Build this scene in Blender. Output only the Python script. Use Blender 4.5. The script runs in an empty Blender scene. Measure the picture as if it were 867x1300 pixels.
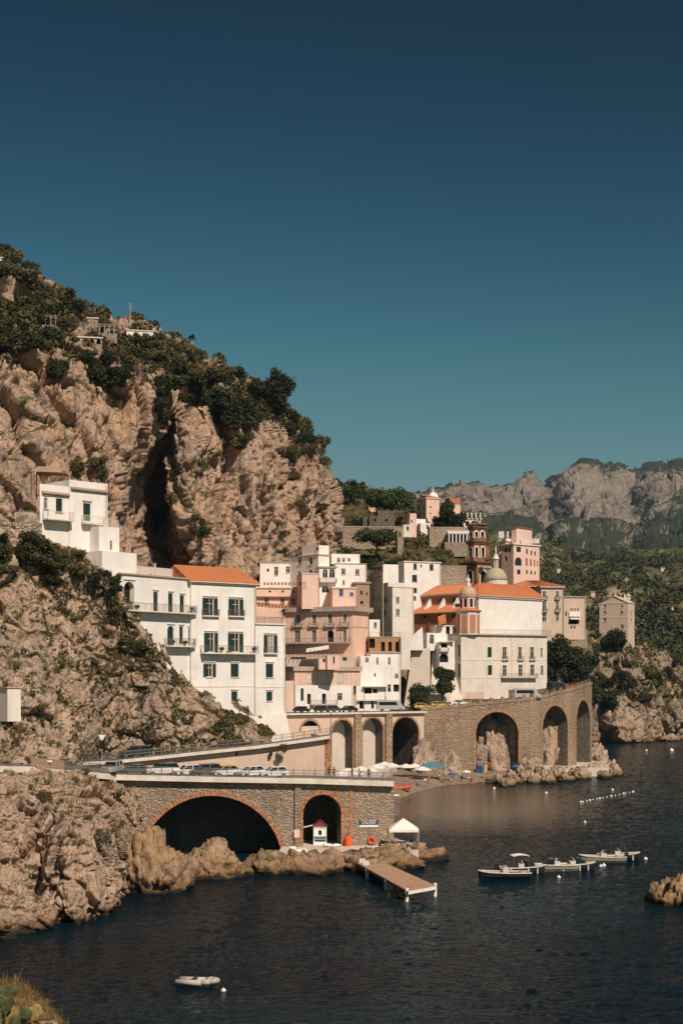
import bpy, bmesh, math, random
import numpy as np
from mathutils import Vector, Matrix
random.seed(7); RNG = np.random.default_rng(7)
R = math.radians
sc = bpy.context.scene
C = sc.collection.objects

# ------------------------------------------------------------------ camera, sky, sun, exposure
F, CX, YH, H = 1900.0, 433.5, 860.0, 24.0        # focal length and eye line in photo pixels, eye height in metres
cam = bpy.data.cameras.new('camera'); cam_o = bpy.data.objects.new('camera', cam); C.link(cam_o)
cam_o.location = (0, 0, H); cam_o.rotation_euler = (R(90), 0, 0)
cam.sensor_fit = 'VERTICAL'; cam.sensor_height = 36; cam.lens = F / 1300 * 36
cam.shift_y = (YH - 650) / 1300; cam.clip_start = .5; cam.clip_end = 20000
sc.camera = cam_o
SUN_AZ, SUN_EL = 28, 43                           # to the right of straight behind the camera
world = bpy.data.worlds.new('World'); sc.world = world; world.use_nodes = True
wn = world.node_tree; wn.nodes.clear()
sky = wn.nodes.new('ShaderNodeTexSky'); sky.sky_type = 'NISHITA'; sky.sun_disc = False
sky.sun_elevation = R(SUN_EL); sky.sun_rotation = R(180 - SUN_AZ); sky.altitude = 0; sky.air_density = 1.0; sky.dust_density = .25; sky.ozone_density = 2.2
pre = wn.nodes.new('ShaderNodeMix'); pre.data_type = 'RGBA'; pre.blend_type = 'MULTIPLY'; pre.inputs[0].default_value = 1; pre.inputs[7].default_value = (.2, .2, .2, 1)
gm = wn.nodes.new('ShaderNodeGamma'); gm.inputs[1].default_value = 4.0          # film-like grade of the whole sky: deep navy overhead, soft shoulder to teal at the horizon
def vm(op, a, b):
    n = wn.nodes.new('ShaderNodeVectorMath'); n.operation = op
    for k, v in ((0, a), (1, b)):
        if isinstance(v, tuple): n.inputs[k].default_value = v
        else: wn.links.new(v, n.inputs[k])
    return n.outputs[0]
bg = wn.nodes.new('ShaderNodeBackground'); bg.inputs[1].default_value = .15
wo = wn.nodes.new('ShaderNodeOutputWorld')
wn.links.new(sky.outputs[0], pre.inputs[6]); wn.links.new(pre.outputs[2], gm.inputs[0])
graded = vm('DIVIDE', vm('MULTIPLY', gm.outputs[0], (7.0, 4.7, 1.18)), vm('ADD', vm('MULTIPLY', gm.outputs[0], (4.0, 1.9, .375)), (1.0, 1.0, 1.0)))
wn.links.new(graded, bg.inputs[0]); wn.links.new(bg.outputs[0], wo.inputs[0])
sun = bpy.data.lights.new('sun', 'SUN'); sun.energy = 4.8; sun.angle = R(.5); sun.color = (1, .85, .71)
sun_o = bpy.data.objects.new('sun', sun); C.link(sun_o); sun_o.location = (60, -60, 120)
sd = Vector((-math.sin(R(SUN_AZ)) * math.cos(R(SUN_EL)), math.cos(R(SUN_AZ)) * math.cos(R(SUN_EL)), -math.sin(R(SUN_EL))))
sun_o.rotation_euler = sd.to_track_quat('-Z', 'Y').to_euler()
vs = sc.view_settings; vs.view_transform = 'Standard'; vs.look = 'None'; vs.gamma = 1; vs.exposure = 0.0; vs.use_curve_mapping = False
sc.render.resolution_x, sc.render.resolution_y = 682, 1024

# ------------------------------------------------------------------ pixel -> place helpers
def P(px, py, d): return Vector(((px - CX) * d / F, d, H - (py - YH) * d / F))
def ZY(py, d): return H - (py - YH) * d / F
def dsea(py, z=0.0): return (H - z) * F / (py - YH)
def XD(px, d): return Vector(((px - CX) * d / F, d))
def crop(ox, oy, s): return lambda b: (ox + b[0] / s, oy + b[1] / s, ox + b[2] / s, oy + b[3] / s)

# ------------------------------------------------------------------ materials
def nt_mat(name):
    m = bpy.data.materials.new(name); m.use_nodes = True; nt = m.node_tree
    return m, nt, nt.nodes['Principled BSDF']
def N(nt, t, **k):
    n = nt.nodes.new(t)
    for a, b in k.items():
        if a == 'ins':
            for i, v in b.items(): n.inputs[i].default_value = v
        else: setattr(n, a, b)
    return n
def rgb(c): return (c[0], c[1], c[2], 1)
def mixc(nt, fac, a, b, mode='MIX'):
    n = N(nt, 'ShaderNodeMix', data_type='RGBA', blend_type=mode)
    for i, v in ((0, fac), (6, a), (7, b)):
        if hasattr(v, 'links') or isinstance(v, bpy.types.NodeSocket): nt.links.new(v, n.inputs[i])
        else: n.inputs[i].default_value = v if i == 0 else rgb(v)
    return n.outputs[2]
def pos(nt, scale=(1, 1, 1)):
    g = N(nt, 'ShaderNodeNewGeometry')
    if scale == (1, 1, 1): return g.outputs['Position']
    v = N(nt, 'ShaderNodeVectorMath', operation='MULTIPLY'); nt.links.new(g.outputs['Position'], v.inputs[0]); v.inputs[1].default_value = scale
    return v.outputs[0]
def noise(nt, vec, scale, detail=5, rough=.6, lo=.35, hi=.65):
    n = N(nt, 'ShaderNodeTexNoise', ins={'Scale': scale, 'Detail': detail, 'Roughness': rough}); nt.links.new(vec, n.inputs['Vector'])
    r = N(nt, 'ShaderNodeMapRange', ins={1: lo, 2: hi}); nt.links.new(n.outputs[0], r.inputs[0])
    return r.outputs[0]
def bump(nt, bs, h, strength=.5, dist=.1, prev=None):
    b = N(nt, 'ShaderNodeBump', ins={'Strength': strength, 'Distance': dist}); nt.links.new(h, b.inputs['Height'])
    if prev is not None: nt.links.new(prev, b.inputs['Normal'])
    nt.links.new(b.outputs[0], bs.inputs['Normal']); return b.outputs[0]
def mul(c, k): return (min(c[0] * k, 1), min(c[1] * k, 1), min(c[2] * k, 1))
M = {}
def plain(name, col, rough=.75, var=.12, scale=.8, metal=0, bmp=0, spec=.3):
    m, nt, bs = nt_mat(name); p = pos(nt)
    nt.links.new(mixc(nt, noise(nt, p, scale), mul(col, 1 - var), mul(col, 1 + var)), bs.inputs['Base Color'])
    bs.inputs['Roughness'].default_value = rough; bs.inputs['Metallic'].default_value = metal; bs.inputs['Specular IOR Level'].default_value = spec
    if bmp: bump(nt, bs, noise(nt, p, scale * 6, 4), .4, bmp)
    M[name] = m; return m
def plaster(name, col, dirt=(.33, .25, .19), amt=.55):
    m, nt, bs = nt_mat(name)
    c = mixc(nt, noise(nt, pos(nt), .35, 6), mul(col, .93), mul(col, 1.05))
    st = noise(nt, pos(nt, (1.3, 1.3, .14)), 1.0, 6, .65, .52, .78)      # rain streaks
    c = mixc(nt, mixf(nt, st, amt * .55), c, dirt)
    bl = noise(nt, pos(nt), .16, 8, .7, .54, .8)                          # weathered patches
    c = mixc(nt, mixf(nt, bl, amt * .7), c, mul(dirt, 1.4))
    nt.links.new(c, bs.inputs['Base Color']); bs.inputs['Roughness'].default_value = .9; bs.inputs['Specular IOR Level'].default_value = .15
    bump(nt, bs, noise(nt, pos(nt), 2.5, 5), .35, .04); M[name] = m; return m
def mixf(nt, s, k):
    n = N(nt, 'ShaderNodeMath', operation='MULTIPLY', ins={1: k}); nt.links.new(s, n.inputs[0]); return n.outputs[0]
def stone(name, col, col2, mortar, cell=1.6):
    m, nt, bs = nt_mat(name); p = pos(nt, (1, 1, 1.5))
    v = N(nt, 'ShaderNodeTexVoronoi', ins={'Scale': cell, 'Randomness': .9}); nt.links.new(p, v.inputs['Vector'])
    e = N(nt, 'ShaderNodeTexVoronoi', feature='DISTANCE_TO_EDGE', ins={'Scale': cell, 'Randomness': .9}); nt.links.new(p, e.inputs['Vector'])
    sp = N(nt, 'ShaderNodeSeparateColor'); nt.links.new(v.outputs['Color'], sp.inputs[0])
    c = mixc(nt, sp.outputs[0], col, col2)
    c = mixc(nt, noise(nt, pos(nt), .12, 6, .6, .4, .7), c, mul(col, 1.25))
    r = N(nt, 'ShaderNodeMapRange', ins={1: .02, 2: .12, 3: 1, 4: 0}); nt.links.new(e.outputs[0], r.inputs[0])
    c = mixc(nt, r.outputs[0], c, mortar)
    st = noise(nt, pos(nt, (.8, .8, .1)), 1, 5, .6, .5, .8); c = mixc(nt, mixf(nt, st, .45), c, mul(col2, .6))
    nt.links.new(c, bs.inputs['Base Color']); bs.inputs['Roughness'].default_value = .95; bs.inputs['Specular IOR Level'].default_value = .1
    h = N(nt, 'ShaderNodeMapRange', ins={1: 0, 2: .25}); nt.links.new(e.outputs[0], h.inputs[0])
    b = bump(nt, bs, h.outputs[0], .9, .18); bump(nt, bs, noise(nt, pos(nt), 4, 4), .5, .08, b); M[name] = m; return m
def rock(name, a, b, c3, grass=.62, g1=(.17, .13, .06), g2=(.07, .075, .03), wet=True, sc_=1.0, bd=.5):
    m, nt, bs = nt_mat(name); p = pos(nt)
    c = mixc(nt, noise(nt, p, .07 * sc_, 7, .6), a, b)
    c = mixc(nt, noise(nt, pos(nt, (1, 1, .35)), .16 * sc_, 7, .65, .47, .66), c, c3)
    c = mixc(nt, mixf(nt, noise(nt, pos(nt, (.6, .6, .07)), .8 * sc_, 6, .6, .50, .68), .75), c, mul(c3, .55))
    c = mixc(nt, mixf(nt, noise(nt, p, .9 * sc_, 9, .75, .42, .7), .5), c, mul(a, 1.3))
    c = mixc(nt, mixf(nt, noise(nt, p, 1.7 * sc_, 8, .75, .55, .72), .6), c, mul(c3, .35))
    g = N(nt, 'ShaderNodeNewGeometry'); s = N(nt, 'ShaderNodeSeparateXYZ'); nt.links.new(g.outputs['Normal'], s.inputs[0])
    ad = N(nt, 'ShaderNodeMath', operation='ADD'); nt.links.new(s.outputs[2], ad.inputs[0])
    nn = N(nt, 'ShaderNodeTexNoise', ins={'Scale': .25 * sc_, 'Detail': 6, 'Roughness': .7}); nt.links.new(p, nn.inputs['Vector'])
    ad2 = N(nt, 'ShaderNodeMath', operation='MULTIPLY_ADD', ins={1: 1.0 if name != 'mountain' else .9, 2: -.5 if name != 'mountain' else -.45}); nt.links.new(nn.outputs[0], ad2.inputs[0]); nt.links.new(ad2.outputs[0], ad.inputs[1])
    if name == 'mountain':                          # two bare limestone massifs stand clear of the woods
        for cc_, rr_ in (((300, 2900, 300), 460), ((520, 3100, 430), 330)):
            dd_ = N(nt, 'ShaderNodeVectorMath', operation='DISTANCE'); nt.links.new(p, dd_.inputs[0]); dd_.inputs[1].default_value = cc_
            mr_ = N(nt, 'ShaderNodeMapRange', ins={1: rr_ * .5, 2: rr_, 3: -.30, 4: 0}); nt.links.new(dd_.outputs['Value'], mr_.inputs[0])
            a3 = N(nt, 'ShaderNodeMath', operation='ADD'); nt.links.new(ad.outputs[0], a3.inputs[0]); nt.links.new(mr_.outputs[0], a3.inputs[1]); ad = a3
    gr = N(nt, 'ShaderNodeMapRange', ins={1: grass, 2: grass + .15}); nt.links.new(ad.outputs[0], gr.inputs[0])
    gc = mixc(nt, noise(nt, p, .5 * sc_, 6, .7), g1, g2)
    c = mixc(nt, gr.outputs[0], c, gc)
    if wet:
        sz = N(nt, 'ShaderNodeSeparateXYZ'); nt.links.new(p, sz.inputs[0])
        nz = N(nt, 'ShaderNodeMath', operation='MULTIPLY_ADD', ins={1: 2.2}); nt.links.new(nn.outputs[0], nz.inputs[0]); nt.links.new(sz.outputs[2], nz.inputs[2])
        w = N(nt, 'ShaderNodeMapRange', ins={1: 3.0, 2: 1.2}); nt.links.new(nz.outputs[0], w.inputs[0])
        c = mixc(nt, w.outputs[0], c, (.20, .115, .05))
        w2 = N(nt, 'ShaderNodeMapRange', ins={1: 1.75, 2: 1.35}); nt.links.new(nz.outputs[0], w2.inputs[0])
        c = mixc(nt, w2.outputs[0], c, (.035, .028, .02))
    nt.links.new(c, bs.inputs['Base Color']); bs.inputs['Roughness'].default_value = .95; bs.inputs['Specular IOR Level'].default_value = .1
    vd = N(nt, 'ShaderNodeTexVoronoi', feature='DISTANCE_TO_EDGE', ins={'Scale': .55 * sc_, 'Randomness': 1}); nt.links.new(pos(nt, (1, 1, .55)), vd.inputs['Vector']); vr = N(nt, 'ShaderNodeMapRange', ins={1: 0, 2: .12}); nt.links.new(vd.outputs[0], vr.inputs[0])
    b0_ = bump(nt, bs, vr.outputs[0], .45, bd); bb = bump(nt, bs, noise(nt, p, .9 * sc_, 10, .75, .2, .8), .6, bd, b0_)
    M[name] = m; return m
def leafm(name, a, b, c3):
    m, nt, bs = nt_mat(name); oi = N(nt, 'ShaderNodeObjectInfo')
    c = mixc(nt, oi.outputs['Random'], a, b)
    c = mixc(nt, noise(nt, pos(nt), 1.1, 4, .7, .45, .7), c, c3)
    nt.links.new(c, bs.inputs['Base Color']); bs.inputs['Roughness'].default_value = .75; bs.inputs['Specular IOR Level'].default_value = .2
    M[name] = m; return m

plaster('white', (.80, .76, .71), amt=.52); plaster('offwhite', (.72, .66, .59), amt=.6); plaster('pink', (.66, .36, .26), amt=.3); plaster('palepink', (.74, .53, .44), amt=.35)
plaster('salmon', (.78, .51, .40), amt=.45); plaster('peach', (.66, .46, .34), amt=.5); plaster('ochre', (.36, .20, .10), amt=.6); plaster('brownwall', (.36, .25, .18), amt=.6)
plaster('greywall', (.50, .43, .37), amt=.5); plaster('redwall', (.46, .17, .10), amt=.3); plaster('churchorange', (.50, .22, .12), amt=.4); plaster('beige', (.60, .46, .36), amt=.45)
plaster('retaining', (.62, .46, .36), amt=.7); plaster('concrete', (.60, .52, .45), amt=.5); plaster('oldwhite', (.70, .62, .54), amt=.85)
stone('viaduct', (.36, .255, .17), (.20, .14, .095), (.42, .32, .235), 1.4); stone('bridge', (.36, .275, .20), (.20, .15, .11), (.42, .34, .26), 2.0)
stone('terrace', (.46, .36, .27), (.32, .245, .18), (.3, .24, .18), 1.6); stone('ruin_archshade', (.15, .125, .10), (.08, .07, .06), (.2, .17, .14), 1.4)  # last one: dark ruin masonry, also painted shade inside the arches
plain('brick', (.38, .19, .105), .9, .45, 2.6, bmp=.05); plain('brickdull', (.36, .225, .14), .9, .35, 2.2, bmp=.05); plain('pilaster', (.60, .56, .50)); plain('trim', (.70, .63, .55), .85, .1); plain('stringc', (.42, .33, .27), .9, .15)
plain('shutter', (.018, .042, .034), .6, .2, 4); plain('blueshut', (.06, .14, .30), .6, .15, 3); plain('greyshut', (.22, .22, .18), .7, .2, 3); plain('whiteshut', (.62, .60, .55), .7, .1)
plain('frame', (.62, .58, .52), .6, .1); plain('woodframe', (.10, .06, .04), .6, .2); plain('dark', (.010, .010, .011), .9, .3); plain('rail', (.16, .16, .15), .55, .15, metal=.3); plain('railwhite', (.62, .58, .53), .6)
plain('slab', (.66, .58, .50), .9, .14, .9, bmp=.02); plain('asphalt', (.14, .12, .105), .95, .2, .7, bmp=.02); plain('sand', (.235, .175, .125), .95, .25, .35, bmp=.06); plain('soil', (.2, .15, .1), .95, .3, .4)
plain('wood', (.42, .26, .17), .85, .3, 3, bmp=.02); plain('whitepaint', (.80, .78, .74), .5, .06); plain('canvas', (.80, .74, .67), .9, .06); plain('teal', (.06, .20, .24), .8); plain('trunk', (.09, .065, .045), .95, .3, 4, bmp=.04)
plain('towerdark', (.15, .085, .05), .9, .4, 1.6, bmp=.05); plain('towerbrown', (.24, .12, .06), .9, .35, 1.6, bmp=.05); plain('domegreen', (.42, .38, .26), .8, .35, 3); plain('domestone', (.50, .36, .26), .9, .25, 2)
plain('navy', (.03, .035, .06), .5, .1); plain('tyre', (.012, .012, .012), .9); plain('rim', (.4, .4, .4), .35, .1, metal=.8); plain('orange', (.75, .10, .03), .6, .1); plain('red', (.20, .035, .03), .7); plain('blueplastic', (.05, .12, .30), .5); plain('yellowplastic', (.6, .4, .06), .5)
plain('rubber', (.46, .40, .34), .6, .08); plain('gelcoat', (.58, .53, .47), .45, .08); plain('hulldark', (.02, .024, .03), .35, .1); plain('hullgrey', (.30, .27, .22), .35, .1); plain('cushion', (.45, .30, .2), .8); plain('engine', (.02, .02, .022), .4); plain('grey', (.35, .33, .31), .7)
plain('skin', (.50, .27, .17), .6, .05); plain('skin2', (.36, .18, .11), .6, .05); plain('hair', (.03, .02, .015), .7); plain('clothwhite', (.75, .72, .68), .9); plain('clothred', (.30, .06, .05), .9); plain('clothblue', (.05, .09, .2), .9); plain('clothblack', (.02, .02, .02), .9); plain('cactus', (.10, .115, .05), .95, .4, 9, bmp=.03, spec=.1); plain('cactusyellow', (.34, .26, .09), .95, .3, 9, bmp=.03, spec=.1); plain('yellow', (.62, .36, .05), .5, .05)
def glassm(name, col, rough=.08):
    m, nt, bs = nt_mat(name); bs.inputs['Base Color'].default_value = rgb(col); bs.inputs['Roughness'].default_value = rough; bs.inputs['Specular IOR Level'].default_value = .5; M[name] = m
glassm('glass', (.015, .018, .02)); plain('curtain', (.34, .31, .27), .9, .2, 3); glassm('carglass', (.01, .012, .014), .05)
def paint(name, col):
    m, nt, bs = nt_mat(name); bs.inputs['Base Color'].default_value = rgb(col); bs.inputs['Roughness'].default_value = .35; bs.inputs['Coat Weight'].default_value = .6; bs.inputs['Coat Roughness'].default_value = .05; M[name] = m
for nm, c in (('carwhite', (.72, .70, .67)), ('carsilver', (.42, .41, .39)), ('carblack', (.012, .012, .013)), ('cargrey', (.075, .075, .075)), ('cardark', (.03, .032, .036)), ('caryellow', (.62, .38, .06)), ('carred', (.40, .03, .02))): paint(nm, c)
def tilem(name, a, b):
    m, nt, bs = nt_mat(name)
    c = mixc(nt, noise(nt, pos(nt), 2.5, 5, .7), a, b); c = mixc(nt, mixf(nt, noise(nt, pos(nt), .3, 6, .7, .5, .75), .5), c, (.32, .16, .09))
    nt.links.new(c, bs.inputs['Base Color']); bs.inputs['Roughness'].default_value = .9; bs.inputs['Specular IOR Level'].default_value = .15
    bump(nt, bs, noise(nt, pos(nt), 3, 3), .5, .08); M[name] = m
tilem('tiles', (.58, .225, .095), (.45, .165, .075))
rock('rockcliff', (.475, .335, .25), (.45, .285, .175), (.28, .22, .18), .62)
rock('rockbluff', (.49, .365, .28), (.44, .305, .205), (.30, .235, .185), .55, (.22, .165, .08), (.11, .10, .045))
rock('rocksea', (.49, .36, .27), (.43, .295, .195), (.28, .22, .17), .80)
rock('rockshore', (.42, .32, .235), (.36, .25, .16), (.16, .13, .105), .66)
rock('rockbrown', (.44, .30, .19), (.38, .235, .125), (.25, .18, .125), .9, sc_=1.6)
rock('slope', (.32, .24, .17), (.27, .19, .12), (.2, .16, .12), .35, (.16, .13, .065), (.045, .055, .022), wet=False)
rock('hillground', (.34, .275, .20), (.28, .225, .15), (.19, .155, .10), .66, (.12, .11, .055), (.07, .075, .036), wet=False, sc_=.3)
rock('mountain', (.30, .25, .205), (.255, .21, .17), (.18, .15, .125), .53, (.060, .064, .040), (.040, .048, .030), wet=False, sc_=.15, bd=5)
rock('ledge', (.30, .19, .10), (.24, .14, .07), (.16, .11, .07), .2, (.30, .18, .07), (.14, .11, .045), wet=False, sc_=4, bd=.1)
leafm('leafdark', (.022, .030, .012), (.036, .044, .016), (.060, .058, .022)); leafm('leafforest', (.045, .052, .024), (.06, .064, .03), (.085, .08, .038)); leafm('leafolive', (.070, .072, .028), (.10, .085, .032), (.15, .11, .045)); leafm('leafpine', (.045, .062, .018), (.055, .072, .02), (.075, .085, .028)); leafm('leafdry', (.16, .105, .045), (.115, .085, .038), (.20, .13, .055)); leafm('leafagave', (.12, .15, .10), (.14, .17, .11), (.2, .22, .14))

# sea surface material
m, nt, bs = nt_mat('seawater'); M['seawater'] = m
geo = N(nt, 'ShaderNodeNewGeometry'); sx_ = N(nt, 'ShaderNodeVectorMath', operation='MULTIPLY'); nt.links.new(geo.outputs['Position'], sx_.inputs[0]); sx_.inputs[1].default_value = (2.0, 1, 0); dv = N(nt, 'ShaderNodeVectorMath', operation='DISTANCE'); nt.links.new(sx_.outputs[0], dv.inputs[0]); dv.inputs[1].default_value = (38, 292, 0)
cove = N(nt, 'ShaderNodeMapRange', ins={1: 30, 2: 68, 3: 1, 4: 0}); nt.links.new(dv.outputs['Value'], cove.inputs[0])      # sheltered cove by the beach; its brown base colour paints the lit viaduct's reflection
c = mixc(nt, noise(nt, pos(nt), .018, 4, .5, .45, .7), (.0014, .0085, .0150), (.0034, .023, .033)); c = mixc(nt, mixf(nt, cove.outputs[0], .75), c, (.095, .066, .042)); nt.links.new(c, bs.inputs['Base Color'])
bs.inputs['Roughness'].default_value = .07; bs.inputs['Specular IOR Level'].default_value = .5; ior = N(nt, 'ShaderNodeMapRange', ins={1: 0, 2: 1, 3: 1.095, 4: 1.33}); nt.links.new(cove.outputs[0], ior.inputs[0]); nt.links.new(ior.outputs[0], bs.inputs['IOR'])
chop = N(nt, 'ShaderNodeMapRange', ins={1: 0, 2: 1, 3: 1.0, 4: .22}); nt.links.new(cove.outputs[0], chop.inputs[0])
prev = None
for vec, scl, det, dist, st in (((1.0, 1.6, 1), 2.4, 4, .26, .9), ((1.1, 1.5, 1), 7, 2, .05, .9)):
    b = N(nt, 'ShaderNodeBump', ins={'Distance': dist}); nt.links.new(noise(nt, pos(nt, vec), scl, det, .55, 0, 1), b.inputs['Height']); nt.links.new(mixf(nt, chop.outputs[0], st), b.inputs['Strength'])
    if prev is not None: nt.links.new(prev, b.inputs['Normal'])
    prev = b.outputs[0]
nt.links.new(prev, bs.inputs['Normal'])

# ------------------------------------------------------------------ object helpers
def tag(o, label=None, cat=None, group=None, kind=None):
    if label: o['label'] = label
    if cat: o['category'] = cat
    if group: o['group'] = group
    if kind: o['kind'] = kind
    return o
def empty(name, loc, label, cat, group=None, rz=0):
    o = bpy.data.objects.new(name, None); C.link(o); o.location = loc; o.rotation_euler[2] = rz; o.empty_display_size = .3
    return tag(o, label, cat, group)
def top(o):
    while o.parent: o = o.parent
    return o
def link(name, me, parent=None):
    o = bpy.data.objects.new(name, me); C.link(o)
    if parent: o.parent = parent
    return o
def copy_tree(o, parent=None):
    c = o.copy(); C.link(c); c.parent = parent
    for ch in o.children: copy_tree(ch, c)
    return c
class MB:
    def __init__(s): s.v = []; s.f = []; s.m = []
    def poly(s, pts, mi=0):
        n = len(s.v); s.v += [tuple(p) for p in pts]; s.f.append(tuple(range(n, n + len(pts)))); s.m.append(mi)
    def hexa(s, b, t, mi=0):                      # 4 bottom + 4 top corners, same winding
        n = len(s.v); s.v += [tuple(p) for p in b] + [tuple(p) for p in t]
        for f in ((3, 2, 1, 0), (4, 5, 6, 7), (0, 1, 5, 4), (1, 2, 6, 5), (2, 3, 7, 6), (3, 0, 4, 7)): s.f.append(tuple(n + i for i in f)); s.m.append(mi)
    def box(s, o, a, b, c, mi=0):                 # corner + three edge vectors
        o, a, b, c = Vector(o), Vector(a), Vector(b), Vector(c)
        s.hexa((o, o + a, o + a + b, o + b), (o + c, o + a + c, o + a + b + c, o + b + c), mi)
    def cbox(s, c, sx, sy, sz, mi=0): s.box((c[0] - sx / 2, c[1] - sy / 2, c[2] - sz / 2), (sx, 0, 0), (0, sy, 0), (0, 0, sz), mi)
    def tube(s, p0, p1, r0, r1=None, n=8, mi=0, cap=True):
        p0, p1 = Vector(p0), Vector(p1); r1 = r0 if r1 is None else r1; d = (p1 - p0).normalized()
        a = d.orthogonal().normalized(); b = d.cross(a); k = len(s.v)
        for p, r in ((p0, r0), (p1, r1)):
            for i in range(n):
                t = 2 * math.pi * i / n; s.v.append(tuple(p + (a * math.cos(t) + b * math.sin(t)) * r))
        for i in range(n): j = (i + 1) % n; s.f.append((k + i, k + j, k + n + j, k + n + i)); s.m.append(mi)
        if cap: s.f.append(tuple(k + i for i in range(n))[::-1]); s.m.append(mi); s.f.append(tuple(k + n + i for i in range(n))); s.m.append(mi)
    def lathe(s, c, prof, n=16, mi=0, a0=0):      # prof: (r, z) list
        c = Vector(c); k = len(s.v)
        for r, z in prof:
            for i in range(n): t = 2 * math.pi * i / n + a0; s.v.append((c.x + r * math.cos(t), c.y + r * math.sin(t), c.z + z))
        for q in range(len(prof) - 1):
            for i in range(n): j = (i + 1) % n; s.f.append((k + q * n + i, k + q * n + j, k + (q + 1) * n + j, k + (q + 1) * n + i)); s.m.append(mi)
        s.f.append(tuple(k + (len(prof) - 1) * n + i for i in range(n))); s.m.append(mi)
        s.f.append(tuple(k + i for i in range(n))[::-1]); s.m.append(mi)
    def build(s, name, mats, parent=None, smooth=False, bevel=0):
        o0 = top(parent).location if parent else Vector((0, 0, 0))
        me = bpy.data.meshes.new(name); me.from_pydata([(a - o0.x, b - o0.y, c - o0.z) for a, b, c in s.v], [], s.f)
        for mt in (mats if isinstance(mats, (list, tuple)) else [mats]): me.materials.append(M[mt] if isinstance(mt, str) else mt)
        me.polygons.foreach_set('material_index', s.m)
        if smooth: me.polygons.foreach_set('use_smooth', [True] * len(s.f))
        me.update(); return link(name, me, parent)
def mesh_np(name, V, Q, mat, smooth=True):
    me = bpy.data.meshes.new(name); V = np.ascontiguousarray(V, dtype=np.float32); Q = np.ascontiguousarray(Q, dtype=np.int32); k = Q.shape[1]
    me.vertices.add(len(V)); me.vertices.foreach_set('co', V.ravel()); me.loops.add(Q.size); me.loops.foreach_set('vertex_index', Q.ravel())
    me.polygons.add(len(Q)); me.polygons.foreach_set('loop_start', np.arange(len(Q), dtype=np.int32) * k)
    me.update(calc_edges=True)
    if smooth: me.polygons.foreach_set('use_smooth', np.ones(len(Q), bool))
    me.materials.append(M[mat]); return me

# ------------------------------------------------------------------ noise
def h3(ix, iy, iz, seed):
    h = (ix.astype(np.int64) * 374761393 + iy.astype(np.int64) * 668265263 + iz.astype(np.int64) * 1274126177 + seed * 974634777) & 0xffffffff
    h = ((h ^ (h >> 13)) * 1274126177) & 0xffffffff; h = ((h ^ (h >> 16)) * 2246822519) & 0xffffffff
    return ((h ^ (h >> 15)) & 0xffffff) / float(0x1000000)
def vnoise(p, seed=0):
    i = np.floor(p); f = p - i; f = f * f * f * (f * (f * 6 - 15) + 10); i = i.astype(np.int64); r = 0
    for dx in (0, 1):
        wx = f[:, 0] if dx else 1 - f[:, 0]
        for dy in (0, 1):
            wy = f[:, 1] if dy else 1 - f[:, 1]
            for dz in (0, 1):
                wz = f[:, 2] if dz else 1 - f[:, 2]; r = r + wx * wy * wz * h3(i[:, 0] + dx, i[:, 1] + dy, i[:, 2] + dz, seed)
    return r * 2 - 1
def fbm(p, o=5, seed=0, gain=.5, ridged=False):
    a, t, s = 1.0, 0, 1.0
    for k in range(o):
        v = vnoise(p * s + k * 17.3, seed + k); t = t + a * ((1 - 2 * np.abs(v)) if ridged else v); a *= gain; s *= 2.03
    return t
def facets(p, seed=0, tilt=1.0):
    """angular blocks: every cell has its own step and its own tilted face; also returns distance to the crack"""
    i = np.floor(p).astype(np.int64); b1 = np.full(len(p), 9.); b2 = np.full(len(p), 9.); val = np.zeros(len(p))
    for dx in (-1, 0, 1):
        for dy in (-1, 0, 1):
            for dz in (-1, 0, 1):
                c = i + np.array((dx, dy, dz)); a = [h3(c[:, 0], c[:, 1], c[:, 2], seed + k) for k in range(7)]
                q = p - (c + np.stack(a[:3], 1)); d2 = np.sqrt((q * q).sum(1))
                v = (a[3] - .5) + tilt * (q[:, 0] * (a[4] - .5) + q[:, 1] * (a[5] - .5) + q[:, 2] * (a[6] - .48))
                n1 = d2 < b1; b2 = np.where(n1, b1, np.minimum(b2, d2)); val = np.where(n1, v, val); b1 = np.where(n1, d2, b1)
    return val, b2 - b1
def rockdisp(p, s=1.0, amp=1.0, seed=0, vert=.55):
    q = p * np.array((1, 1, vert)); q = q + .9 * s * np.stack([fbm(p / (5 * s), 2, seed + 50 + k) for k in range(3)], 1)
    a, e = facets(q / (11 * s), seed, 1.1); b, e2 = facets(q / (4.2 * s), seed + 11, 1.2); c, e3 = facets(q * np.array((1, 1, 1.15)) / (1.7 * s), seed + 23, 1.2)
    fl = fbm(q * np.array((1, 1, .3)) / (6.5 * s), 4, seed + 71, .55, True)                 # long upright flutes and cracks
    d = 3.8 * a + 1.6 * b + .45 * c + .20 * facets(p * np.array((1, 1, .75)) / (.75 * s), seed + 29, 1.3)[0] + 1.0 * fl + .8 * fbm(p / (7 * s), 4, seed + 5) - 1.8 * np.clip(.09 - e, 0, 1) / .09 - 1.1 * np.clip(.12 - e2, 0, 1) / .12 - .45 * np.clip(.15 - e3, 0, 1) / .15
    return d * s * amp

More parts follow.
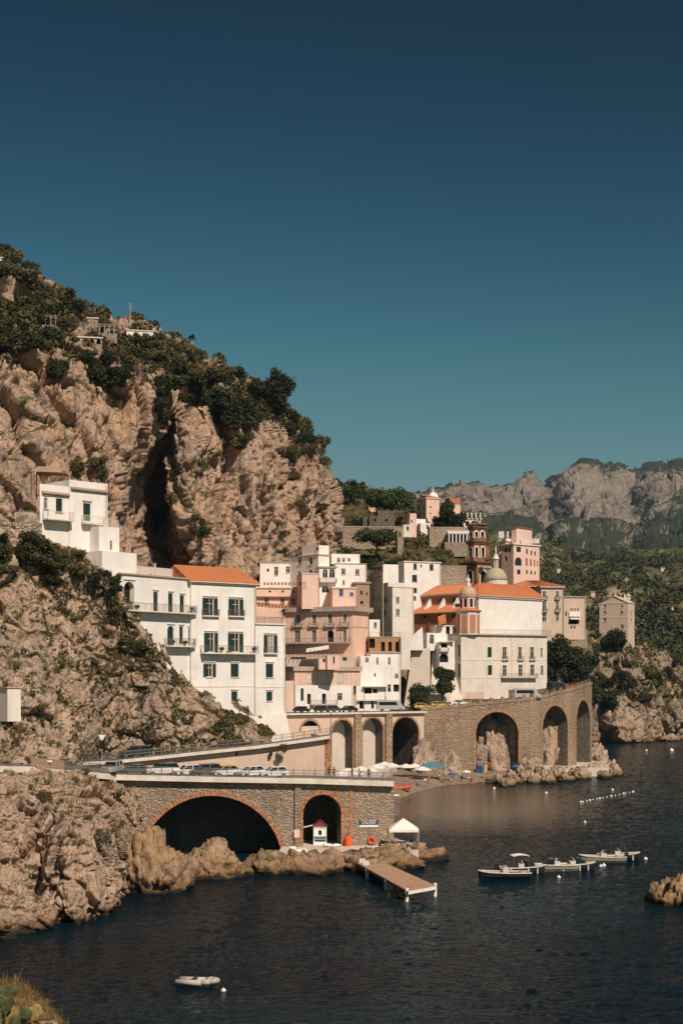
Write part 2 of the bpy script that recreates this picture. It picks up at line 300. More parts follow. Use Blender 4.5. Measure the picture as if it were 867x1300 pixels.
# ------------------------------------------------------------------ terrain sheets lofted through control points, then broken into rock
PATCH = {}
def catmull(A, n):                                 # A (k, ...) -> (n, ...)
    k = len(A); t = np.linspace(0, k - 1, n); i = np.minimum(t.astype(int), k - 2); f = (t - i).reshape((-1,) + (1,) * (A.ndim - 1))
    g = lambda j: A[np.clip(j, 0, k - 1)]
    p0, p1, p2, p3 = g(i - 1), g(i), g(i + 1), g(i + 2)
    return .5 * (2 * p1 + (p2 - p0) * f + (2 * p0 - 5 * p1 + 4 * p2 - p3) * f * f + (3 * p1 - p0 - 3 * p2 + p3) * f ** 3)
def patch(name, cols, nu, nv, mat, disp, label=None, fade=0, kind='structure', smooth=True, face=0):
    """cols: one list of (px, py, distance) per column, bottom to top"""
    A = np.array([[P(*q)[:] for q in col] for col in cols])        # (cols, rows, 3)
    G = catmull(A, nu); G = catmull(G.transpose(1, 0, 2), nv)       # (nv, nu, 3)
    du = np.gradient(G, axis=1); dv = np.gradient(G, axis=0); n = np.cross(du, dv); n /= np.linalg.norm(n, axis=2, keepdims=True) + 1e-9
    fl = np.sign((n * (np.array((0, 0, H)) - G)).sum(2).mean()); n *= fl if fl else 1
    if face:                                       # rock breaks off towards the open sea side, not sideways along the wall
        o_ = -G * np.array((1, 1, 0)); o_ /= np.linalg.norm(o_, axis=2, keepdims=True); n = n + face * o_; n /= np.linalg.norm(n, axis=2, keepdims=True)
    d = disp(G.reshape(-1, 3)).reshape(nv, nu)
    if fade:
        w = np.minimum(1, np.minimum(np.arange(nu), np.arange(nu)[::-1]) / fade); d = d * w[None, :]
    V = G + n * d[..., None]
    idx = np.arange(nv * nu).reshape(nv, nu); Q = np.stack([idx[:-1, :-1], idx[:-1, 1:], idx[1:, 1:], idx[1:, :-1]], -1).reshape(-1, 4)
    if fl < 0: Q = Q[:, ::-1]
    V = V.reshape(-1, 3); o = link(name, mesh_np(name, V, Q, mat, smooth)); tag(o, label, None, None, kind)
    pp = np.stack([CX + F * V[:, 0] / V[:, 1], YH - F * (V[:, 2] - H) / V[:, 1], V[:, 1]], 1)
    PATCH[name] = (V, pp, n.reshape(-1, 3)); return o
def hit(name, px, py, rad=3):
    V, pp, n = PATCH[name]; e = (pp[:, 0] - px) ** 2 + (pp[:, 1] - py) ** 2; k = np.where(e < rad * rad)[0]
    i = k[np.argmin(pp[k, 2])] if len(k) else int(np.argmin(e))
    return Vector(V[i]), Vector(n[i])

# sea, then the far side of the bay, hills and mountains
dense = np.arctan((np.linspace(-60, 930, 500) - CX) / F); ang = np.concatenate([np.linspace(R(-50), dense[0], 14)[:-1], dense, np.linspace(dense[-1], R(50), 14)[1:]])
rad = np.concatenate([np.linspace(12, 104, 24)[:-1], 104 * np.exp(np.linspace(0, math.log(620 / 104), 590)), np.linspace(620, 3000, 30)[1:]])
A_, R_ = np.meshgrid(ang, rad); Xs, Ys = R_ * np.tan(A_), R_; pw = np.stack([Xs.ravel(), Ys.ravel(), np.zeros(Xs.size)], 1)
w1 = pw + 1.2 * np.stack([vnoise(pw * .15, 301), vnoise(pw * .15, 302), pw[:, 2]], 1)
def wv(fx, fy, sd):                                # two crossed sets of short crests, so that no lattice shows
    c_, s_ = math.cos(.62), math.sin(.62); r_ = np.stack([w1[:, 0] * c_ - w1[:, 1] * s_, w1[:, 0] * s_ + w1[:, 1] * c_, w1[:, 2]], 1)
    return .6 * vnoise(w1 * np.array((fx, fy, 1)) + sd, sd) + .6 * vnoise(r_ * np.array((fx * 1.2, fy * .9, 1)) + sd * 3, sd + 40)
hz = .045 * wv(.22, .36, 311) + .05 * wv(.65, 1.1, 312) + .045 * wv(1.2, 1.9, 313) + .022 * wv(2.2, 3.2, 314)
hz *= np.clip(.2 + .8 * (np.hypot(2 * pw[:, 0] - 38, pw[:, 1] - 292) - 30) / 38, .2, 1) * np.clip((900 - pw[:, 1]) / 300, 0, 1)     # calmer inside the cove
pw[:, 2] = hz; ii = np.arange(Xs.size).reshape(Xs.shape); Qs = np.stack([ii[:-1, :-1], ii[:-1, 1:], ii[1:, 1:], ii[1:, :-1]], -1).reshape(-1, 4)
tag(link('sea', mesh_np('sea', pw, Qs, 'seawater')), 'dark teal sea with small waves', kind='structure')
rg = [(480, 640), (520, 632), (555, 623), (590, 615), (625, 607), (650, 600), (676, 590), (690, 608), (702, 601), (722, 592), (742, 582), (762, 591), (778, 593), (803, 606), (830, 600), (850, 598), (870, 593), (930, 585), (1000, 590)]
cols = []
for i, (x, y) in enumerate(rg):
    g = 1 if i in (7, 8, 13) else 0; s = (x - 480) / 520
    cols.append([(x, 765, 1700 + 150 * s), (x, 718, 2050 + 100 * g), (x, 680, 2450 + 200 * g), (x, 655 - 10 * s, 2800 + 260 * g), (x, (y + 667) / 2 - 4, 3050 + 200 * g), (x, y + 6, 3400), (x, y + 40, 4000)])
def dmount(p):
    return 20 * (fbm(p / 420. * np.array((1, .6, .8)), 7, 3, .55, True) - .3) + 14 * fbm(p / 150., 5, 4, .6) + 16 * facets(p * np.array((1, 1, .6)) / 70., 5, 1.3)[0] + 8 * facets(p / 28., 8, 1.3)[0]
patch('mountains', cols, 440, 230, 'mountain', dmount, 'far limestone mountains with bare crags above dark forest')
cols = [[(x, 880, 650), (x, 835 + a, 690), (x, 800 + a, 760), (x, 770 + a, 850), (x, 742 + b, 980), (x, 716 + b, 1150), (x, 694 + b, 1400), (x, 715 + b, 1700)] for x, a, b in ((540, -10, 0), (610, -10, -4), (680, -5, -6), (735, 0, 2), (790, 0, 0), (845, 0, 8), (905, 0, 2), (980, 0, -6))]
patch('wooded_hillside', cols, 260, 260, 'hillground', lambda p: 14 * fbm(p / 130, 4, 7) + 4 * fbm(p / 30, 3, 9) + 3.0 * (((p[:, 2] + 5 * fbm(p / 60, 2, 12)) / 7.5) % 1.0), 'wooded terraced hillside across the valley')
cols = [[(x, 700, 500), (x, 668, 560), (x, (668 + y) / 2, 610), (x, y, 660), (x, y + 30, 740)] for x, y in ((380, 622), (425, 630), (455, 636), (490, 647), (520, 658), (555, 672), (600, 688))]
patch('ridge_behind_town', cols, 140, 90, 'hillground', lambda p: 2.5 * fbm(p / 30, 4, 17), 'scrub covered ridge behind the umbrella pine')

# the great headland cliff
hc = [(-120, (800, 700, 620, 540, 470, 420, 350, 284, 312), (240, 246, 250, 258, 272, 300, 350, 408, 482)),
      (-40, (800, 700, 620, 540, 465, 412, 352, 306, 338), (250, 256, 260, 268, 282, 308, 355, 412, 482)),
      (20, (800, 700, 620, 540, 462, 415, 370, 336, 372), (258, 264, 269, 276, 290, 316, 356, 408, 477)),
      (70, (800, 700, 620, 540, 462, 422, 394, 370, 403), (266, 273, 278, 284, 298, 322, 354, 398, 467)),
      (118, (800, 700, 620, 545, 472, 440, 416, 400, 432), (276, 284, 289, 295, 306, 328, 354, 388, 457)),
      (150, (800, 700, 625, 555, 490, 457, 432, 415, 452), (286, 296, 301, 306, 314, 332, 354, 381, 447)),
      ((176, 180, 172, 184, 188, 172, 170, 170, 170), (800, 705, 628, 558, 500, 463, 439, 422, 460), (330, 334, 336, 326, 322, 338, 356, 379, 442)),
      ((198, 200, 192, 203, 206, 196, 196, 196, 196), (800, 705, 630, 560, 505, 469, 446, 430, 467), (352, 356, 358, 346, 328, 344, 358, 377, 442)),
      ((218, 224, 212, 219, 222, 222, 222, 222, 222), (800, 705, 630, 560, 508, 474, 454, 439, 473), (350, 352, 356, 346, 332, 346, 359, 377, 442)),
      ((238, 243, 230, 234, 240, 240, 240, 240, 240), (800, 705, 630, 560, 518, 485, 466, 451, 483), (336, 336, 331, 331, 340, 350, 361, 377, 442)),
      (275, (800, 705, 635, 572, 534, 503, 484, 468, 498), (350, 350, 347, 348, 354, 362, 370, 382, 443)),
      (315, (800, 710, 640, 585, 550, 524, 505, 490, 518), (374, 372, 368, 368, 372, 378, 386, 395, 452)),
      (362, (800, 712, 650, 600, 570, 549, 534, 522, 548), (398, 396, 392, 391, 393, 397, 403, 410, 462)),
      (400, (800, 720, 660, 622, 594, 578, 567, 558, 582), (412, 410, 407, 406, 407, 409, 413, 419, 464))]
cols = [[(x if not isinstance(x, tuple) else x[k], y, d) for k, (y, d) in enumerate(zip(ys, ds))] for x, ys, ds in hc]
cols.append([(423, 800, 428), (424, 720, 426), (425, 662, 424), (424, 630, 424), (419, 608, 425), (415, 597, 427), (412, 589, 430), (408, 582, 435), (406, 598, 470)])
cols.append([(425, 800, 492), (425, 720, 492), (424, 662, 490), (420, 636, 486), (414, 617, 483), (410, 606, 481), (405, 598, 480), (400, 592, 478), (398, 607, 482)])
patch('headland', cols, 440, 400, 'rockcliff', lambda p: rockdisp(p, 1.35, 1.0, 1, .42), 'towering ochre limestone headland with scrub on top', face=1.4, smooth=False)

# near bluff under the white houses
bc = [(-100, (1000, 920, 840, 760, 700, 655, 640), (168, 176, 182, 187, 191, 196, 218)), (-30, (990, 915, 840, 770, 710, 662, 650), (174, 180, 185, 189, 193, 198, 220)),
      (30, (980, 915, 850, 790, 730, 678, 668), (182, 186, 190, 193, 196.5, 201, 224)), (75, (975, 915, 855, 800, 745, 696, 686), (190, 192, 194.5, 197, 199.5, 203, 226)),
      (115, (972, 915, 860, 810, 765, 716, 705), (201, 201, 201.5, 202, 202.8, 204.5, 228)), (145, (968, 920, 870, 825, 785, 742, 738), (206, 205, 204.8, 204.8, 205, 206, 230)),
      (172, (964, 924, 880, 845, 812, 782, 780), (209.5, 208, 207.2, 206.8, 206.8, 208.5, 232)), (195, (962, 925, 892, 864, 840, 820, 818), (211, 209.8, 209, 208.8, 209, 211.5, 234)),
      (225, (958, 930, 905, 885, 868, 852, 850), (212.3, 211.5, 211.3, 211.5, 212, 215, 236)), (262, (955, 938, 925, 915, 905, 893, 890), (213.5, 213.5, 214, 214.8, 216, 220, 238)),
      (300, (950, 938, 928, 918, 910, 901, 900), (214.8, 215.5, 216.5, 217.5, 219, 224, 240)), (330, (946, 940, 935, 930, 926, 920, 918), (216.5, 217, 218, 219, 220.5, 227, 240)), (345, (944, 942, 940, 938, 936, 934, 932), (221, 222, 223, 224, 225, 229, 240))]
patch('bluff', [[(x, y, d) for y, d in zip(ys, ds)] for x, ys, ds in bc], 420, 330, 'rockbluff', lambda p: rockdisp(p, .62, .72, 31, .75), 'weathered rock bluff below the white houses', face=1.2, smooth=False)
cc = [(-100, (1228, 1215, 1150, 1085, 1030, 978, 977), (124, 128, 135, 143, 153, 165, 172)), (-30, (1205, 1190, 1130, 1070, 1018, 977, 976), (133, 137, 144, 150, 160, 171, 178)),
      (22, (1196, 1182, 1122, 1062, 1012, 977, 976), (138, 141, 151, 157, 165, 175, 182)), (50, (1195, 1178, 1124, 1064, 1012, 978, 978), (141, 143, 152, 156, 165, 178, 186)),
      (80, (1190, 1172, 1122, 1062, 1012, 980, 980), (144, 146, 147, 150, 163, 181, 190)), (112, (1188, 1170, 1116, 1060, 1014, 985, 986), (145, 147, 147.5, 151, 166, 186, 196)),
      (143, (1172, 1155, 1112, 1062, 1022, 994, 996), (152, 154, 155, 160, 173, 190, 200)), (163, (1150, 1132, 1100, 1062, 1026, 1000, 1003), (164, 167, 168, 174, 183, 194, 204)),
      (176, (1135, 1115, 1092, 1062, 1034, 1010, 1012), (178, 180, 182, 185, 190, 197, 206)), (178, (1135, 1110, 1088, 1062, 1040, 1018, 1018), (205, 206, 207, 208, 209, 210, 214))]
patch('lower_bluff', [[(x, y, d) for y, d in zip(ys, ds)] for x, ys, ds in cc], 330, 290, 'rocksea', lambda p: rockdisp(p, .55, .95, 61, .75), 'rugged sea cliff under the lower road', face=1.6, smooth=False)
# ground the town stands on
tc = [(330, (905, 830, 760, 720, 690, 660, 630), (374, 397, 417, 434, 454, 474, 502)), (430, (905, 830, 760, 716, 690, 655, 640), (372, 392, 412, 430, 464, 504, 562)), (500, (903, 822, 752, 712, 682, 657, 648), (384, 398, 416, 434, 477, 510, 562)),
      (560, (905, 822, 762, 713, 683, 668, 662), (404, 412, 424, 450, 482, 522, 582)), (620, (905, 815, 765, 724, 700, 692, 690), (414, 422, 437, 458, 494, 542, 622)), (690, (910, 840, 795, 768, 752, 742, 748), (430, 440, 466, 496, 526, 582, 662)),
      (735, (920, 862, 825, 800, 788, 792, 800), (454, 462, 484, 504, 542, 612, 662)), (756, (935, 905, 882, 862, 848, 838, 840), (492, 505, 522, 536, 556, 610, 662))]
patch('town_slope', [[(x, y, d) for y, d in zip(ys, ds)] for x, ys, ds in tc], 240, 160, 'slope', lambda p: rockdisp(p, .6, .5, 71, .8), 'rocky terraced slope behind the town')
sh = [(715, (960, 948, 912, 872, 838, 815, 802), (530, 534, 542, 548, 552, 560, 600)), (755, (956, 944, 910, 872, 840, 816, 803), (540, 545, 552, 556, 560, 568, 608)), (795, (954, 943, 908, 878, 848, 824, 815), (545, 550, 558, 562, 568, 580, 618)),
      (835, (952, 941, 914, 892, 866, 842, 832), (560, 563, 570, 576, 586, 602, 640)), (870, (948, 939, 919, 901, 880, 856, 846), (574, 578, 586, 596, 608, 630, 670)), (930, (946, 937, 920, 905, 890, 866, 852), (588, 594, 606, 616, 632, 660, 700)), (1000, (946, 936, 920, 905, 888, 860, 845), (600, 606, 620, 632, 650, 680, 720))]
patch('shore_headland', [[(x, y, d) for y, d in zip(ys, ds)] for x, ys, ds in sh], 260, 170, 'rockshore', lambda p: rockdisp(p, 1.5, 1.1, 81, .7), 'rocky headland with caves beyond the viaduct', face=1.0, smooth=False)
# beach
bb = [(440, 300, 1), (480, 292, 1), (505, 296, 1), (530, 314, 1), (560, 330, 1), (600, 340, 1), (640, 347, 1), (675, 352, 1)]
cols = []
for x, dw, _ in bb:
    cols.append([(x, YH + (H + .9) * F / (dw - 12), dw - 12), (x, YH + (H + .05) * F / dw, dw), (x, YH + (H - .7) * F / (dw + 7), dw + 7), (x, YH + (H - 1.4) * F / (dw + 18), dw + 18), (x, YH + (H - 2.1) * F / (dw + 60), dw + 60)])
patch('beach', cols, 160, 70, 'sand', lambda p: .09 * fbm(p / 2.5, 4, 91), 'narrow dark sand beach in front of the viaduct')
# ledge the photographer looks over
cols = [[(x, y + 190, 20), (x, y + 90, 22.5), (x, y + 30, 25), (x, y, 27), (x, y + 60, 29), (x, y + 300, 32)] for x, y in ((-120, 1228), (-60, 1238), (-15, 1246), (12, 1250), (32, 1262), (52, 1280), (72, 1300), (95, 1325), (120, 1360))]
patch('grassy_ledge', cols, 160, 120, 'ledge', lambda p: .16 * fbm(p / .9, 5, 95) + .08 * facets(p / .5, 96, 1.2)[0], 'dry grassy ledge overlooking the sea')

# ------------------------------------------------------------------ separate boulders
def boulder_mesh(seed, mat, n=4, amp=1.0, asp=(1, 1, 1)):
    bm = bmesh.new(); bmesh.ops.create_icosphere(bm, subdivisions=n, radius=1)
    V = np.array([v.co[:] for v in bm.verts]); T = np.array([[v.index for v in f.verts] for f in bm.faces]); bm.free()
    W_ = V * np.array(asp); f1, e1 = facets(W_ * 1.1 + seed, seed, 1.3); f2, e2 = facets(W_ * 2.4 + seed, seed + 3, 1.4); f3, e3 = facets(W_ * 5.5, seed + 4, 1.4); f4, e4 = facets(W_ * 11, seed + 7, 1.4)
    d = 1 + amp * (.34 * f1 + .22 * f2 + .12 * f3 + .06 * f4 + .14 * fbm(V * 1.5 + seed, 4, seed + 5) - .08 * np.clip(.1 - e1, 0, 1) / .1 - .05 * np.clip(.12 - e2, 0, 1) / .12)
    return mesh_np('boulder', V * d[:, None], T, mat, False)
def boulder(me, p, sx, sy, sz, label, group=None, rz=0, name='boulder', cat='boulder'):
    o = link(name, me); o.location = p; o.scale = (sx, sy, sz); o.rotation_euler[2] = rz; return tag(o, label, cat, group)
def bpx(me, x0, x1, ytop, ywater, dd, label, group=None, seat=0.0, zbase=0.0, d=None, sy=None, rz=0):
    d = d or dsea(ywater, zbase); w_ = (x1 - x0) * d / F / 2
    if group is None: h_ = max(.5, ZY(ytop, d) - zbase); mx = (w_ * (sy or w_) * h_) ** (1 / 3); me = boulder_mesh(int(x0) % 97 + 3, me.materials[0].name, 5, .85, (w_ / mx, (sy or w_) / mx, h_ / mx))
    w = (x1 - x0) * d / F / 2; zt = ZY(ytop, d + dd * .3); p = XD((x0 + x1) / 2, d + (sy or w) * .8)
    return boulder(me, (p.x, p.y, zbase + seat), w * 1.05, sy or w, max(.3, (zt - zbase - seat) * .98), label, group, rz)
BM = [boulder_mesh(10 + k, 'rockbrown') for k in range(5)]; BMc = [boulder_mesh(30 + k, 'rocksea') for k in range(4)]
bpx(BM[0], 163, 242, 1066, 1134, 4, 'tall brown boulder in the mouth of the big arch beside the cliff', sy=5)
bpx(BM[1], 238, 314, 1074, 1115, 4, 'rounded brown boulder in the middle of the big arch mouth', sy=4)
bpx(BM[2], 222, 262, 1088, 1116, 3, 'low brown rock wedged between the two arch boulders', sy=3)
bpx(BMc[0], -45, 44, 1150, 1186, 4, 'smooth pale boulder at the foot of the sea cliff', sy=4)
for i, (a, b, t, w) in enumerate(((308, 372, 1083, 1110), (355, 412, 1082, 1111), (395, 436, 1084, 1109), (430, 492, 1080, 1107), (478, 522, 1078, 1103), (506, 541, 1072, 1095), (450, 506, 1086, 1108))):
    bpx(BM[(i + 1) % 5], a, b, t, w, 3, 'flat topped brown rock along the edge of the stone quay', 'rocks along the quay', sy=4.0, rz=i)
for i, (a, b, t, w) in enumerate(((822, 842, 1124, 1145), (836, 856, 1118, 1147), (850, 880, 1112, 1150), (862, 900, 1106, 1146), (845, 862, 1132, 1151), (826, 838, 1135, 1148), (868, 900, 1125, 1153))):
    bpx(BM[i % 5], a, b, t, w, 1, 'brown boulder of the small breakwater in the open water', 'breakwater boulders', sy=1.7, rz=i * 1.3)
for i in range(42):
    t = i / 41; x = 628 + 154 * t + random.uniform(-3, 3); yb = 999 - 14 * t + random.uniform(-6, 2); s = random.uniform(6, 12)
    bpx(BMc[i % 4], x - s, x + s, yb - random.uniform(8, 16), yb, 1, 'pale boulder piled at the foot of the sea viaduct', 'boulders under the viaduct', sy=s * .17, rz=i)
bpx(BMc[1], 596, 660, 905, 984, 6, 'huge pale rock filling the wide viaduct arch', d=363, zbase=.6, sy=4.2)
bpx(BMc[2], 682, 716, 912, 980, 6, 'pale rock standing inside the tall middle viaduct arch', d=374, zbase=.6, sy=3.4)
bpx(BMc[3], 652, 688, 960, 986, 4, 'rounded pale rock against the pier between the arches', d=357, zbase=1, sy=3.5)
bpx(BMc[0], 520, 556, 948, 978, 4, 'pale rock mound at the left foot of the sea viaduct', d=350, zbase=1.5, sy=4)
bpx(BMc[2], 548, 585, 955, 978, 4, 'low pale rock sloping down to the beach', d=350, zbase=1.5, sy=3)
bpx(BMc[1], 738, 770, 948, 980, 4, 'sloping pale rock leaning against the far end of the viaduct', d=396, zbase=.5, sy=6)
bpx(BMc[3], 838, 862, 932, 941, 2, 'low flat rock offshore from the rocky headland', sy=3)

# ------------------------------------------------------------------ walls with real openings
class Face:
    def __init__(s, o, t, w, z0, z1, z1b=None):
        s.o = Vector((o[0], o[1])); s.t = Vector((t[0], t[1])).normalized(); s.n = Vector((s.t.y, -s.t.x)); s.w = w; s.z0 = z0; s.z1 = z1; s.z1b = z1 if z1b is None else z1b
    def p(s, u, z, out=0.0): q = s.o + s.t * u + s.n * out; return Vector((q.x, q.y, z))
    def u(s, px): k = (px - CX) / F; return (k * s.o.y - s.o.x) / (s.t.x - k * s.t.y)
    def d(s, u): return s.o.y + s.t.y * u
    def rect(s, b):
        u0, u1 = s.u(b[0]), s.u(b[2]); dd = s.d((u0 + u1) / 2); return u0, u1, ZY(b[3], dd), ZY(b[1], dd)
    def top_at(s, u): return s.z1 + (s.z1b - s.z1) * u / max(s.w, 1e-6)
def wall_face(mb, fc, holes, mi=0, mr=None, seg=12):
    """holes: (u0, u1, z0, z1, arch, depth). Adds the pierced wall, the reveals and the arch heads."""
    mr = mi if mr is None else mr; hs = []
    for h in holes:
        u0, u1, z0, z1, ar, dp = h; u0 = max(u0, .03); u1 = min(u1, fc.w - .03); z0 = max(z0, fc.z0 + .01); z1 = min(z1, min(fc.z1, fc.z1b) - .05)
        if u1 - u0 > .1 and z1 - z0 > .1: hs.append((u0, u1, z0, z1, ar, dp))
    us = sorted({0.0, fc.w} | {h[0] for h in hs} | {h[1] for h in hs}); zt = min(fc.z1, fc.z1b)
    zs = sorted({fc.z0, zt} | {h[2] for h in hs} | {h[3] for h in hs})
    if abs(fc.z1 - fc.z1b) > 1e-4: zs = zs[:-1] + [zt - .02, 1e9] if zt - .02 > zs[-2] else zs[:-1] + [1e9]
    for i in range(len(us) - 1):
        for j in range(len(zs) - 1):
            uc = (us[i] + us[i + 1]) / 2; zc = (zs[j] + min(zs[j + 1], zt)) / 2
            if any(h[0] < uc < h[1] and h[2] < zc < h[3] for h in hs): continue
            za, zb = zs[j + 1], zs[j + 1]
            if za > 1e8: za, zb = fc.top_at(us[i]), fc.top_at(us[i + 1])
            mb.poly((fc.p(us[i], zs[j]), fc.p(us[i + 1], zs[j]), fc.p(us[i + 1], zb), fc.p(us[i], za)), mi)
    for u0, u1, z0, z1, ar, dp in hs:
        r = (u1 - u0) / 2; rz = min(r, (z1 - z0) * .95) if ar else 0; zsn = z1 - rz
        path = [(u0, z0), (u0, zsn)]
        if ar:
            arc = [(u0 + r - r * math.cos(math.pi * k / seg), zsn + rz * math.sin(math.pi * k / seg)) for k in range(seg + 1)]; path += arc[1:-1]; hf = seg // 2
            for k in range(hf): mb.poly((fc.p(u0, z1), fc.p(*arc[k]), fc.p(*arc[k + 1])), mi)
            for k in range(hf, seg): mb.poly((fc.p(u1, z1), fc.p(*arc[k]), fc.p(*arc[k + 1])), mi)
        path += [(u1, zsn), (u1, z0)]
        for a, b in zip(path, path[1:] + path[:1]):
            mb.poly((fc.p(*a), fc.p(*b), fc.p(b[0], b[1], -dp), fc.p(a[0], a[1], -dp)), mr)
    return hs
def arch_poly(fc, u0, u1, z0, z1, ar, out, seg=12):
    r = (u1 - u0) / 2; rz = min(r, (z1 - z0) * .95) if ar else 0; zsn = z1 - rz
    pts = [fc.p(u0, z0, out), fc.p(u1, z0, out)]
    pts += [fc.p(u0 + r + r * math.cos(math.pi * k / seg), zsn + rz * math.sin(math.pi * k / seg), out) for k in range(seg + 1)] if ar else [fc.p(u1, z1, out), fc.p(u0, z1, out)]
    return pts
def fbox(mb, fc, u0, u1, z0, z1, o0, o1, mi=0):
    mb.hexa((fc.p(u0, z0, o0), fc.p(u1, z0, o0), fc.p(u1, z0, o1), fc.p(u0, z0, o1)), (fc.p(u0, z1, o0), fc.p(u1, z1, o0), fc.p(u1, z1, o1), fc.p(u0, z1, o1)), mi)
def window(root, fc, kind, h, st):
    u0, u1, z0, z1, ar, dp = h; w = u1 - u0; hh = z1 - z0; sh = st.get('shut', 'shutter'); small = w < .5
    mb = MB()
    if kind in 'gSWP':
        t = min(.09, w * .12); g = -dp + .02
        for a, b, c_, e in ((u0, u0 + t, z0, z1), (u1 - t, u1, z0, z1), (u0 + t, u1 - t, z0, z0 + t), (u0 + t, u1 - t, z1 - t, z1)): fbox(mb, fc, a, b, c_, e, g, g + .07)
        if not small: fbox(mb, fc, (u0 + u1) / 2 - t * .4, (u0 + u1) / 2 + t * .4, z0 + t, z1 - t, g, g + .06); fbox(mb, fc, u0 + t, u1 - t, z0 + hh * .68, z0 + hh * .68 + t * .7, g, g + .058)
        wd = mb.build('window', st.get('frame', 'frame'), root)
        p = MB(); p.poly(arch_poly(fc, u0, u1, z0, z1, ar, -dp + .03)); p.build('pane', 'whiteshut' if kind == 'W' else ('curtain' if kind == 'S' and (int(u0 * 13 + z0 * 7) % 3) == 0 else 'glass'), wd)
    elif kind == 'C':
        g = -dp + .02
        for a, b in ((u0, (u0 + u1) / 2 - .015), ((u0 + u1) / 2 + .015, u1)):
            fbox(mb, fc, a, b, z0, z1 - (w / 2 * .6 if ar else 0), g, g + .05)
            k = max(4, int(hh / .16))
            for i in range(k):
                z = z0 + .08 + (hh - .16) * i / k
                if ar and z > z1 - w * .45: continue
                fbox(mb, fc, a + .07, b - .07, z, z + .05, g + .05, g + .085)
        if ar: mb.poly(arch_poly(fc, u0, u1, z0, z1, True, g + .03))
        wd = mb.build('window', sh, root)
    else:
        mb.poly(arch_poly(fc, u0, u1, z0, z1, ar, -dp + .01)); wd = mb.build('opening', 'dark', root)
    if kind == 'S':
        for s in (-1, 1):
            q = MB(); a, b = (u0 - w * .52, u0 - .02) if s < 0 else (u1 + .02, u1 + w * .52); fbox(q, fc, a, b, z0, z1, .02, .07); k = max(5, int(hh / .16))
            for i in range(k): z = z0 + .08 + (hh - .16) * i / k; fbox(q, fc, a + .06, b - .06, z, z + .05, .07, .10)
            q.build('shutter', sh, wd)
    if st.get('sill', True) and not small and kind != 'D' and hh < 2.3:
        q = MB(); fbox(q, fc, u0 - .12, u1 + .12, z0 - .12, z0 - .005, -.02, .14); q.build('sill', st.get('trim', 'trim'), wd)
    if st.get('hood') and not small:
        q = MB(); e = w * .5 if kind == 'S' else .15; fbox(q, fc, u0 - e, u1 + e, z1 + .22, z1 + .36, -.02, .16); q.build('hood', st.get('trim', 'trim'), wd)
    if st.get('surround') and not small:
        q = MB(); t = .18; fbox(q, fc, u0 - t, u0 - .005, z0, z1 + t, -.02, .06); fbox(q, fc, u1 + .005, u1 + t, z0, z1 + t, -.02, .06); fbox(q, fc, u0 - .005, u1 + .005, z1 + .005, z1 + t, -.02, .06); q.build('surround', st.get('trim', 'trim'), wd)
    return wd
def bars(mb, pts, h, sp=.14, r=.014, rail=.03, mi=0, mid=()):
    for a, b in zip(pts, pts[1:]):
        a, b = Vector(a), Vector(b); L = (b - a).length; n = max(1, int(L / sp)); up = Vector((0, 0, 1)); d = (b - a) / n
        for zz in (h,) + tuple(mid): mb.tube(a + up * zz, b + up * zz, rail, n=5, mi=mi)
        for i in range(n + 1): q = a + d * i; s = r * (2 if i % 8 == 0 else 1); mb.box(q - Vector((s, s, 0)), (2 * s, 0, 0), (0, 2 * s, 0), (0, 0, h), mi)
def balcony(root, fc, px0, px1, py, depth=1.1, h=1.0, slab='trim', railm='rail', th=.18, sp=.16):
    u0, u1 = fc.u(px0), fc.u(px1); z = ZY(py, fc.d((u0 + u1) / 2)); mb = MB(); fbox(mb, fc, u0, u1, z - th, z, -.02, depth)
    n = max(2, int((u1 - u0) / 1.8))
    for i in range(n): u = u0 + .15 + (u1 - u0 - .4) * i / (n - 1); mb.hexa((fc.p(u, z - th - .4, 0), fc.p(u + .12, z - th - .4, 0), fc.p(u + .12, z - th - .05, .1), fc.p(u, z - th - .05, .1)), (fc.p(u, z - th, 0), fc.p(u + .12, z - th, 0), fc.p(u + .12, z - th, depth * .7), fc.p(u, z - th, depth * .7)))
    b = mb.build('balcony', slab, root)
    q = MB(); e = .05; bars(q, [fc.p(u0 + e, z, 0), fc.p(u0 + e, z, depth - e), fc.p(u1 - e, z, depth - e), fc.p(u1 - e, z, 0)], h, sp); q.build('railing', railm, b); return b
def holes_from(fc, ops):
    out = []
    for op in ops:
        k, b = op[0], op[1]; u0, u1, z0, z1 = fc.rect(b); k0 = k.replace('a', '')
        out.append((k0, (u0, u1, z0, z1, 'a' in k, .9 if k0 == 'D' else .22)))
    return out
DOFF = 0.0
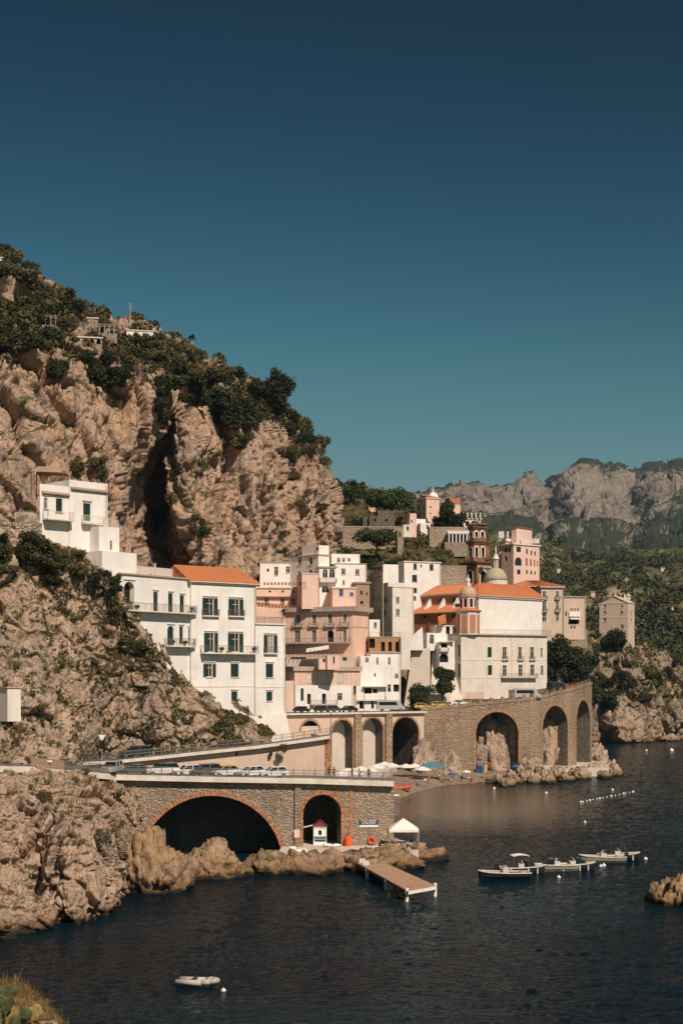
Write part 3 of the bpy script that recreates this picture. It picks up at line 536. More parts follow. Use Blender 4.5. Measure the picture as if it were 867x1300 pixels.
def volume(root, cp, d, th, right, left=None, depth=8, yt=0, yb=0, mat='white', oR=(), oL=(), st=None, par=.0, zb=None, zt=None, cornice=None, roof=True, hideL=False):
    """a rectangular block: corner at photo column cp and distance d, right face turned th degrees away"""
    d = d + DOFF; st = st or {}; th = R(th); c = XD(cp, d); tR = Vector((math.cos(th), math.sin(th))); tL = Vector((-math.sin(th), math.cos(th)))
    if hideL: tL = (c + Vector((-.5, 0))).normalized()
    k = (right - CX) / F; wR = (k * c.y - c.x) / (tR.x - k * tR.y)
    if left is not None: k = (left - CX) / F; wL = (k * c.y - c.x) / (tL.x - k * tL.y)
    else: wL = depth
    z1 = ZY(yt, d) if zt is None else zt; z0 = ZY(yb, d) if zb is None else zb
    fR = Face(c, tR, wR, z0, z1); fL = Face(c + tL * wL, -tL, wL, z0, z1); mb = MB(); wins = []
    for fc, ops in ((fR, oR), (fL, oL)):
        ho = holes_from(fc, ops); ok = wall_face(mb, fc, [h for _, h in ho])
        for kd, h in ho:
            u0, u1, a, b, ar, dp = h; u0 = max(u0, .03); u1 = min(u1, fc.w - .03); a = max(a, fc.z0 + .01); b = min(b, fc.z1 - .05)
            if u1 - u0 > .1 and b - a > .1: wins.append((fc, kd, (u0, u1, a, b, ar, dp)))
    q = [c, c + tR * wR, c + tR * wR + tL * wL, c + tL * wL]
    v3 = lambda p, z: Vector((p.x, p.y, z))
    mb.poly((v3(q[1], z0), v3(q[2], z0), v3(q[2], z1), v3(q[1], z1))); mb.poly((v3(q[2], z0), v3(q[3], z0), v3(q[3], z1), v3(q[2], z1)))
    if roof: mb.poly([v3(p, z1 - par) for p in q])
    if par:
        ci = sum(q, Vector((0, 0))) / 4
        for a, b in zip(q, q[1:] + q[:1]):
            ai, bi = a + (ci - a).normalized() * .35, b + (ci - b).normalized() * .35
            mb.poly((v3(a, z1), v3(b, z1), v3(bi, z1), v3(ai, z1))); mb.poly((v3(ai, z1 - par), v3(bi, z1 - par), v3(bi, z1), v3(ai, z1)))
    mb.build('wall', mat, root)
    for fc, kd, h in wins: window(root, fc, kd, h, st)
    if wR > 5 and z1 - z0 > 6 and mat in ('white', 'offwhite', 'salmon', 'palepink', 'peach', 'beige', 'greywall'):
        e = MB(); fbox(e, fR, wR - .32, wR - .2, z0, z1 - .3, 0, .11); e.build('drainpipe', 'stringc', root)
    if cornice:
        cm, ch, co = cornice; e = MB()
        fbox(e, fR, -co, fR.w + co, z1 - ch, z1 + .03, -.02, co); fbox(e, fL, -.02, fL.w - .003, z1 - ch + .003, z1 + .027, -.02, co - .003); e.build('cornice', cm, root)
    return fR, fL, z0, z1, q
def hip(root, q, z, rise, over=.5, mat='tiles', inset=None, axis=0, name='roof', ridge_tiles=True):
    c = sum(q, Vector((0, 0))) / 4; a = (q[1] - q[0]).normalized(); b = (q[3] - q[0]).normalized(); wa = (q[1] - q[0]).length + 2 * over; wb = (q[3] - q[0]).length + 2 * over
    if axis: a, b, wa, wb = b, a, wb, wa
    ins = wb / 2 if inset is None else inset; v3 = lambda u, v, zz: Vector((c.x + a.x * u + b.x * v, c.y + a.y * u + b.y * v, zz)); mb = MB()
    e = [v3(-wa / 2, -wb / 2, z), v3(wa / 2, -wb / 2, z), v3(wa / 2, wb / 2, z), v3(-wa / 2, wb / 2, z)]; r0, r1 = v3(-wa / 2 + ins, 0, z + rise), v3(wa / 2 - ins, 0, z + rise)
    def slope(p0, p1, p2, p3):                     # eave p0-p1, ridge p3-p2, as raised courses of round tiles
        L = (p1 - p0).length; n = max(3, int(L / .42)); up = (p1 - p0).cross(p3 - p0 if (p3 - p0).length > .1 else p2 - p0).normalized(); up = up if up.z > 0 else -up
        mb.poly((p0, p1, p2, p3) if (p2 - p3).length > .05 else (p0, p1, p2))
        for i in range(n):
            t0, t1 = (i + .18) / n, (i + .82) / n; tm = (t0 + t1) / 2
            A0, A1, Am = p0.lerp(p1, t0), p0.lerp(p1, t1), p0.lerp(p1, tm) + up * .13; B0, B1, Bm = p3.lerp(p2, t0), p3.lerp(p2, t1), p3.lerp(p2, tm) + up * .13
            mb.poly((A0, Am, Bm, B0)); mb.poly((Am, A1, B1, Bm)); mb.poly((A0, A1, Am))
    slope(e[0], e[1], r1, r0); slope(e[2], e[3], r0, r1); slope(e[1], e[2], r1, r1); slope(e[3], e[0], r0, r0)
    mb.poly((e[3], e[2], e[1], e[0]))
    t = .12; mb2 = MB()
    for i in range(4): p0, p1 = e[i], e[(i + 1) % 4]; mb2.poly((p0, p1, p1 - Vector((0, 0, t)), p0 - Vector((0, 0, t))))
    mb2.poly([p - Vector((0, 0, t)) for p in e]); ro = mb.build(name, mat, root); mb2.build('eave', 'trim', ro)
    if ridge_tiles: r = MB(); r.tube(r0, r1 + (r1 - r0) * .001 + Vector((.01, 0, 0)), .16, n=6); [r.tube(e[i], (r0 if i in (0, 3) else r1), .14, n=6) for i in range(4)]; r.build('ridge', mat, ro)
    return ro
def house(name, px, py, d, label, cat='house', group=None): return empty(name, P(px, py, d + DOFF), label, cat, group)
def PO(px, py, d): return P(px, py, d + DOFF)

# ------------------------------------------------------------------ buildings (openings are read off the photograph and put on the wall planes)
def ops(cr, *lst): return [(k, cr(b)) for k, *b in [(l[0],) + tuple(l[1:]) for l in lst]]
c4 = crop(140, 690, 3.6125); s3 = crop(0, 560, 4.335); m1 = crop(320, 680, 7.882); m2 = crop(400, 680, 7.225); m3 = crop(355, 755, 7.225); m4 = crop(360, 820, 5.419); m5 = crop(460, 700, 7.225); m6 = crop(505, 730, 7.225); m7 = crop(570, 800, 4.563); m8 = crop(430, 600, 6.669); s7 = crop(500, 640, 3.941); s8 = crop(640, 640, 3.819); r3 = crop(690, 730, 4.898); bt = crop(560, 640, 9.633)
def X(cr, x): return cr((x, 0, 0, 0))[0]
def Y(cr, y): return cr((0, y, 0, 0))[1]
def chimney(root, p, h=1.2, s=.5, mat='white'):
    mb = MB(); mb.cbox((p[0], p[1], p[2] + h / 2), s, s, h); mb.cbox((p[0], p[1], p[2] + h + .06), s * 1.4, s * 1.4, .12); mb.build('chimney', mat, root)

# big white house with tiled roof above the ramp
DOFF = 9.0
h = house('white_house', 300, 925, 214, 'big white house with orange tiled roof and dark green shutters above the ramp')
stw = dict(hood=True, trim='trim')
main = volume(h, 243, 211, 40, 325, depth=9, yt=738, zb=13, mat='white', st=stw, oR=ops(c4, ('S', 441, 250, 475, 332), ('S', 560, 255, 593, 335), ('S', 447, 410, 478, 498), ('S', 558, 412, 592, 498), ('S', 442, 552, 470, 612), ('C', 553, 552, 590, 612), ('C', 556, 678, 584, 725)), cornice=('stringc', .25, .3))
rb = volume(h, 325.05, 218.55, 40, 362, depth=8.8, yt=791, zb=14.5, mat='white', st=stw, oR=ops(c4, ('S', 720, 420, 750, 502), ('C', 714, 552, 748, 614), ('C', 717, 680, 744, 722)), par=.5, cornice=('trim', .2, .2))
wg = volume(h, 152, 199.3, 55, 242.9, depth=8, hideL=True, yt=727, zb=22.3, mat='white', st=stw, oR=ops(c4, ('Da', 64, 175, 112, 306), ('C', 199, 222, 220, 315), ('C', 267, 228, 288, 318), ('C', 320, 238, 340, 322), ('S', 371, 247, 390, 295), ('Ca', 263, 378, 292, 465), ('C', 318, 380, 335, 462), ('C', 358, 388, 385, 466)), par=.9, cornice=('stringc', .18, .25))
hip(h, main[4], main[3] + .05, 2.5, .45, inset=.5)
balcony(h, wg[0], 152.5, X(c4, 372), 776.5, 1.25, 1.05, 'trim'); balcony(h, wg[0], X(c4, 250), 242, 820, 1.2, 1.05, 'trim')
balcony(h, main[0], X(c4, 412), X(c4, 660), 829, 1.3, 1.05, 'trim'); balcony(h, rb[0], X(c4, 703), X(c4, 764), 829, .45, .9)
balcony(h, main[0], X(c4, 420), X(c4, 497), 781.5, .45, .95); balcony(h, main[0], X(c4, 540), X(c4, 614), 782, .45, .95)
for fc, y in ((main[0], 872), (rb[0], 873)):
    q = MB(); z = ZY(y, fc.d(fc.w / 2)); fbox(q, fc, .01, fc.w - .01, z, z + .12, -.01, .06); q.build('string_course', 'trim', h)
q = MB(); fc = rb[0]; fbox(q, fc, fc.w - .35, fc.w - .23, 15, rb[3] - .3, 0, .12); q.build('drainpipe', 'trim', h)
q = MB(); bars(q, [fc.p(0.1, rb[3], -.2), fc.p(fc.w - .2, rb[3], -.2), fc.p(fc.w - .2, rb[3], -8)], 1.0, .2); q.build('terrace_railing', 'rail', h)
q = MB(); a = main[0]; q.box(a.p(-1.5, main[3] - 1.2, -5), a.t.to_3d() * 2, -a.n.to_3d() * 3, (0, 0, 2.3)); fbox(q, wg[0], 6, 14.5, wg[3] + .02, wg[3] + 1.5, -6.5, -3.0); q.build('stair_house', 'concrete', h)
chimney(h, wg[0].p(9, wg[3] - .5, -1.5), 2.3, .25, 'concrete')
fb = MB(); fc = rb[0]; fb.hexa((fc.p(-6, 13.5, 1.1), fc.p(fc.w + .6, 13.5, 1.1), fc.p(fc.w + .6, 13.5, -3), fc.p(-6, 13.5, -3)), (fc.p(-6, 17.2, .04), fc.p(fc.w + .05, 18.8, .04), fc.p(fc.w + .05, 18.8, -3), fc.p(-6, 17.2, -3))); fb.build('battered_base', 'offwhite', h)

# white house high on the bluff
h = house('white_house', 100, 690, 200, 'small white house with two green doors perched on top of the bluff')
st = dict(hood=True, trim='stringc')
u = volume(h, 51, 197, 45, 88.4, depth=7, hideL=True, yt=614, yb=700, mat='white', st=st, oR=ops(s3, ('C', 310, 316, 345, 392), ('ga', 243, 310, 265, 372)), par=.4)
q = u[0]; v = volume(h, 88.45, 200.2, 45, 137, depth=7, yt=609, yb=720, mat='white', st=st, oR=ops(s3, ('C', 460, 342, 500, 440)), par=.4)
for fc, a, b in ((u[0], .3, u[0].w - .1), (v[0], .2, v[0].w - .1)):
    e = MB(); z = fc.z1 - 1.2; e.hexa((fc.p(a, z - .15, 0), fc.p(b, z - .15, 0), fc.p(b, z - .15, .35), fc.p(a, z - .15, .35)), (fc.p(a, z + .3, 0), fc.p(b, z + .3, 0), fc.p(b, z - .03, .4), fc.p(a, z - .03, .4))); e.build('tile_canopy', 'brownwall', h)
balcony(h, v[0], 103, 131, 665, 1.0, 1.05, 'trim', 'railwhite'); balcony(h, u[0], 54, 88, 660, 1.4, 1.05, 'trim', 'railwhite')
w = volume(h, 126, 201, 45, 152, depth=6, yt=668, yb=735, mat='white', par=.2, oR=ops(s3, ('g', 608, 548, 620, 600)), st=dict(sill=False)); e = MB(); bars(e, [w[0].p(.1, w[3], -.1), w[0].p(w[0].w - .1, w[3], -.1), w[0].p(w[0].w - .1, w[3], -5)], 1.1, .18); e.build('terrace_railing', 'railwhite', h)
w = volume(h, 130, 199, 50, 174, depth=4, yt=699, yb=745, mat='white', par=.2)
w = volume(h, 20, 190, 45, 54, depth=5, hideL=True, yt=661, yb=700, mat='terrace'); e = MB(); bars(e, [w[0].p(.1, w[3], -.1), w[0].p(w[0].w - .1, w[3], -.1)], 1.1, .18); e.build('terrace_railing', 'railwhite', h)
pg = empty('pergola', P(62, 608, 216), 'weathered gabled pergola roof behind the small house on the bluff', 'pergola')
o = P(62, 600, 216); e = MB(); e.poly((o + Vector((-2.4, -1.5, 0)), o + Vector((2.6, -1.5, -.2)), o + Vector((1.6, .6, .9)), o + Vector((-1.6, .6, 1.0)))); e.poly((o + Vector((2.6, 2.6, -.2)), o + Vector((-2.4, 2.6, 0)), o + Vector((-1.6, .6, 1.0)), o + Vector((1.6, .6, .9)))); e.build('roof', 'brownwall', pg)
for a, b in ((-2.2, -1.3), (2.3, -1.3), (-2.2, 2.4), (2.3, 2.4)): e = MB(); e.tube(o + Vector((a, b, -3.5)), o + Vector((a, b, .05)), .07); e.build('post', 'woodframe', pg)
# hut at the left edge
DOFF = 0.0
h = house('roadside_hut', 10, 915, 181, 'plain white hut built into the rock above the lower road'); volume(h, 10, 181, 40, 27, left=-14, yt=872, yb=916, mat='offwhite', cornice=('stringc', .15, .15))

DOFF = 14.0
# top white house block below the headland
h = house('white_villa', 398, 765, 362, 'white stepped villa with penthouse right under the headland cliff')
sg = dict(frame='frame', trim='stringc', hood=False)
volume(h, X(m1, 80), 366, 8, X(m1, 396), depth=8, yt=713, yb=775, mat='white', st=sg, oR=ops(m1, ('D', 150, 330, 172, 362), ('g', 222, 312, 262, 398), ('g', 338, 308, 380, 372)), cornice=('stringc', .25, .2))
b = volume(h, X(m1, 665), 358, 38, X(m1, 775), left=X(m1, 392), yt=703.5, yb=775, mat='white', st=sg, oL=ops(m1, ('g', 462, 212, 492, 288), ('g', 570, 212, 605, 290), ('g', 455, 355, 485, 405), ('g', 565, 342, 602, 372)), cornice=('stringc', .3, .2))
volume(h, X(m1, 668), 360, 38, X(m1, 770), left=X(m1, 500), yt=692, yb=704, mat='white', oL=ops(m1, ('g', 632, 115, 672, 145)), st=sg)
d2 = volume(h, X(m2, 190), 359, 12, X(m2, 470), depth=8, yt=715, yb=780, mat='white', st=sg, oR=ops(m2, ('g', 240, 302, 278, 355), ('g', 368, 308, 405, 360), ('g', 250, 408, 272, 448)), cornice=('stringc', .15, .15))
volume(h, X(m2, 150), 361, 12, X(m2, 410), depth=6, yt=703, yb=716, mat='white', st=dict(sill=False), oR=ops(m2, ('g', 200, 205, 232, 248), ('g', 247, 205, 275, 245), ('g', 297, 205, 325, 240)))
b = volume(h, X(m2, 38), 357, 10, X(m2, 192), depth=5, yt=719, yb=775, mat='white', st=dict(sill=False), oR=ops(m2, ('ga', 68, 308, 115, 388), ('ga', 130, 306, 182, 388), ('ga', 62, 462, 130, 525)), cornice=('stringc', .3, .4)); balcony(h, b[0], X(m2, 36), X(m2, 195), 739, 1.2, .9, 'stringc')
# salmon house with round windows
h = house('salmon_house', 360, 770, 350, 'salmon house with three round windows under the stepped white villa'); sp = dict(shut='greyshut', sill=False, trim='trim')
a = volume(h, X(m1, 45), 354, 6, X(m1, 492), depth=8, yt=Y(m1, 512), yb=773, mat='salmon', st=sp, oR=ops(m1, ('C', 125, 620, 165, 695), ('C', 285, 628, 325, 695), ('C', 390, 625, 437, 695)), cornice=('trim', .35, .3))
for x in (180, 308, 414):
    e = MB(); u0 = a[0].u(X(m1, x)); z = ZY(Y(m1, 548), 350 + DOFF); c0 = a[0].p(u0, z, -.3); n3 = a[0].n.to_3d(); e.tube(c0, c0 + n3 * .33, .27, n=14); o = e.build('round_window', 'dark', h)
q = MB(); fc = a[0]; z = ZY(Y(m1, 605), 350 + DOFF); fbox(q, fc, .1, fc.w - .1, z, z + .25, -.01, .9); q.build('canopy', 'stringc', h)
volume(h, X(m1, 500), 348, 12, X(m1, 665), depth=7, yt=Y(m1, 378), yb=773, mat='palepink', st=dict(shut='peach', sill=False), oR=ops(m1, ('C', 503, 465, 540, 540)), cornice=('trim', .15, .12))
volume(h, X(m1, 45), 352, 6, 362, depth=6, yt=772, yb=800, mat='salmon')
q = MB(); [q.cbox(PO(336 + 4.5 * k, 741, 349.5)[:], .5, .5, .7) for k in range(12)]; q.build('terrace_pots', 'brick', h)
# small house with blue shutters, brown house
h = house('blue_shutter_house', 437, 770, 352, 'small pale pink house with bright blue shutters'); volume(h, X(m2, 160), 352, 8, X(m2, 372), depth=7, yt=Y(m2, 472), yb=774, mat='palepink', st=dict(shut='blueshut'), oR=ops(m2, ('C', 220, 492, 258, 555), ('Ca', 318, 518, 352, 556)), cornice=('trim', .3, .25))
h = house('brown_house', 460, 775, 356, 'narrow weathered brown house between the blue shutters and the grey tower'); volume(h, X(m2, 372), 356, 10, X(m2, 500), depth=7, yt=Y(m2, 425), yb=780, mat='brownwall', st=dict(frame='woodframe'), oR=ops(m2, ('g', 415, 505, 436, 548), ('g', 470, 520, 482, 550), ('D', 415, 600, 440, 628)), cornice=('brownwall', .4, .3))

# pink palazzo
h = house('pink_palace', 415, 832, 336, 'pink palace front with white pilasters and a long dark balcony'); pp = dict(shut='greyshut', sill=True, surround=True, trim='trim')
a = volume(h, X(m3, 670), 345, 64, X(m3, 815), left=X(m3, 50), yt=Y(m3, 108), yb=905, mat='salmon', st=pp, oL=ops(m3, ('C', 150, 185, 192, 265), ('C', 300, 185, 337, 265), ('C', 443, 180, 483, 262), ('C', 575, 178, 613, 245), ('C', 138, 332, 192, 435), ('C', 297, 330, 338, 432), ('Da', 428, 325, 497, 435), ('C', 572, 330, 612, 432)), cornice=('stringc', 1.1, .9), par=.1)
fc = a[1]
for x in (65, 110, 232, 270, 385, 410, 530, 555, 640):
    q = MB(); u0 = fc.u(X(m3, x)); fbox(q, fc, u0, u0 + .9, ZY(Y(m3, 435), fc.d(u0)), a[3] - 1.1, -.01, .08); q.build('pilaster', 'palepink', h)
balcony(h, fc, X(m3, 52), X(m3, 655), Y(m3, 437), 1.6, 1.0, 'stringc', 'rail', .35)
for x0, x1 in ((138, 205), (288, 350), (430, 497), (562, 625)):
    q = MB(); u0, u1 = fc.u(X(m3, x0)), fc.u(X(m3, x1)); z = ZY(Y(m3, 170), fc.d(u0)); um = (u0 + u1) / 2
    q.hexa((fc.p(u0, z, 0), fc.p(u1, z, 0), fc.p(u1, z, .3), fc.p(u0, z, .3)), (fc.p(um - .1, z + .9, 0), fc.p(um + .1, z + .9, 0), fc.p(um + .1, z + .9, .3), fc.p(um - .1, z + .9, .3))); q.build('pediment', 'trim', h)
    balcony(h, fc, X(m3, x0 - 12), X(m3, x1 + 12), Y(m3, 290), .7, .9, 'stringc')
q = MB(); z = ZY(Y(m3, 292), 338 + DOFF); fbox(q, fc, .05, fc.w - .05, z - .1, z + .1, -.01, .1); fbox(q, a[0], .05, a[0].w - .05, ZY(Y(m3, 285), 338 + DOFF) - .1, ZY(Y(m3, 285), 338 + DOFF) + .1, -.01, .06); q.build('string_course', 'stringc', h)
# restaurant terrace under the palace
h = house('terrace_restaurant', 400, 850, 332, 'plain terrace wall with pergola under the pink palace', 'restaurant'); a = volume(h, X(m3, 60), 338, 6, X(m3, 705), depth=6, yt=834, yb=905, mat='greywall', st=dict(sill=False), oR=ops(m3, ('D', 440, 500, 482, 535), ('C', 578, 505, 615, 605), ('D', 100, 505, 240, 590)))
q = MB(); z = ZY(Y(m3, 520), 331 + DOFF)
for k in range(9): p = PO(X(m3, 85) + k * 5.4, 830, 331); q.tube((p.x, p.y, z - 2.6), (p.x, p.y, z + .3), .06, n=5); q.tube((p.x, p.y - .3, z + .3), (p.x + .3, 337.5 + DOFF, z + .5), .05, n=5)
q.build('pergola', 'woodframe', h)
q = MB(); p0, p1 = PO(X(m3, 240), Y(m3, 530), 331), PO(X(m3, 450), Y(m3, 497), 331); q.hexa((p0, p1, p1 + Vector((0, 5, .9)), p0 + Vector((0, 5, .9))), (p0 + Vector((0, 0, .08)), p1 + Vector((0, 0, .08)), p1 + Vector((0, 5, .98)), p0 + Vector((0, 5, .98)))); q.build('awning', 'canvas', h)
h = house('gabled_annex', 418, 844, 329, 'tiny pink gabled annex below the pink palace'); a = volume(h, X(m4, 300), 329, 8, X(m4, 385), depth=4, yt=Y(m4, 66), yb=850, mat='palepink', oR=ops(m4, ('C', 340, 72, 352, 120)), st=dict(sill=False)); volume(h, X(m4, 243), 329.5, 8, X(m4, 300), depth=4, yt=Y(m4, 88), yb=850, mat='palepink', oR=ops(m4, ('D', 270, 85, 287, 112)))
# peach and white house on the upper road
h = house('peach_house', 415, 903, 327, 'two storey house with peach upper floor and white ground floor by the road'); sw = dict(shut='whiteshut', trim='trim', sill=True)
a = volume(h, X(m4, 75), 331, 24, X(m4, 525), depth=7, yt=Y(m4, 142), yb=871, mat='peach', st=sw, oR=ops(m4, ('C', 160, 190, 190, 250), ('C', 262, 190, 295, 248), ('C', 375, 190, 408, 248)), cornice=('stringc', 1.0, .45))
for x in (80, 210, 240, 335, 350, 440, 470):
    q = MB(); u0 = a[0].u(X(m4, x)); fbox(q, a[0], u0, u0 + .55, a[2] + .1, a[3] - 1.0, -.01, .05); q.build('pilaster', 'palepink', h)
b = volume(h, X(m4, 80), 330.7, 24, X(m4, 480), depth=7, yt=Y(m4, 272), yb=910, mat='white', st=dict(sill=False), oR=ops(m4, ('C', 118, 292, 138, 378), ('D', 163, 330, 188, 400), ('D', 265, 328, 293, 398), ('g', 370, 325, 405, 375), ('D', 120, 415, 165, 432)), roof=False)
balcony(h, b[0], X(m4, 180), X(m4, 362), Y(m4, 403), 1.0, 1.0, 'stringc'); volume(h, X(m4, 15), 331, 7, X(m4, 84), depth=6, yt=Y(m4, 240), yb=910, mat='palepink', st=dict(sill=False))
# white houses stepping down to the road
h = house('white_house', 480, 903, 338, 'tall narrow white house with small scattered windows above the silver minibus'); s6 = dict(sill=False, trim='stringc')
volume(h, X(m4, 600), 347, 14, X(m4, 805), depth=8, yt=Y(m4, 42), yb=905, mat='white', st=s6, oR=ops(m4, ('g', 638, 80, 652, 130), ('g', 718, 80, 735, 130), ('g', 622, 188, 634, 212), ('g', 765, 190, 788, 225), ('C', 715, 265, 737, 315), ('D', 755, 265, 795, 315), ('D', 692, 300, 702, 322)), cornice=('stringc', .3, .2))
volume(h, X(m4, 528), 345, 14, X(m4, 600), depth=8, yt=Y(m4, 70), yb=905, mat='white', st=s6, oR=ops(m4, ('g', 562, 80, 585, 115)))
b = volume(h, X(m4, 480), 342, 14, X(m4, 705), depth=4, yt=Y(m4, 275), yb=908, mat='white', st=s6, oR=ops(m4, ('D', 555, 290, 610, 328), ('D', 615, 295, 648, 325), ('D', 522, 380, 552, 432), ('D', 603, 380, 622, 432)), par=.3); balcony(h, b[0], X(m4, 480), X(m4, 700), Y(m4, 372), .9, .9, 'trim', 'railwhite'); q = MB(); z = ZY(Y(m4, 285), 336 + DOFF); fbox(q, b[0], 2.2, 9, z, z + .15, 0, 1.2); q.build('canopy', 'stringc', h)
# grey and white tower houses
h = house('white_tower_house', 512, 800, 378, 'tall white house with dark green shutters and grey shaded side left of the church'); sg = dict(shut='shutter', trim='stringc')
volume(h, X(m5, 383), 384, 24, X(m5, 715), left=X(m5, 328), yt=Y(m5, 88), yb=805, mat='white', st=sg, oR=ops(m5, ('C', 468, 112, 498, 165), ('g', 530, 122, 545, 150), ('C', 615, 118, 650, 172), ('C', 455, 215, 500, 278), ('D', 470, 335, 500, 385), ('D', 470, 410, 492, 455)), cornice=('trim', .25, .25))
volume(h, X(m5, 190), 379, 18, X(m5, 330), depth=7, yt=Y(m5, 118), yb=760, mat='white')
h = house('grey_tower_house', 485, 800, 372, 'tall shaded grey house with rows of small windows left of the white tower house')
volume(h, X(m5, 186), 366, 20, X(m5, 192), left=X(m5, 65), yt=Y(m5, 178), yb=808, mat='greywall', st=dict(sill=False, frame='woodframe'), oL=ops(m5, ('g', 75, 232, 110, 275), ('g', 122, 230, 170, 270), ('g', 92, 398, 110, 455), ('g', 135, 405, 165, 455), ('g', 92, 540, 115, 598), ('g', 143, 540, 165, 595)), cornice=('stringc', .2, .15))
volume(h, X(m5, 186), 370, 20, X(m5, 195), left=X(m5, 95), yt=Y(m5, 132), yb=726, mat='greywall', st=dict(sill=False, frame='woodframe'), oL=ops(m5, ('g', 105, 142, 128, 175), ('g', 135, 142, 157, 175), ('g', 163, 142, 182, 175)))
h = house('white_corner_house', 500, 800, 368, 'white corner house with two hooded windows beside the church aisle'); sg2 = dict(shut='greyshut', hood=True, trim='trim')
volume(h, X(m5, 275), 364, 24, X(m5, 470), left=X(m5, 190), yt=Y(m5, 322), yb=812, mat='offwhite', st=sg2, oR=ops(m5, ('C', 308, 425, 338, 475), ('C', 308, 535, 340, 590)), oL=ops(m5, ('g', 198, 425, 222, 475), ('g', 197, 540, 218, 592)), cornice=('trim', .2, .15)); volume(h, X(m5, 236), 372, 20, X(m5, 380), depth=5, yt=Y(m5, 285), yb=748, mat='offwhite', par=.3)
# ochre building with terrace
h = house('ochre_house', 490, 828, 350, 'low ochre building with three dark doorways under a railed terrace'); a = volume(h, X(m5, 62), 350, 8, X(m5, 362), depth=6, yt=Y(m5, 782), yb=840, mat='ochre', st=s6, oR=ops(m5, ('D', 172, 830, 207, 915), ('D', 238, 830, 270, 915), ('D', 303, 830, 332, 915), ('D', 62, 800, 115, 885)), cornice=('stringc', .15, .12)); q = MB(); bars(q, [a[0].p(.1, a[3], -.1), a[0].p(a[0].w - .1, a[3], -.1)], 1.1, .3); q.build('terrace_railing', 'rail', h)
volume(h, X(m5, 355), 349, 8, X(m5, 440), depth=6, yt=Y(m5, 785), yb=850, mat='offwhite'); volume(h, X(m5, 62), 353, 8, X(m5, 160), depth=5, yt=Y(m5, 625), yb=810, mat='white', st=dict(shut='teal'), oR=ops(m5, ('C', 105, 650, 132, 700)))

DOFF = 22.0

# ------------------------------------------------------------------ the church
ch = empty('church', P(560, 812, 368 + DOFF), 'orange church with tiled roofs, white buttresses and a blank white end wall', 'church')
choir = volume(ch, 607, 360, 40, 687, left=588, yt=756, yb=808, mat='churchorange', oL=ops(m6, ('Da', 795, 238, 835, 368)), cornice=('trim', .5, .5), st=dict(surround=True))
fr, fl = choir[0], choir[1]
q = MB(); fbox(q, fr, -.02, fr.w + .02, choir[2], choir[3] - .5, -.02, .12); q.build('end_wall', 'white', ch)
for u0 in (.0, fl.w - .75):
    for k in range(9):
        q = MB(); z = choir[2] + .3 + k * 1.02; w = .75 if k % 2 else .5; fbox(q, fl, u0 if u0 == 0 else fl.w - w, (u0 + w) if u0 == 0 else fl.w, z, z + .85, -.02, .09); q.build('quoin', 'trim', ch)
hip(ch, choir[4], choir[3] + .03, 3.3, .8)
# nave and aisle run back from the choir
cN = fl.p(0, 0, -1.0); pxn = CX + F * cN.x / cN.y
nv = volume(ch, pxn + .3, cN.y + .4 - DOFF, 40, pxn + 30, left=531, yt=753, yb=800, mat='churchorange', oL=ops(m6, ('Da', 375, 215, 410, 248), ('Da', 495, 205, 530, 245), ('Da', 228, 225, 245, 245)), cornice=('trim', .4, .4))
q4 = nv[4]; hip(ch, q4, nv[3] + .03, 2.7, .5, axis=1, inset=2.5)
cA = fl.p(0, 0, 2.6); pxa = CX + F * cA.x / cA.y
al = volume(ch, pxa + .2, cA.y + .4 - DOFF, 40, pxa + 4, left=513, yt=777, yb=840, mat='churchorange', oL=ops(m6, ('Da', 97, 360, 137, 398), ('Da', 220, 352, 262, 395), ('Da', 355, 345, 397, 388), ('Da', 490, 345, 525, 390)), cornice=('trim', .25, .3), st=dict(surround=False), roof=False)
fa = al[1]; q = MB(); fn = nv[1]; L = fa.w
e0, e1 = fa.p(-.6, al[3] + .05, .6), fa.p(L + .5, al[3] + .05, .6); r0, r1 = fn.p(-.3, al[3] + 2.1, .02), fn.p(fn.w, al[3] + 2.1, .02); r1 = r0 + (e1 - e0)
n = 44
for i in range(n):
    t0, t1 = i / n, (i + .82) / n; A0, A1, B0, B1 = e0.lerp(e1, t0), e0.lerp(e1, t1), r0.lerp(r1, t0), r0.lerp(r1, t1); up = Vector((0, 0, .14)); q.poly((A0, A0.lerp(A1, .5) + up, B0.lerp(B1, .5) + up, B0)); q.poly((A0.lerp(A1, .5) + up, A1, B1, B0.lerp(B1, .5) + up)); q.poly((A0, A1, A0.lerp(A1, .5) + up))
q.poly((e0, e1, r1, r0)); q.poly((e0 - up, e1 - up, e1, e0)); q.poly((r0 - up * 15, r1 - up * 15, e1 - up, e0 - up)); q.build('aisle_roof', 'tiles', ch)
for x in (505, 555, 378, 440, 250, 310):
    if x in (505, 378, 250):
        pxx = X(m6, x + 40); u0 = fn.u(pxx); q = MB(); z = al[3] + .3
        a, b, c_, d_ = fn.p(u0, z + 4.0, .0), fn.p(u0, z + .5, 2.4), fn.p(u0, z - .1, 2.4), fn.p(u0, z + 1.2, .0); t = fn.t.to_3d() * .75
        q.hexa((a, b, c_, d_), (a + t, b + t, c_ + t, d_ + t)); q.build('buttress', 'white', ch)
for x in (62, 275, 425):
    q = MB(); u0 = fa.u(X(m6, x)); fbox(q, fa, u0, u0 + .8, al[2], al[3] - .3, -.02, .12); q.build('pilaster', 'redwall', ch)
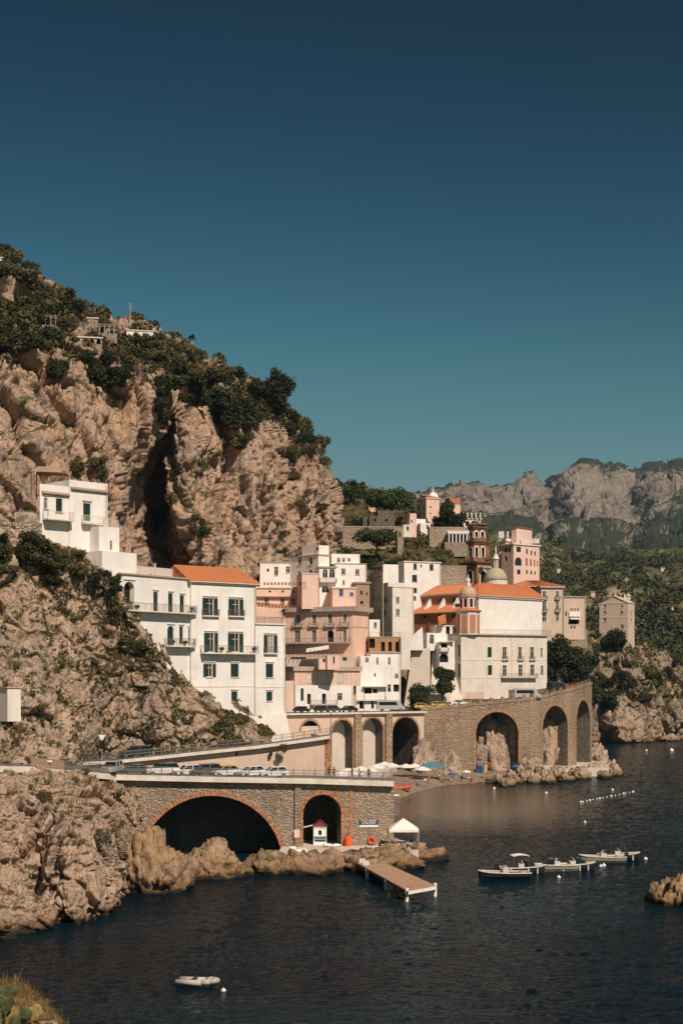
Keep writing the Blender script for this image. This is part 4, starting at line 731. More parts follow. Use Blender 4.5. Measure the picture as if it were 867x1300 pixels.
# chapel with little dome
co = XD(594, 354.0 + DOFF); o = Vector((co.x, co.y, 0)); z0, z1, z2, z3 = ZY(806, 354 + DOFF), ZY(776, 354 + DOFF), ZY(757, 354 + DOFF), ZY(735, 354 + DOFF)
q = MB(); q.lathe(o, [(2.9, z0), (2.9, z1 - .3), (3.2, z1 - .2), (3.3, z1)], 8, a0=R(22.5 + 20)); cp = q.build('chapel', 'offwhite', ch)
for k, a in enumerate(range(8)):
    t = R(22.5 + 20 + 45 * a + 22.5); dr = Vector((math.cos(t), math.sin(t), 0)); tn = Vector((-dr.y, dr.x, 0))
    if dr.y < .3:
        q = MB(); b = o + dr * 2.69 + Vector((0, 0, z0 + .4)); q.box(b - tn * .8, tn * 1.6, dr * .05, (0, 0, z1 - z0 - 1.3)); q.build('panel', 'churchorange', cp)
        q = MB(); b = o + dr * 1.86 + Vector((0, 0, z1 + 1.0)); q.box(b - tn * .38, tn * .76, dr * .05, (0, 0, 2.1)); q.build('window', 'dark', cp)
q = MB(); q.lathe(o, [(3.3, z1 + .02), (3.5, z1 + .05), (2.2, z1 + .75)], 8, a0=R(42.5)); q.build('apron_roof', 'tiles', ch)
q = MB(); q.lathe(o, [(2.05, z1 + .5), (2.05, z2 - .2), (2.4, z2 - .1), (2.4, z2 + .1)], 8, a0=R(42.5)); q.build('drum', 'palepink', ch)
rr = 2.2; q = MB(); q.lathe(o, [(rr * math.cos(a), z2 + .1 + (z3 - z2) * .58 * math.sin(a)) for a in [R(i * 11) for i in range(8)]], 20); dm = q.build('dome', 'domestone', ch, True)
q = MB(); q.lathe(o, [(.55, z3 - 1.75), (.5, z3 - .6), (.65, z3 - .5), (.5, z3 - .1), (.15, z3 + .35), (.05, z3 + 1.3)], 10); q.build('lantern', 'trim', dm)
# main dome behind
co = XD(629, 378 + DOFF); o = Vector((co.x, co.y, 0)); zb_, zt_ = ZY(737, 378 + DOFF), ZY(719, 378 + DOFF); q = MB()
q.lathe(o, [(3.2, zb_ - 4), (3.2, zb_), (3.35, zb_ + .1)], 20); q.build('drum', 'trim', ch)
q = MB(); q.lathe(o, [(3.1 * math.cos(R(i * 10)), zb_ + .1 + 3.4 * math.sin(R(i * 10))) for i in range(9)], 24); dm = q.build('dome', 'domegreen', ch, True)
q = MB()
for k in range(8): a = R(45 * k); q.tube(o + Vector((.55 * math.cos(a), .55 * math.sin(a), zt_ - .3)), o + Vector((.55 * math.cos(a), .55 * math.sin(a), zt_ + 1.9)), .13, n=6)
q.lathe(o, [(.95, zt_ + 1.9), (.95, zt_ + 2.1), (.5, zt_ + 2.9), (.2, zt_ + 3.4), (.2, zt_ + 4.6), (.06, zt_ + 5.6)], 10); q.build('lantern', 'trim', dm)
# bell tower
tw = empty('bell_tower', P(605, 745, 388 + DOFF), 'dark brown three tier bell tower with pale arched openings', 'tower')
def tier(cp, lp, rp, yt, yb, mat, oR, oL, frame):
    v = volume(tw, X(bt, cp), 386, 38, X(bt, rp), left=X(bt, lp), yt=Y(bt, yt), yb=Y(bt, yb), mat=mat, st=dict(sill=False), oR=ops(bt, *oR), oL=ops(bt, *oL))
    for fc, L in ((v[0], oR), (v[1], oL)):
        for o_ in L:
            u0, u1, a, b = fc.rect(bt(o_[1:])); q = MB(); e = .38; s = 12
            r = (u1 - u0) / 2; zs_ = b - r
            outer = [(u0 - e, a - .3), (u0 - e, zs_)] + [(u0 + r - (r + e) * math.cos(math.pi * k / s), zs_ + (r + e) * math.sin(math.pi * k / s)) for k in range(s + 1)] + [(u1 + e, zs_), (u1 + e, a - .3)]
            inner = [(u0, a - .3), (u0, zs_)] + [(u0 + r - r * math.cos(math.pi * k / s), zs_ + r * math.sin(math.pi * k / s)) for k in range(s + 1)] + [(u1, zs_), (u1, a - .3)]
            for i in range(len(outer) - 1):
                q.poly([fc.p(*w, .07) for w in (outer[i], outer[i + 1], inner[i + 1], inner[i])]); q.poly([fc.p(*outer[i], .07), fc.p(*outer[i + 1], .07), fc.p(*outer[i + 1], -.01), fc.p(*outer[i], -.01)])
            q.build('arch_frame', frame, tw)
    return v
def ledge(cp, lp, rp, yt, yb, mat, steps=3, grow=.25):
    for k in range(steps):
        y0 = yb + (yt - yb) * k / steps; y1 = yb + (yt - yb) * (k + 1) / steps - .01
        volume(tw, X(bt, cp), 385.6 - grow * k, 38, X(bt, rp) + k * .5, left=X(bt, lp) - k * .7, yt=Y(bt, y1), yb=Y(bt, y0), mat=mat)
def dentils(fc, z, mat):
    n = int(fc.w / .9)
    for i in range(n): q = MB(); u0 = (i + .25) * fc.w / n; fbox(q, fc, u0, u0 + .4, z - .6, z - .02, 0, .35); q.build('bracket', mat, tw)
v = tier(430, 285, 610, 745, 985, 'towerbrown', [('Da', 478, 815, 545, 962)], [('Da', 325, 815, 380, 962)], 'trim'); ledge(425, 215, 625, 695, 748, 'towerdark', 3, .35); dentils(v[0], v[3], 'trim')
v = tier(395, 325, 592, 478, 695, 'towerbrown', [('Da', 412, 525, 448, 640), ('Da', 490, 525, 526, 640)], [('Da', 345, 530, 375, 640)], 'trim'); ledge(392, 300, 605, 438, 480, 'towerdark', 2, .3)
v = tier(395, 340, 552, 300, 438, 'towerbrown', [('Da', 412, 335, 446, 400), ('Da', 484, 335, 520, 400)], [('Da', 352, 340, 378, 400)], 'trim'); ledge(390, 322, 560, 262, 302, 'towerdark', 2, .3)
q = MB(); c0 = XD(605.5, 390 + DOFF); zt_ = ZY(Y(bt, 262), 390 + DOFF); q.lathe((c0.x, c0.y, 0), [(3.0, zt_), (2.6, zt_ + .5), (1.0, zt_ + .8)], 8); q.build('cap', 'towerdark', tw)
for x, y in ((560, 690), (590, 680), (330, 690), (300, 700)):
    q = MB(); p = PO(X(bt, x), Y(bt, y), 384); q.lathe(p, [(.35, -.3), (.6, .2), (.55, .7), (.2, 1.2)], 8); q.build('urn', 'towerdark', tw)
# house under the church, on the sea road
h = house('old_white_house', 640, 893, 352, 'large weathered white house with stained walls below the church on the viaduct road'); so = dict(shut='shutter', surround=True, trim='trim')
a = volume(h, 585, 351, 30, 694, left=571, yt=806, yb=896, mat='oldwhite', st=so, oR=ops(m7, ('C', 222, 98, 245, 157), ('g', 309, 98, 332, 165), ('g', 399, 98, 420, 168), ('g', 468, 98, 490, 168), ('g', 528, 103, 540, 158), ('C', 223, 203, 247, 260), ('g', 309, 203, 332, 268), ('g', 401, 200, 424, 268), ('g', 469, 200, 492, 265), ('g', 529, 205, 544, 262)), oL=ops(m7, ('D', 50, 85, 66, 150), ('D', 50, 195, 66, 270)))
q = MB(); f0 = a[0]; z = a[3]; fbox(q, f0, -1, f0.w + 1.2, z + .01, z + .35, -7, .55); fbox(q, a[1], -.5, a[1].w - .01, z + .012, z + .348, -3, .5); q.build('terrace_slab', 'stringc', h)
q = MB(); bars(q, [f0.p(-.6, z + .35, .4), f0.p(f0.w + 1, z + .35, .4)], 1.1, .35, .02, .03); q.build('terrace_railing', 'rail', h)
balcony(h, f0, X(m7, 298), X(m7, 500), Y(m7, 274), 1.2, 1.0, 'stringc')
for x0, x1 in ((303, 340), (393, 428), (462, 497)): balcony(h, f0, X(m7, x0), X(m7, x1), Y(m7, 172), .5, .9, 'stringc')
q = MB(); u0, u1, z0, z1 = f0.rect(m7((97, 357, 200, 402))); fbox(q, f0, u0, u1, z0 - 1, z1, -.02, .06); q.build('garage_door', 'beige', h)
for yy in (175, 278): q = MB(); z = ZY(Y(m7, yy), 356 + DOFF); fbox(q, f0, .02, f0.w - .02, z, z + .18, -.01, .08); q.build('string_course', 'trim', h)
q = MB(); u0 = f0.u(X(m7, 358)); fbox(q, f0, u0, u0 + .14, a[2], a[3], 0, .14); q.build('drainpipe', 'trim', h)
# buttress walls and the little white chapel beside it
h = house('buttress_wall', 545, 895, 350, 'massive sloping grey buttress wall under the church', 'wall'); 
def slab4(p, q_, mat, nm, root): e = MB(); e.hexa(p, q_); return e.build(nm, mat, root)
A0, A1 = PO(512, 902, 347), PO(546, 902, 347); B0, B1 = PO(524, 823, 353), PO(546, 823, 353)
slab4((A0, A1, A1 + Vector((0, 12, 0)), A0 + Vector((0, 12, 0))), (B0, B1, B1 + Vector((0, 12, 0)), B0 + Vector((0, 12, 0))), 'greywall', 'buttress', h)
A0, A1 = PO(546, 902, 349.5), PO(586, 902, 349.5); B0, B1 = PO(549, 822, 355), PO(586, 822, 356); slab4((A0, A1, A1 + Vector((0, 10, 0)), A0 + Vector((0, 10, 0))), (B0, B1, B1 + Vector((0, 10, 0)), B0 + Vector((0, 10, 0))), 'oldwhite', 'buttress', h)
e = MB(); ap = [PO(X(m6, x), Y(m6, y), 350.5) for x, y in ((103, 690), (103, 625), (118, 585), (145, 548), (182, 512), (226, 474), (234, 690))]; bk = [p + Vector((0, 3.5, 0)) for p in ap]; e.poly(ap); e.poly(bk[::-1]); [e.poly((ap[k], bk[k], bk[(k + 1) % 7], ap[(k + 1) % 7])) for k in range(7)]; e.build('curved_buttress', 'white', h)
h = house('chapel_annex', 560, 825, 352, 'small white annex with arched niche in front of the church aisle'); a = volume(h, X(m6, 268), 353, 10, X(m6, 350), depth=6, yt=Y(m6, 530), yb=826, mat='white', st=s6, oR=ops(m6, ('ga', 290, 545, 330, 632))); q4 = a[4]
volume(h, X(m6, 350), 354, 10, X(m6, 520), depth=6, yt=Y(m6, 462), yb=826, mat='white', st=s6, oR=ops(m6, ('Da', 440, 468, 478, 540), ('Da', 500, 468, 522, 540)), cornice=('trim', .2, .15)); a = volume(h, X(m6, 380), 350.5, 10, X(m6, 520), depth=4, yt=Y(m6, 615), yb=850, mat='white', st=s6, oR=ops(m6, ('D', 395, 625, 455, 665), ('D', 484, 632, 500, 658), ('Da', 376, 718, 462, 800))); e = MB(); z = a[3]; fbox(e, a[0], .1, 3.6, z + .1, z + .25, -.5, 1.0); e.build('canopy', 'canvas', h); balcony(h, a[0], X(m6, 385), X(m6, 465), Y(m6, 695), .7, .8, 'trim')
e = MB(); p0, p1 = PO(X(m6, 375), Y(m6, 462), 352), PO(X(m6, 445), Y(m6, 440), 352); e.hexa((p0, p1, p1 + Vector((0, 4, 2.2)), p0 + Vector((0, 4, 2.2))), (p0 + Vector((0, 0, .15)), p1 + Vector((0, 0, .15)), p1 + Vector((0, 4, 2.4)), p0 + Vector((0, 4, 2.4)))); e.build('roof', 'tiles', h)
h = house('roadside_wall', 556, 893, 346, 'white roadside wall below the ivy covered corner', 'wall'); volume(h, X(m6, 255), 346, 6, X(m6, 485), depth=3, yt=Y(m6, 1095), yb=905, mat='oldwhite', st=s6)

DOFF = 0.0
# ------------------------------------------------------------------ houses up the slope and on the far side
h = house('pink_tower_house', 660, 733, 440, 'tall pink house with terrace pillars and penthouse behind the dome'); sk = dict(sill=False, trim='trim', frame='woodframe', shut='redwall')
a = volume(h, X(s7, 597), 440, 38, X(s7, 728), left=X(s7, 538), yt=Y(s7, 196), yb=745, mat='palepink', st=sk, oR=ops(s7, ('g', 612, 213, 634, 240), ('ga', 604, 266, 638, 308), ('g', 615, 327, 632, 352), ('g', 660, 225, 668, 250), ('g', 683, 232, 690, 255), ('g', 701, 236, 708, 258), ('C', 657, 272, 668, 308), ('C', 679, 276, 689, 310), ('C', 698, 280, 706, 312), ('C', 714, 284, 720, 314), ('g', 660, 330, 668, 350), ('g', 682, 333, 690, 352), ('g', 701, 336, 708, 353)), oL=ops(s7, ('g', 552, 218, 565, 242), ('g', 570, 218, 583, 242), ('g', 552, 262, 565, 285)), cornice=('trim', .35, .35))
volume(h, X(s7, 612), 446, 50, X(s7, 690), left=X(s7, 588), yt=Y(s7, 112), yb=Y(s7, 200), mat='palepink', cornice=('towerbrown', .3, .3)); b = volume(h, X(s7, 560), 446, 50, X(s7, 600), left=X(s7, 524), yt=Y(s7, 172), yb=745, mat='palepink', cornice=('trim', .8, .4))
for k, x in enumerate((527, 536, 545, 568, 640, 655, 668, 680, 694, 704, 714, 722)): p = P(X(s7, x), Y(s7, 168 if k < 4 else 200), 444 if k < 4 else 447); e = MB(); e.cbox((p.x, p.y, p.z + .9), .5, .5, 1.9 if k < 4 else 1.4); e.build('pillar', 'trim', h)
h = house('beige_palace', 700, 805, 405, 'beige palace with three rows of tall balcony windows right of the church'); sk = dict(surround=True, trim='trim')
a = volume(h, X(s8, 178), 418, 14, X(s8, 284), depth=12, yt=Y(s8, 397), yb=815, mat='beige', st=sk, oR=ops(s8, ('g', 184, 422, 202, 458), ('g', 249, 422, 264, 455), ('g', 184, 475, 202, 520), ('g', 249, 475, 264, 515), ('g', 183, 535, 203, 570), ('g', 249, 535, 264, 568)), cornice=('stringc', .5, .5))
for y in (460, 521): balcony(h, a[0], X(s8, 180), X(s8, 206), Y(s8, y), .7, .9, 'stringc'); balcony(h, a[0], X(s8, 244), X(s8, 268), Y(s8, y), .7, .9, 'stringc')
b = volume(h, X(s8, 60), 421, 14, X(s8, 178), depth=12, yt=Y(s8, 405), yb=815, mat='beige'); hip(h, [b[4][0], a[4][1], a[4][2], b[4][3]], a[3] + .05, 1.9, .3, inset=5)
h = house('beige_palace', 727, 800, 432, 'lower beige house with pale blue awning beside the beige palace'); a = volume(h, X(s8, 287), 432, 10, X(s8, 392), depth=9, yt=Y(s8, 447), yb=812, mat='beige', st=s6, oR=ops(s8, ('g', 318, 505, 330, 520), ('g', 335, 505, 345, 520), ('g', 350, 505, 360, 520), ('D', 316, 550, 362, 580), ('g', 320, 588, 328, 605), ('g', 335, 588, 343, 605), ('g', 295, 520, 303, 545)), cornice=('stringc', .3, .3)); u0, u1, z0, z1 = a[0].rect(s8((314, 545, 362, 552))); e = MB(); e.hexa((a[0].p(u0, z0 - .5, 1.4), a[0].p(u1, z0 - .5, 1.4), a[0].p(u1, z0, 0), a[0].p(u0, z0, 0)), (a[0].p(u0, z0 - .4, 1.4), a[0].p(u1, z0 - .4, 1.4), a[0].p(u1, z0 + .1, 0), a[0].p(u0, z0 + .1, 0))); e.build('awning', 'railwhite', h)
q = MB(); u0, u1, z0, z1 = a[0].rect(s8((312, 522, 364, 545))); fbox(q, a[0], u0, u1, z0, z1, 0, .5); q.build('bay', 'white', h); chimney(h, a[0].p(9.5, a[3], -2), 1.5, 1.2, 'beige')
h = house('gabled_beige_house', 782, 822, 556, 'tall beige house with low gable and tiny windows standing alone on the terraces'); a = volume(h, X(r3, 522), 574, 60, X(r3, 563), left=X(r3, 345), yt=Y(r3, 172), yb=842, mat='beige', st=dict(sill=True, trim='trim'), oL=ops(r3, ('ga', 370, 185, 388, 203), ('ga', 475, 187, 492, 202), ('g', 370, 222, 387, 245), ('g', 473, 224, 492, 245), ('g', 370, 262, 388, 290), ('g', 475, 308, 495, 333), ('D', 520, 350, 540, 378)), oR=ops(r3, ('g', 540, 225, 548, 250), ('g', 540, 270, 548, 295)), cornice=('trim', .2, .15))
fc = a[1]; um = fc.w / 2; e = MB(); e.poly((fc.p(0, a[3], 0), fc.p(fc.w, a[3], 0), fc.p(um, a[3] + 2.6, 0))); e.poly((fc.p(-.3, a[3], .3), fc.p(um, a[3] + 2.75, .3), fc.p(um, a[3] + 2.75, -9), fc.p(-.3, a[3], -9))); e.poly((fc.p(um, a[3] + 2.75, .3), fc.p(fc.w + .3, a[3], .3), fc.p(fc.w + .3, a[3], -9), fc.p(um, a[3] + 2.75, -9))); e.build('gable', 'beige', h); chimney(h, fc.p(um, a[3] + 2.3, -2), 1.2, .8, 'beige'); q = MB(); z = ZY(Y(r3, 252), 556); fbox(q, fc, .02, fc.w - .02, z, z + .2, -.01, .1); q.build('string_course', 'trim', h)
for nm, x0, x1, yt_, yb_, d_, lb in (('terrace_wall', 700, 745, 800, 816, 450, 'stone wall at the foot of the beige palace'), ('terrace_wall', 435, 512, 668, 690, 452, 'long stone terrace wall under the old ruined house'), ('terrace_wall', 545, 600, 669, 690, 462, 'plain stone garden wall below the dark conifers'), ('terrace_wall', 540, 592, 718, 748, 405, 'high rough stone wall beside the bell tower')):
    pt_ = 'shore_headland' if x0 > 730 else None
    if pt_: d_ = min(hit(pt_, x_, yb_ - 3, 4)[0].y for x_ in (x0 + 4, (x0 + x1) / 2, x1 - 4)) - .8
    h = house(nm, (x0 + x1) / 2, yb_, d_, lb, 'wall'); volume(h, x0, d_, 5, x1, depth=4, yt=yt_, yb=yb_ + 7, mat='terrace', cornice=('stringc', .2, .1))
def drape_wall(patch_, pxs, pys, hgt, label):
    pts = [hit(patch_, x, y, 3)[0] for x, y in zip(pxs, pys)]; h = empty('terrace_wall', pts[0], label, 'wall'); mb = MB(); z_ = sorted(p.z for p in pts)[len(pts) // 2] + hgt
    for a, b in zip(pts, pts[1:]): b = Vector((b.x - .02, b.y, b.z)); a0, b0 = Vector((a.x, a.y - .6, min(a.z, b.z) - 2.5)), Vector((b.x, b.y - .6, min(a.z, b.z) - 2.5)); mb.hexa((a0, b0, b0 + Vector((0, 1.2, 0)), a0 + Vector((0, 1.2, 0))), tuple(Vector((q.x, q.y, z_ + .15 * math.sin(q.x))) for q in (a0, b0, b0 + Vector((0, 1.2, 0)), a0 + Vector((0, 1.2, 0)))))
    mb.build('wall', 'terrace', h)
drape_wall('shore_headland', [748 + 6 * k for k in range(8)], [833] * 8, 1.5, 'middle stone terrace wall above the viaduct trees'); drape_wall('shore_headland', [756 + 6 * k for k in range(11)], [848 + k * .6 for k in range(11)], 1.3, 'lowest stone terrace wall above the rocky shore'); drape_wall('town_slope', [708 + 6 * k for k in range(8)], [815] * 8, 1.6, 'pale stone terrace wall below the beige palace'); drape_wall('shore_headland', [806 + 7 * k for k in range(7)], [838 + k for k in range(7)], 1.2, 'low stone terrace wall right of the lone beige house')
# hillside villa and its neighbours
h = house('red_villa', 550, 662, 516, 'red and salmon villa with small white dome among the pines'); a = volume(h, X(m8, 740), 512, 20, X(m8, 850), left=X(m8, 655), yt=Y(m8, 212), yb=680, mat='salmon', st=dict(sill=False, trim='trim', surround=True), oL=ops(m8, ('g', 668, 270, 690, 312), ('g', 712, 270, 728, 310), ('g', 668, 335, 690, 380), ('g', 712, 335, 726, 360)), oR=ops(m8, ('g', 765, 285, 785, 300), ('g', 765, 340, 785, 352)), cornice=('trim', .3, .3)); hip(h, a[4], a[3] + .06, 1.2, .3); o = P(X(m8, 800), Y(m8, 206), 516); e = MB(); e.lathe((o.x, o.y + 2, 0), [(2.0, o.z - .8), (2.0, o.z - .1), (1.8, o.z + .6), (1.2, o.z + 1.4), (.35, o.z + 1.9), (.2, o.z + 2.1), (.15, o.z + 2.8), (.04, o.z + 3.8)], 14); e.build('dome', 'white', h, True)
volume(h, 571, 522, 20, 584, depth=4, yt=632, yb=664, mat='salmon', cornice=('redwall', 2.2, .05), st=s6)
h = house('ruined_house', 480, 675, 468, 'dark roofless stone house below the umbrella pine'); volume(h, X(m8, 258), 468, 8, X(m8, 475), depth=7, yt=Y(m8, 365), yb=682, mat='ruin_archshade', st=s6, oR=ops(m8, ('D', 285, 450, 305, 495), ('Da', 335, 455, 365, 495), ('D', 380, 460, 415, 495), ('D', 300, 390, 318, 412), ('D', 395, 392, 412, 415))); volume(h, X(m8, 205), 469, 8, X(m8, 258), depth=6, yt=Y(m8, 375), yb=682, mat='ruin_archshade'); volume(h, X(m8, 330), 476, 8, X(m8, 470), depth=6, yt=Y(m8, 320), yb=668, mat='ruin_archshade')
h = house('white_cottage', 540, 674, 482, 'small white cottage with arched parapet below the red villa'); volume(h, X(m8, 690), 480, 10, X(m8, 775), depth=6, yt=Y(m8, 425), yb=682, mat='white', st=s6, oR=ops(m8, ('ga', 740, 440, 762, 480))); volume(h, X(m8, 655), 484, 10, X(m8, 735), depth=5, yt=Y(m8, 392), yb=680, mat='white')
h = house('pink_cottage', 523, 670, 478, 'pale pink cottage beside the dark ruined house'); volume(h, X(m8, 600), 476, 14, X(m8, 657), depth=6, yt=Y(m8, 345), yb=682, mat='palepink', st=s6, oR=ops(m8, ('D', 575, 460, 590, 490), ('g', 610, 400, 625, 425))); volume(h, X(m8, 545), 474, 8, X(m8, 610), depth=5, yt=Y(m8, 440), yb=682, mat='offwhite', st=s6, oR=ops(m8, ('D', 575, 455, 592, 492)))
h = house('stone_tower', 507, 692, 440, 'slim stone gate tower above the second pine'); volume(h, X(m8, 497), 440, 12, X(m8, 535), depth=3, yt=Y(m8, 490), yb=712, mat='terrace', st=s6, oR=ops(m8, ('D', 510, 505, 524, 545)))
h = house('orange_cottage', 471, 650, 520, 'tiny orange cottage on the scrub ridge'); volume(h, X(m8, 255), 520, 10, X(m8, 310), depth=5, yt=Y(m8, 292), yb=656, mat='peach', st=s6)
cr6 = crop(420, 590, 3.941)
h = house('white_loggia', 598, 674, 478, 'white loggia with balustrade behind the bell tower top'); volume(h, X(cr6, 660), 478, 10, X(cr6, 750), depth=6, yt=Y(cr6, 268), yb=690, mat='white', st=s6, oR=ops(cr6, ('D', 672, 282, 692, 308), ('D', 702, 282, 735, 300)), cornice=('trim', .3, .3))
for x in (662, 682, 703, 724, 746): p = P(X(cr6, x), Y(cr6, 266), 478); e = MB(); e.lathe(p, [(.3, 0), (.25, 1.0), (.4, 1.2), (.1, 1.7)], 8); e.build('urn', 'trim', h)
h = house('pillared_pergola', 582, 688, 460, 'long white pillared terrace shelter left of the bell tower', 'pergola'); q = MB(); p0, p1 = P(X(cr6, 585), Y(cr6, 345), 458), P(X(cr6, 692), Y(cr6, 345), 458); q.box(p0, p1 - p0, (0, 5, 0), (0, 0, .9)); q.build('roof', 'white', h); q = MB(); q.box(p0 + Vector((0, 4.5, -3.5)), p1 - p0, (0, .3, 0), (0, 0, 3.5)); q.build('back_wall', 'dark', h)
for k in range(6): e = MB(); p = p0.lerp(p1, (k + .3) / 6); e.tube(p + Vector((0, .3, -2.6)), p + Vector((0, .3, 0)), .22, n=8); e.build('pillar', 'white', h)
q = MB(); q.box(p0 + Vector((-1, -.2, -7)), p1 - p0 + Vector((2, 0, 0)), (0, 5, 0), (0, 0, 4.4)); q.build('base_wall', 'terrace', h)
# small buildings on top of the headland
for x, y, w_, hh, lb, mt in ((5, 362, 26, 14, 'white hilltop house with flat roof on the headland', 'white'), (178, 424, 34, 11, 'white farmhouse by the vine pergolas on the headland top', 'white'), (-2, 333, 12, 14, 'white house half hidden by trees on the upper headland', 'white'), (113, 432, 34, 10, 'low arcaded farm shed on the headland terraces', 'terrace'), (118, 410, 14, 14, 'square stone hut on the headland terraces', 'terrace')):
    p, n_ = hit('headland', x, y + 4, 4); dd = p.y + 1; h = empty('hilltop_house', P(x, y + hh / 2, dd), lb, 'house'); x0, x1 = x - w_ / 2, x + w_ / 2
    ar = [('Da', (x0 + (x1 - x0) * (k + .18) / 4, y - 2, x0 + (x1 - x0) * (k + .78) / 4, y + 5)) for k in range(4)] if 'arcaded' in lb else [('D', (x0 + w_ * .25, y - 1, x0 + w_ * .34, y + 3)), ('D', (x0 + w_ * .6, y - 1, x0 + w_ * .7, y + 4))]
    volume(h, x0, dd, 12, x1, depth=6, yt=y - hh / 2, yb=y + hh / 2 + 14, mat=mt, st=s6, oR=ar, cornice=('trim', .2, .2))
    if 'white hilltop' in lb: volume(h, x0 + 3, dd + 2, 12, x1 - 8, depth=4, yt=y - hh / 2 - 5, yb=y, mat='white')
for x, y, w_, t in ((118, 421, 62, 12), (160, 418, 60, 26), (55, 412, 50, 4), (30, 350, 30, 30)):
    p, n_ = hit('headland', x, y + 2, 4); dd = p.y; h = empty('terrace_wall', P(x, y + 3, dd), 'low dry stone terrace wall on the headland top', 'wall', 'headland terrace walls'); a = volume(h, x - w_ / 2, dd, t, x + w_ / 2, depth=3, yt=y, yb=y + 12, mat='terrace')
    vp = empty('vine_pergola', P(x, y, dd), 'rows of grey posts carrying a vine pergola on the headland terraces', 'pergola', 'vine pergolas on the headland'); n = int(w_ / 6)
    for k in range(n):
        u_ = a[0].w * (k + .5) / n
        for o_ in (-.3, -2.6): e = MB(); e.tube(a[0].p(u_, a[3] - .5, o_), a[0].p(u_, a[3] + 2.2, o_), .07, n=5); e.build('post', 'grey', vp)
    e = MB(); [e.tube(a[0].p(0, a[3] + 2.1, o_), a[0].p(a[0].w, a[3] + 2.1, o_), .05, n=5) for o_ in (-.3, -1.5, -2.6)]; e.build('rails', 'grey', vp)
for x, yb_, yt_, lb in ((41, 382, 353, 'wooden utility pole on the upper headland'), (166, 412, 384, 'thin metal antenna mast on the headland ridge')):
    p, n_ = hit('headland', x, yb_ - 3, 4); dd = p.y; h = empty('mast', P(x, yb_, dd), lb, 'pole'); e = MB(); e.tube(P(x, yb_ + 5, dd), P(x, yt_, dd), .13, .09, n=6); e.build('pole', 'grey', h); e = MB()
    for k in (0, 1, 2) if 'antenna' in lb else (0,): z = P(x, yt_ + 2 + k * 3, dd); e.tube(z - Vector((.7, 0, 0)), z + Vector((.7, 0, 0)), .05, n=5)
    e.build('crossarm', 'grey', h)
# scattered houses on the far hillside
for x, y, w_ in ((797, 755, 8), (840, 722, 5), (705, 724, 5), (862, 800, 10), (824, 831, 9), (742, 820, 7), (850, 770, 5)):
    p, n_ = hit('wooded_hillside', x, y, 5); h = empty('far_house', p, 'small pale farmhouse on the wooded hillside across the valley', 'house', 'farmhouses on the far hillside'); s = w_ * p.y / F / 2; e = MB(); e.box(p + Vector((-s, -s, -2)), (2 * s, 0, 0), (0, 2 * s, 0), (0, 0, s * 1.1 + 2)); e.build('wall', 'offwhite', h); e = MB(); z = p + Vector((0, 0, s * 1.1)); e.poly((z + Vector((-s, -s, 0)), z + Vector((s, -s, 0)), z + Vector((s, 0, s * .5)), z + Vector((-s, 0, s * .5)))); e.poly((z + Vector((-s, s, 0)), z + Vector((s, s, 0)), z + Vector((s, 0, s * .5)), z + Vector((-s, 0, s * .5)))); e.build('roof', 'brownwall', h)
    e = MB(); e.box(p + Vector((-s * .3, -s - .05, s * .2)), (s * .3, 0, 0), (0, .1, 0), (0, 0, s * .5)); e.build('window', 'dark', h)

# ------------------------------------------------------------------ roads, bridge, ramp, viaducts
def poly3(L): return [P(*a) for a in L]
def ribbon(name, front, back, th, mats, label, kind='structure', parent=None, over=0):
    """deck between a front and a back edge line, th thick"""
    mb = MB(); z = Vector((0, 0, th)); n = len(front)
    for i in range(n - 1):
        a, b, c_, d_ = front[i], front[i + 1], back[i + 1], back[i]
        mb.poly((a, b, c_, d_), 0); mb.poly((a - z, b - z, b, a), 1); mb.poly((d_ - z, c_ - z, b - z, a - z), 1); mb.poly((c_ - z, d_ - z, d_, c_), 1)
    mb.poly((front[0], back[0], back[0] - z, front[0] - z), 1); mb.poly((front[-1], back[-1], back[-1] - z, front[-1] - z), 1)
    return tag(mb.build(name, mats, parent), label, kind=kind)
def sh_(v, dx=0, dy=0, dz=0): return v + Vector((dx, dy, dz))
def railing(pts, h, label, sp=1.5, cat='railing', mat='rail', mesh=True, group=None):
    r = empty('railing', pts[0], label, cat, group); mb = MB(); me = None
    for a, b in zip(pts, pts[1:]):
        L = (b - a).length; n = max(1, round(L / sp)); up = Vector((0, 0, 1))
        for zz in (h - .04, h * .55, .12): mb.tube(a + up * zz, b + up * zz, .035, n=5)
        if mesh:
            k = int(L / .17)
            for i in range(k): q = a.lerp(b, (i + .5) / k); mb.box(q + Vector((-.012, -.012, .1)), (.024, 0, 0), (0, .024, 0), (0, 0, h - .15))
        for i in range(n + (b is pts[-1])):
            q = a.lerp(b, i / n)
            if me is None: e = MB(); e.cbox((0, 0, h / 2 + .02), .09, .09, h + .04); o = e.build('post', mat); me = o.data; o.parent = r
            else: o = link('post', me, r)
            o.location = q - r.location
    mb.build('rails', mat, r); return r
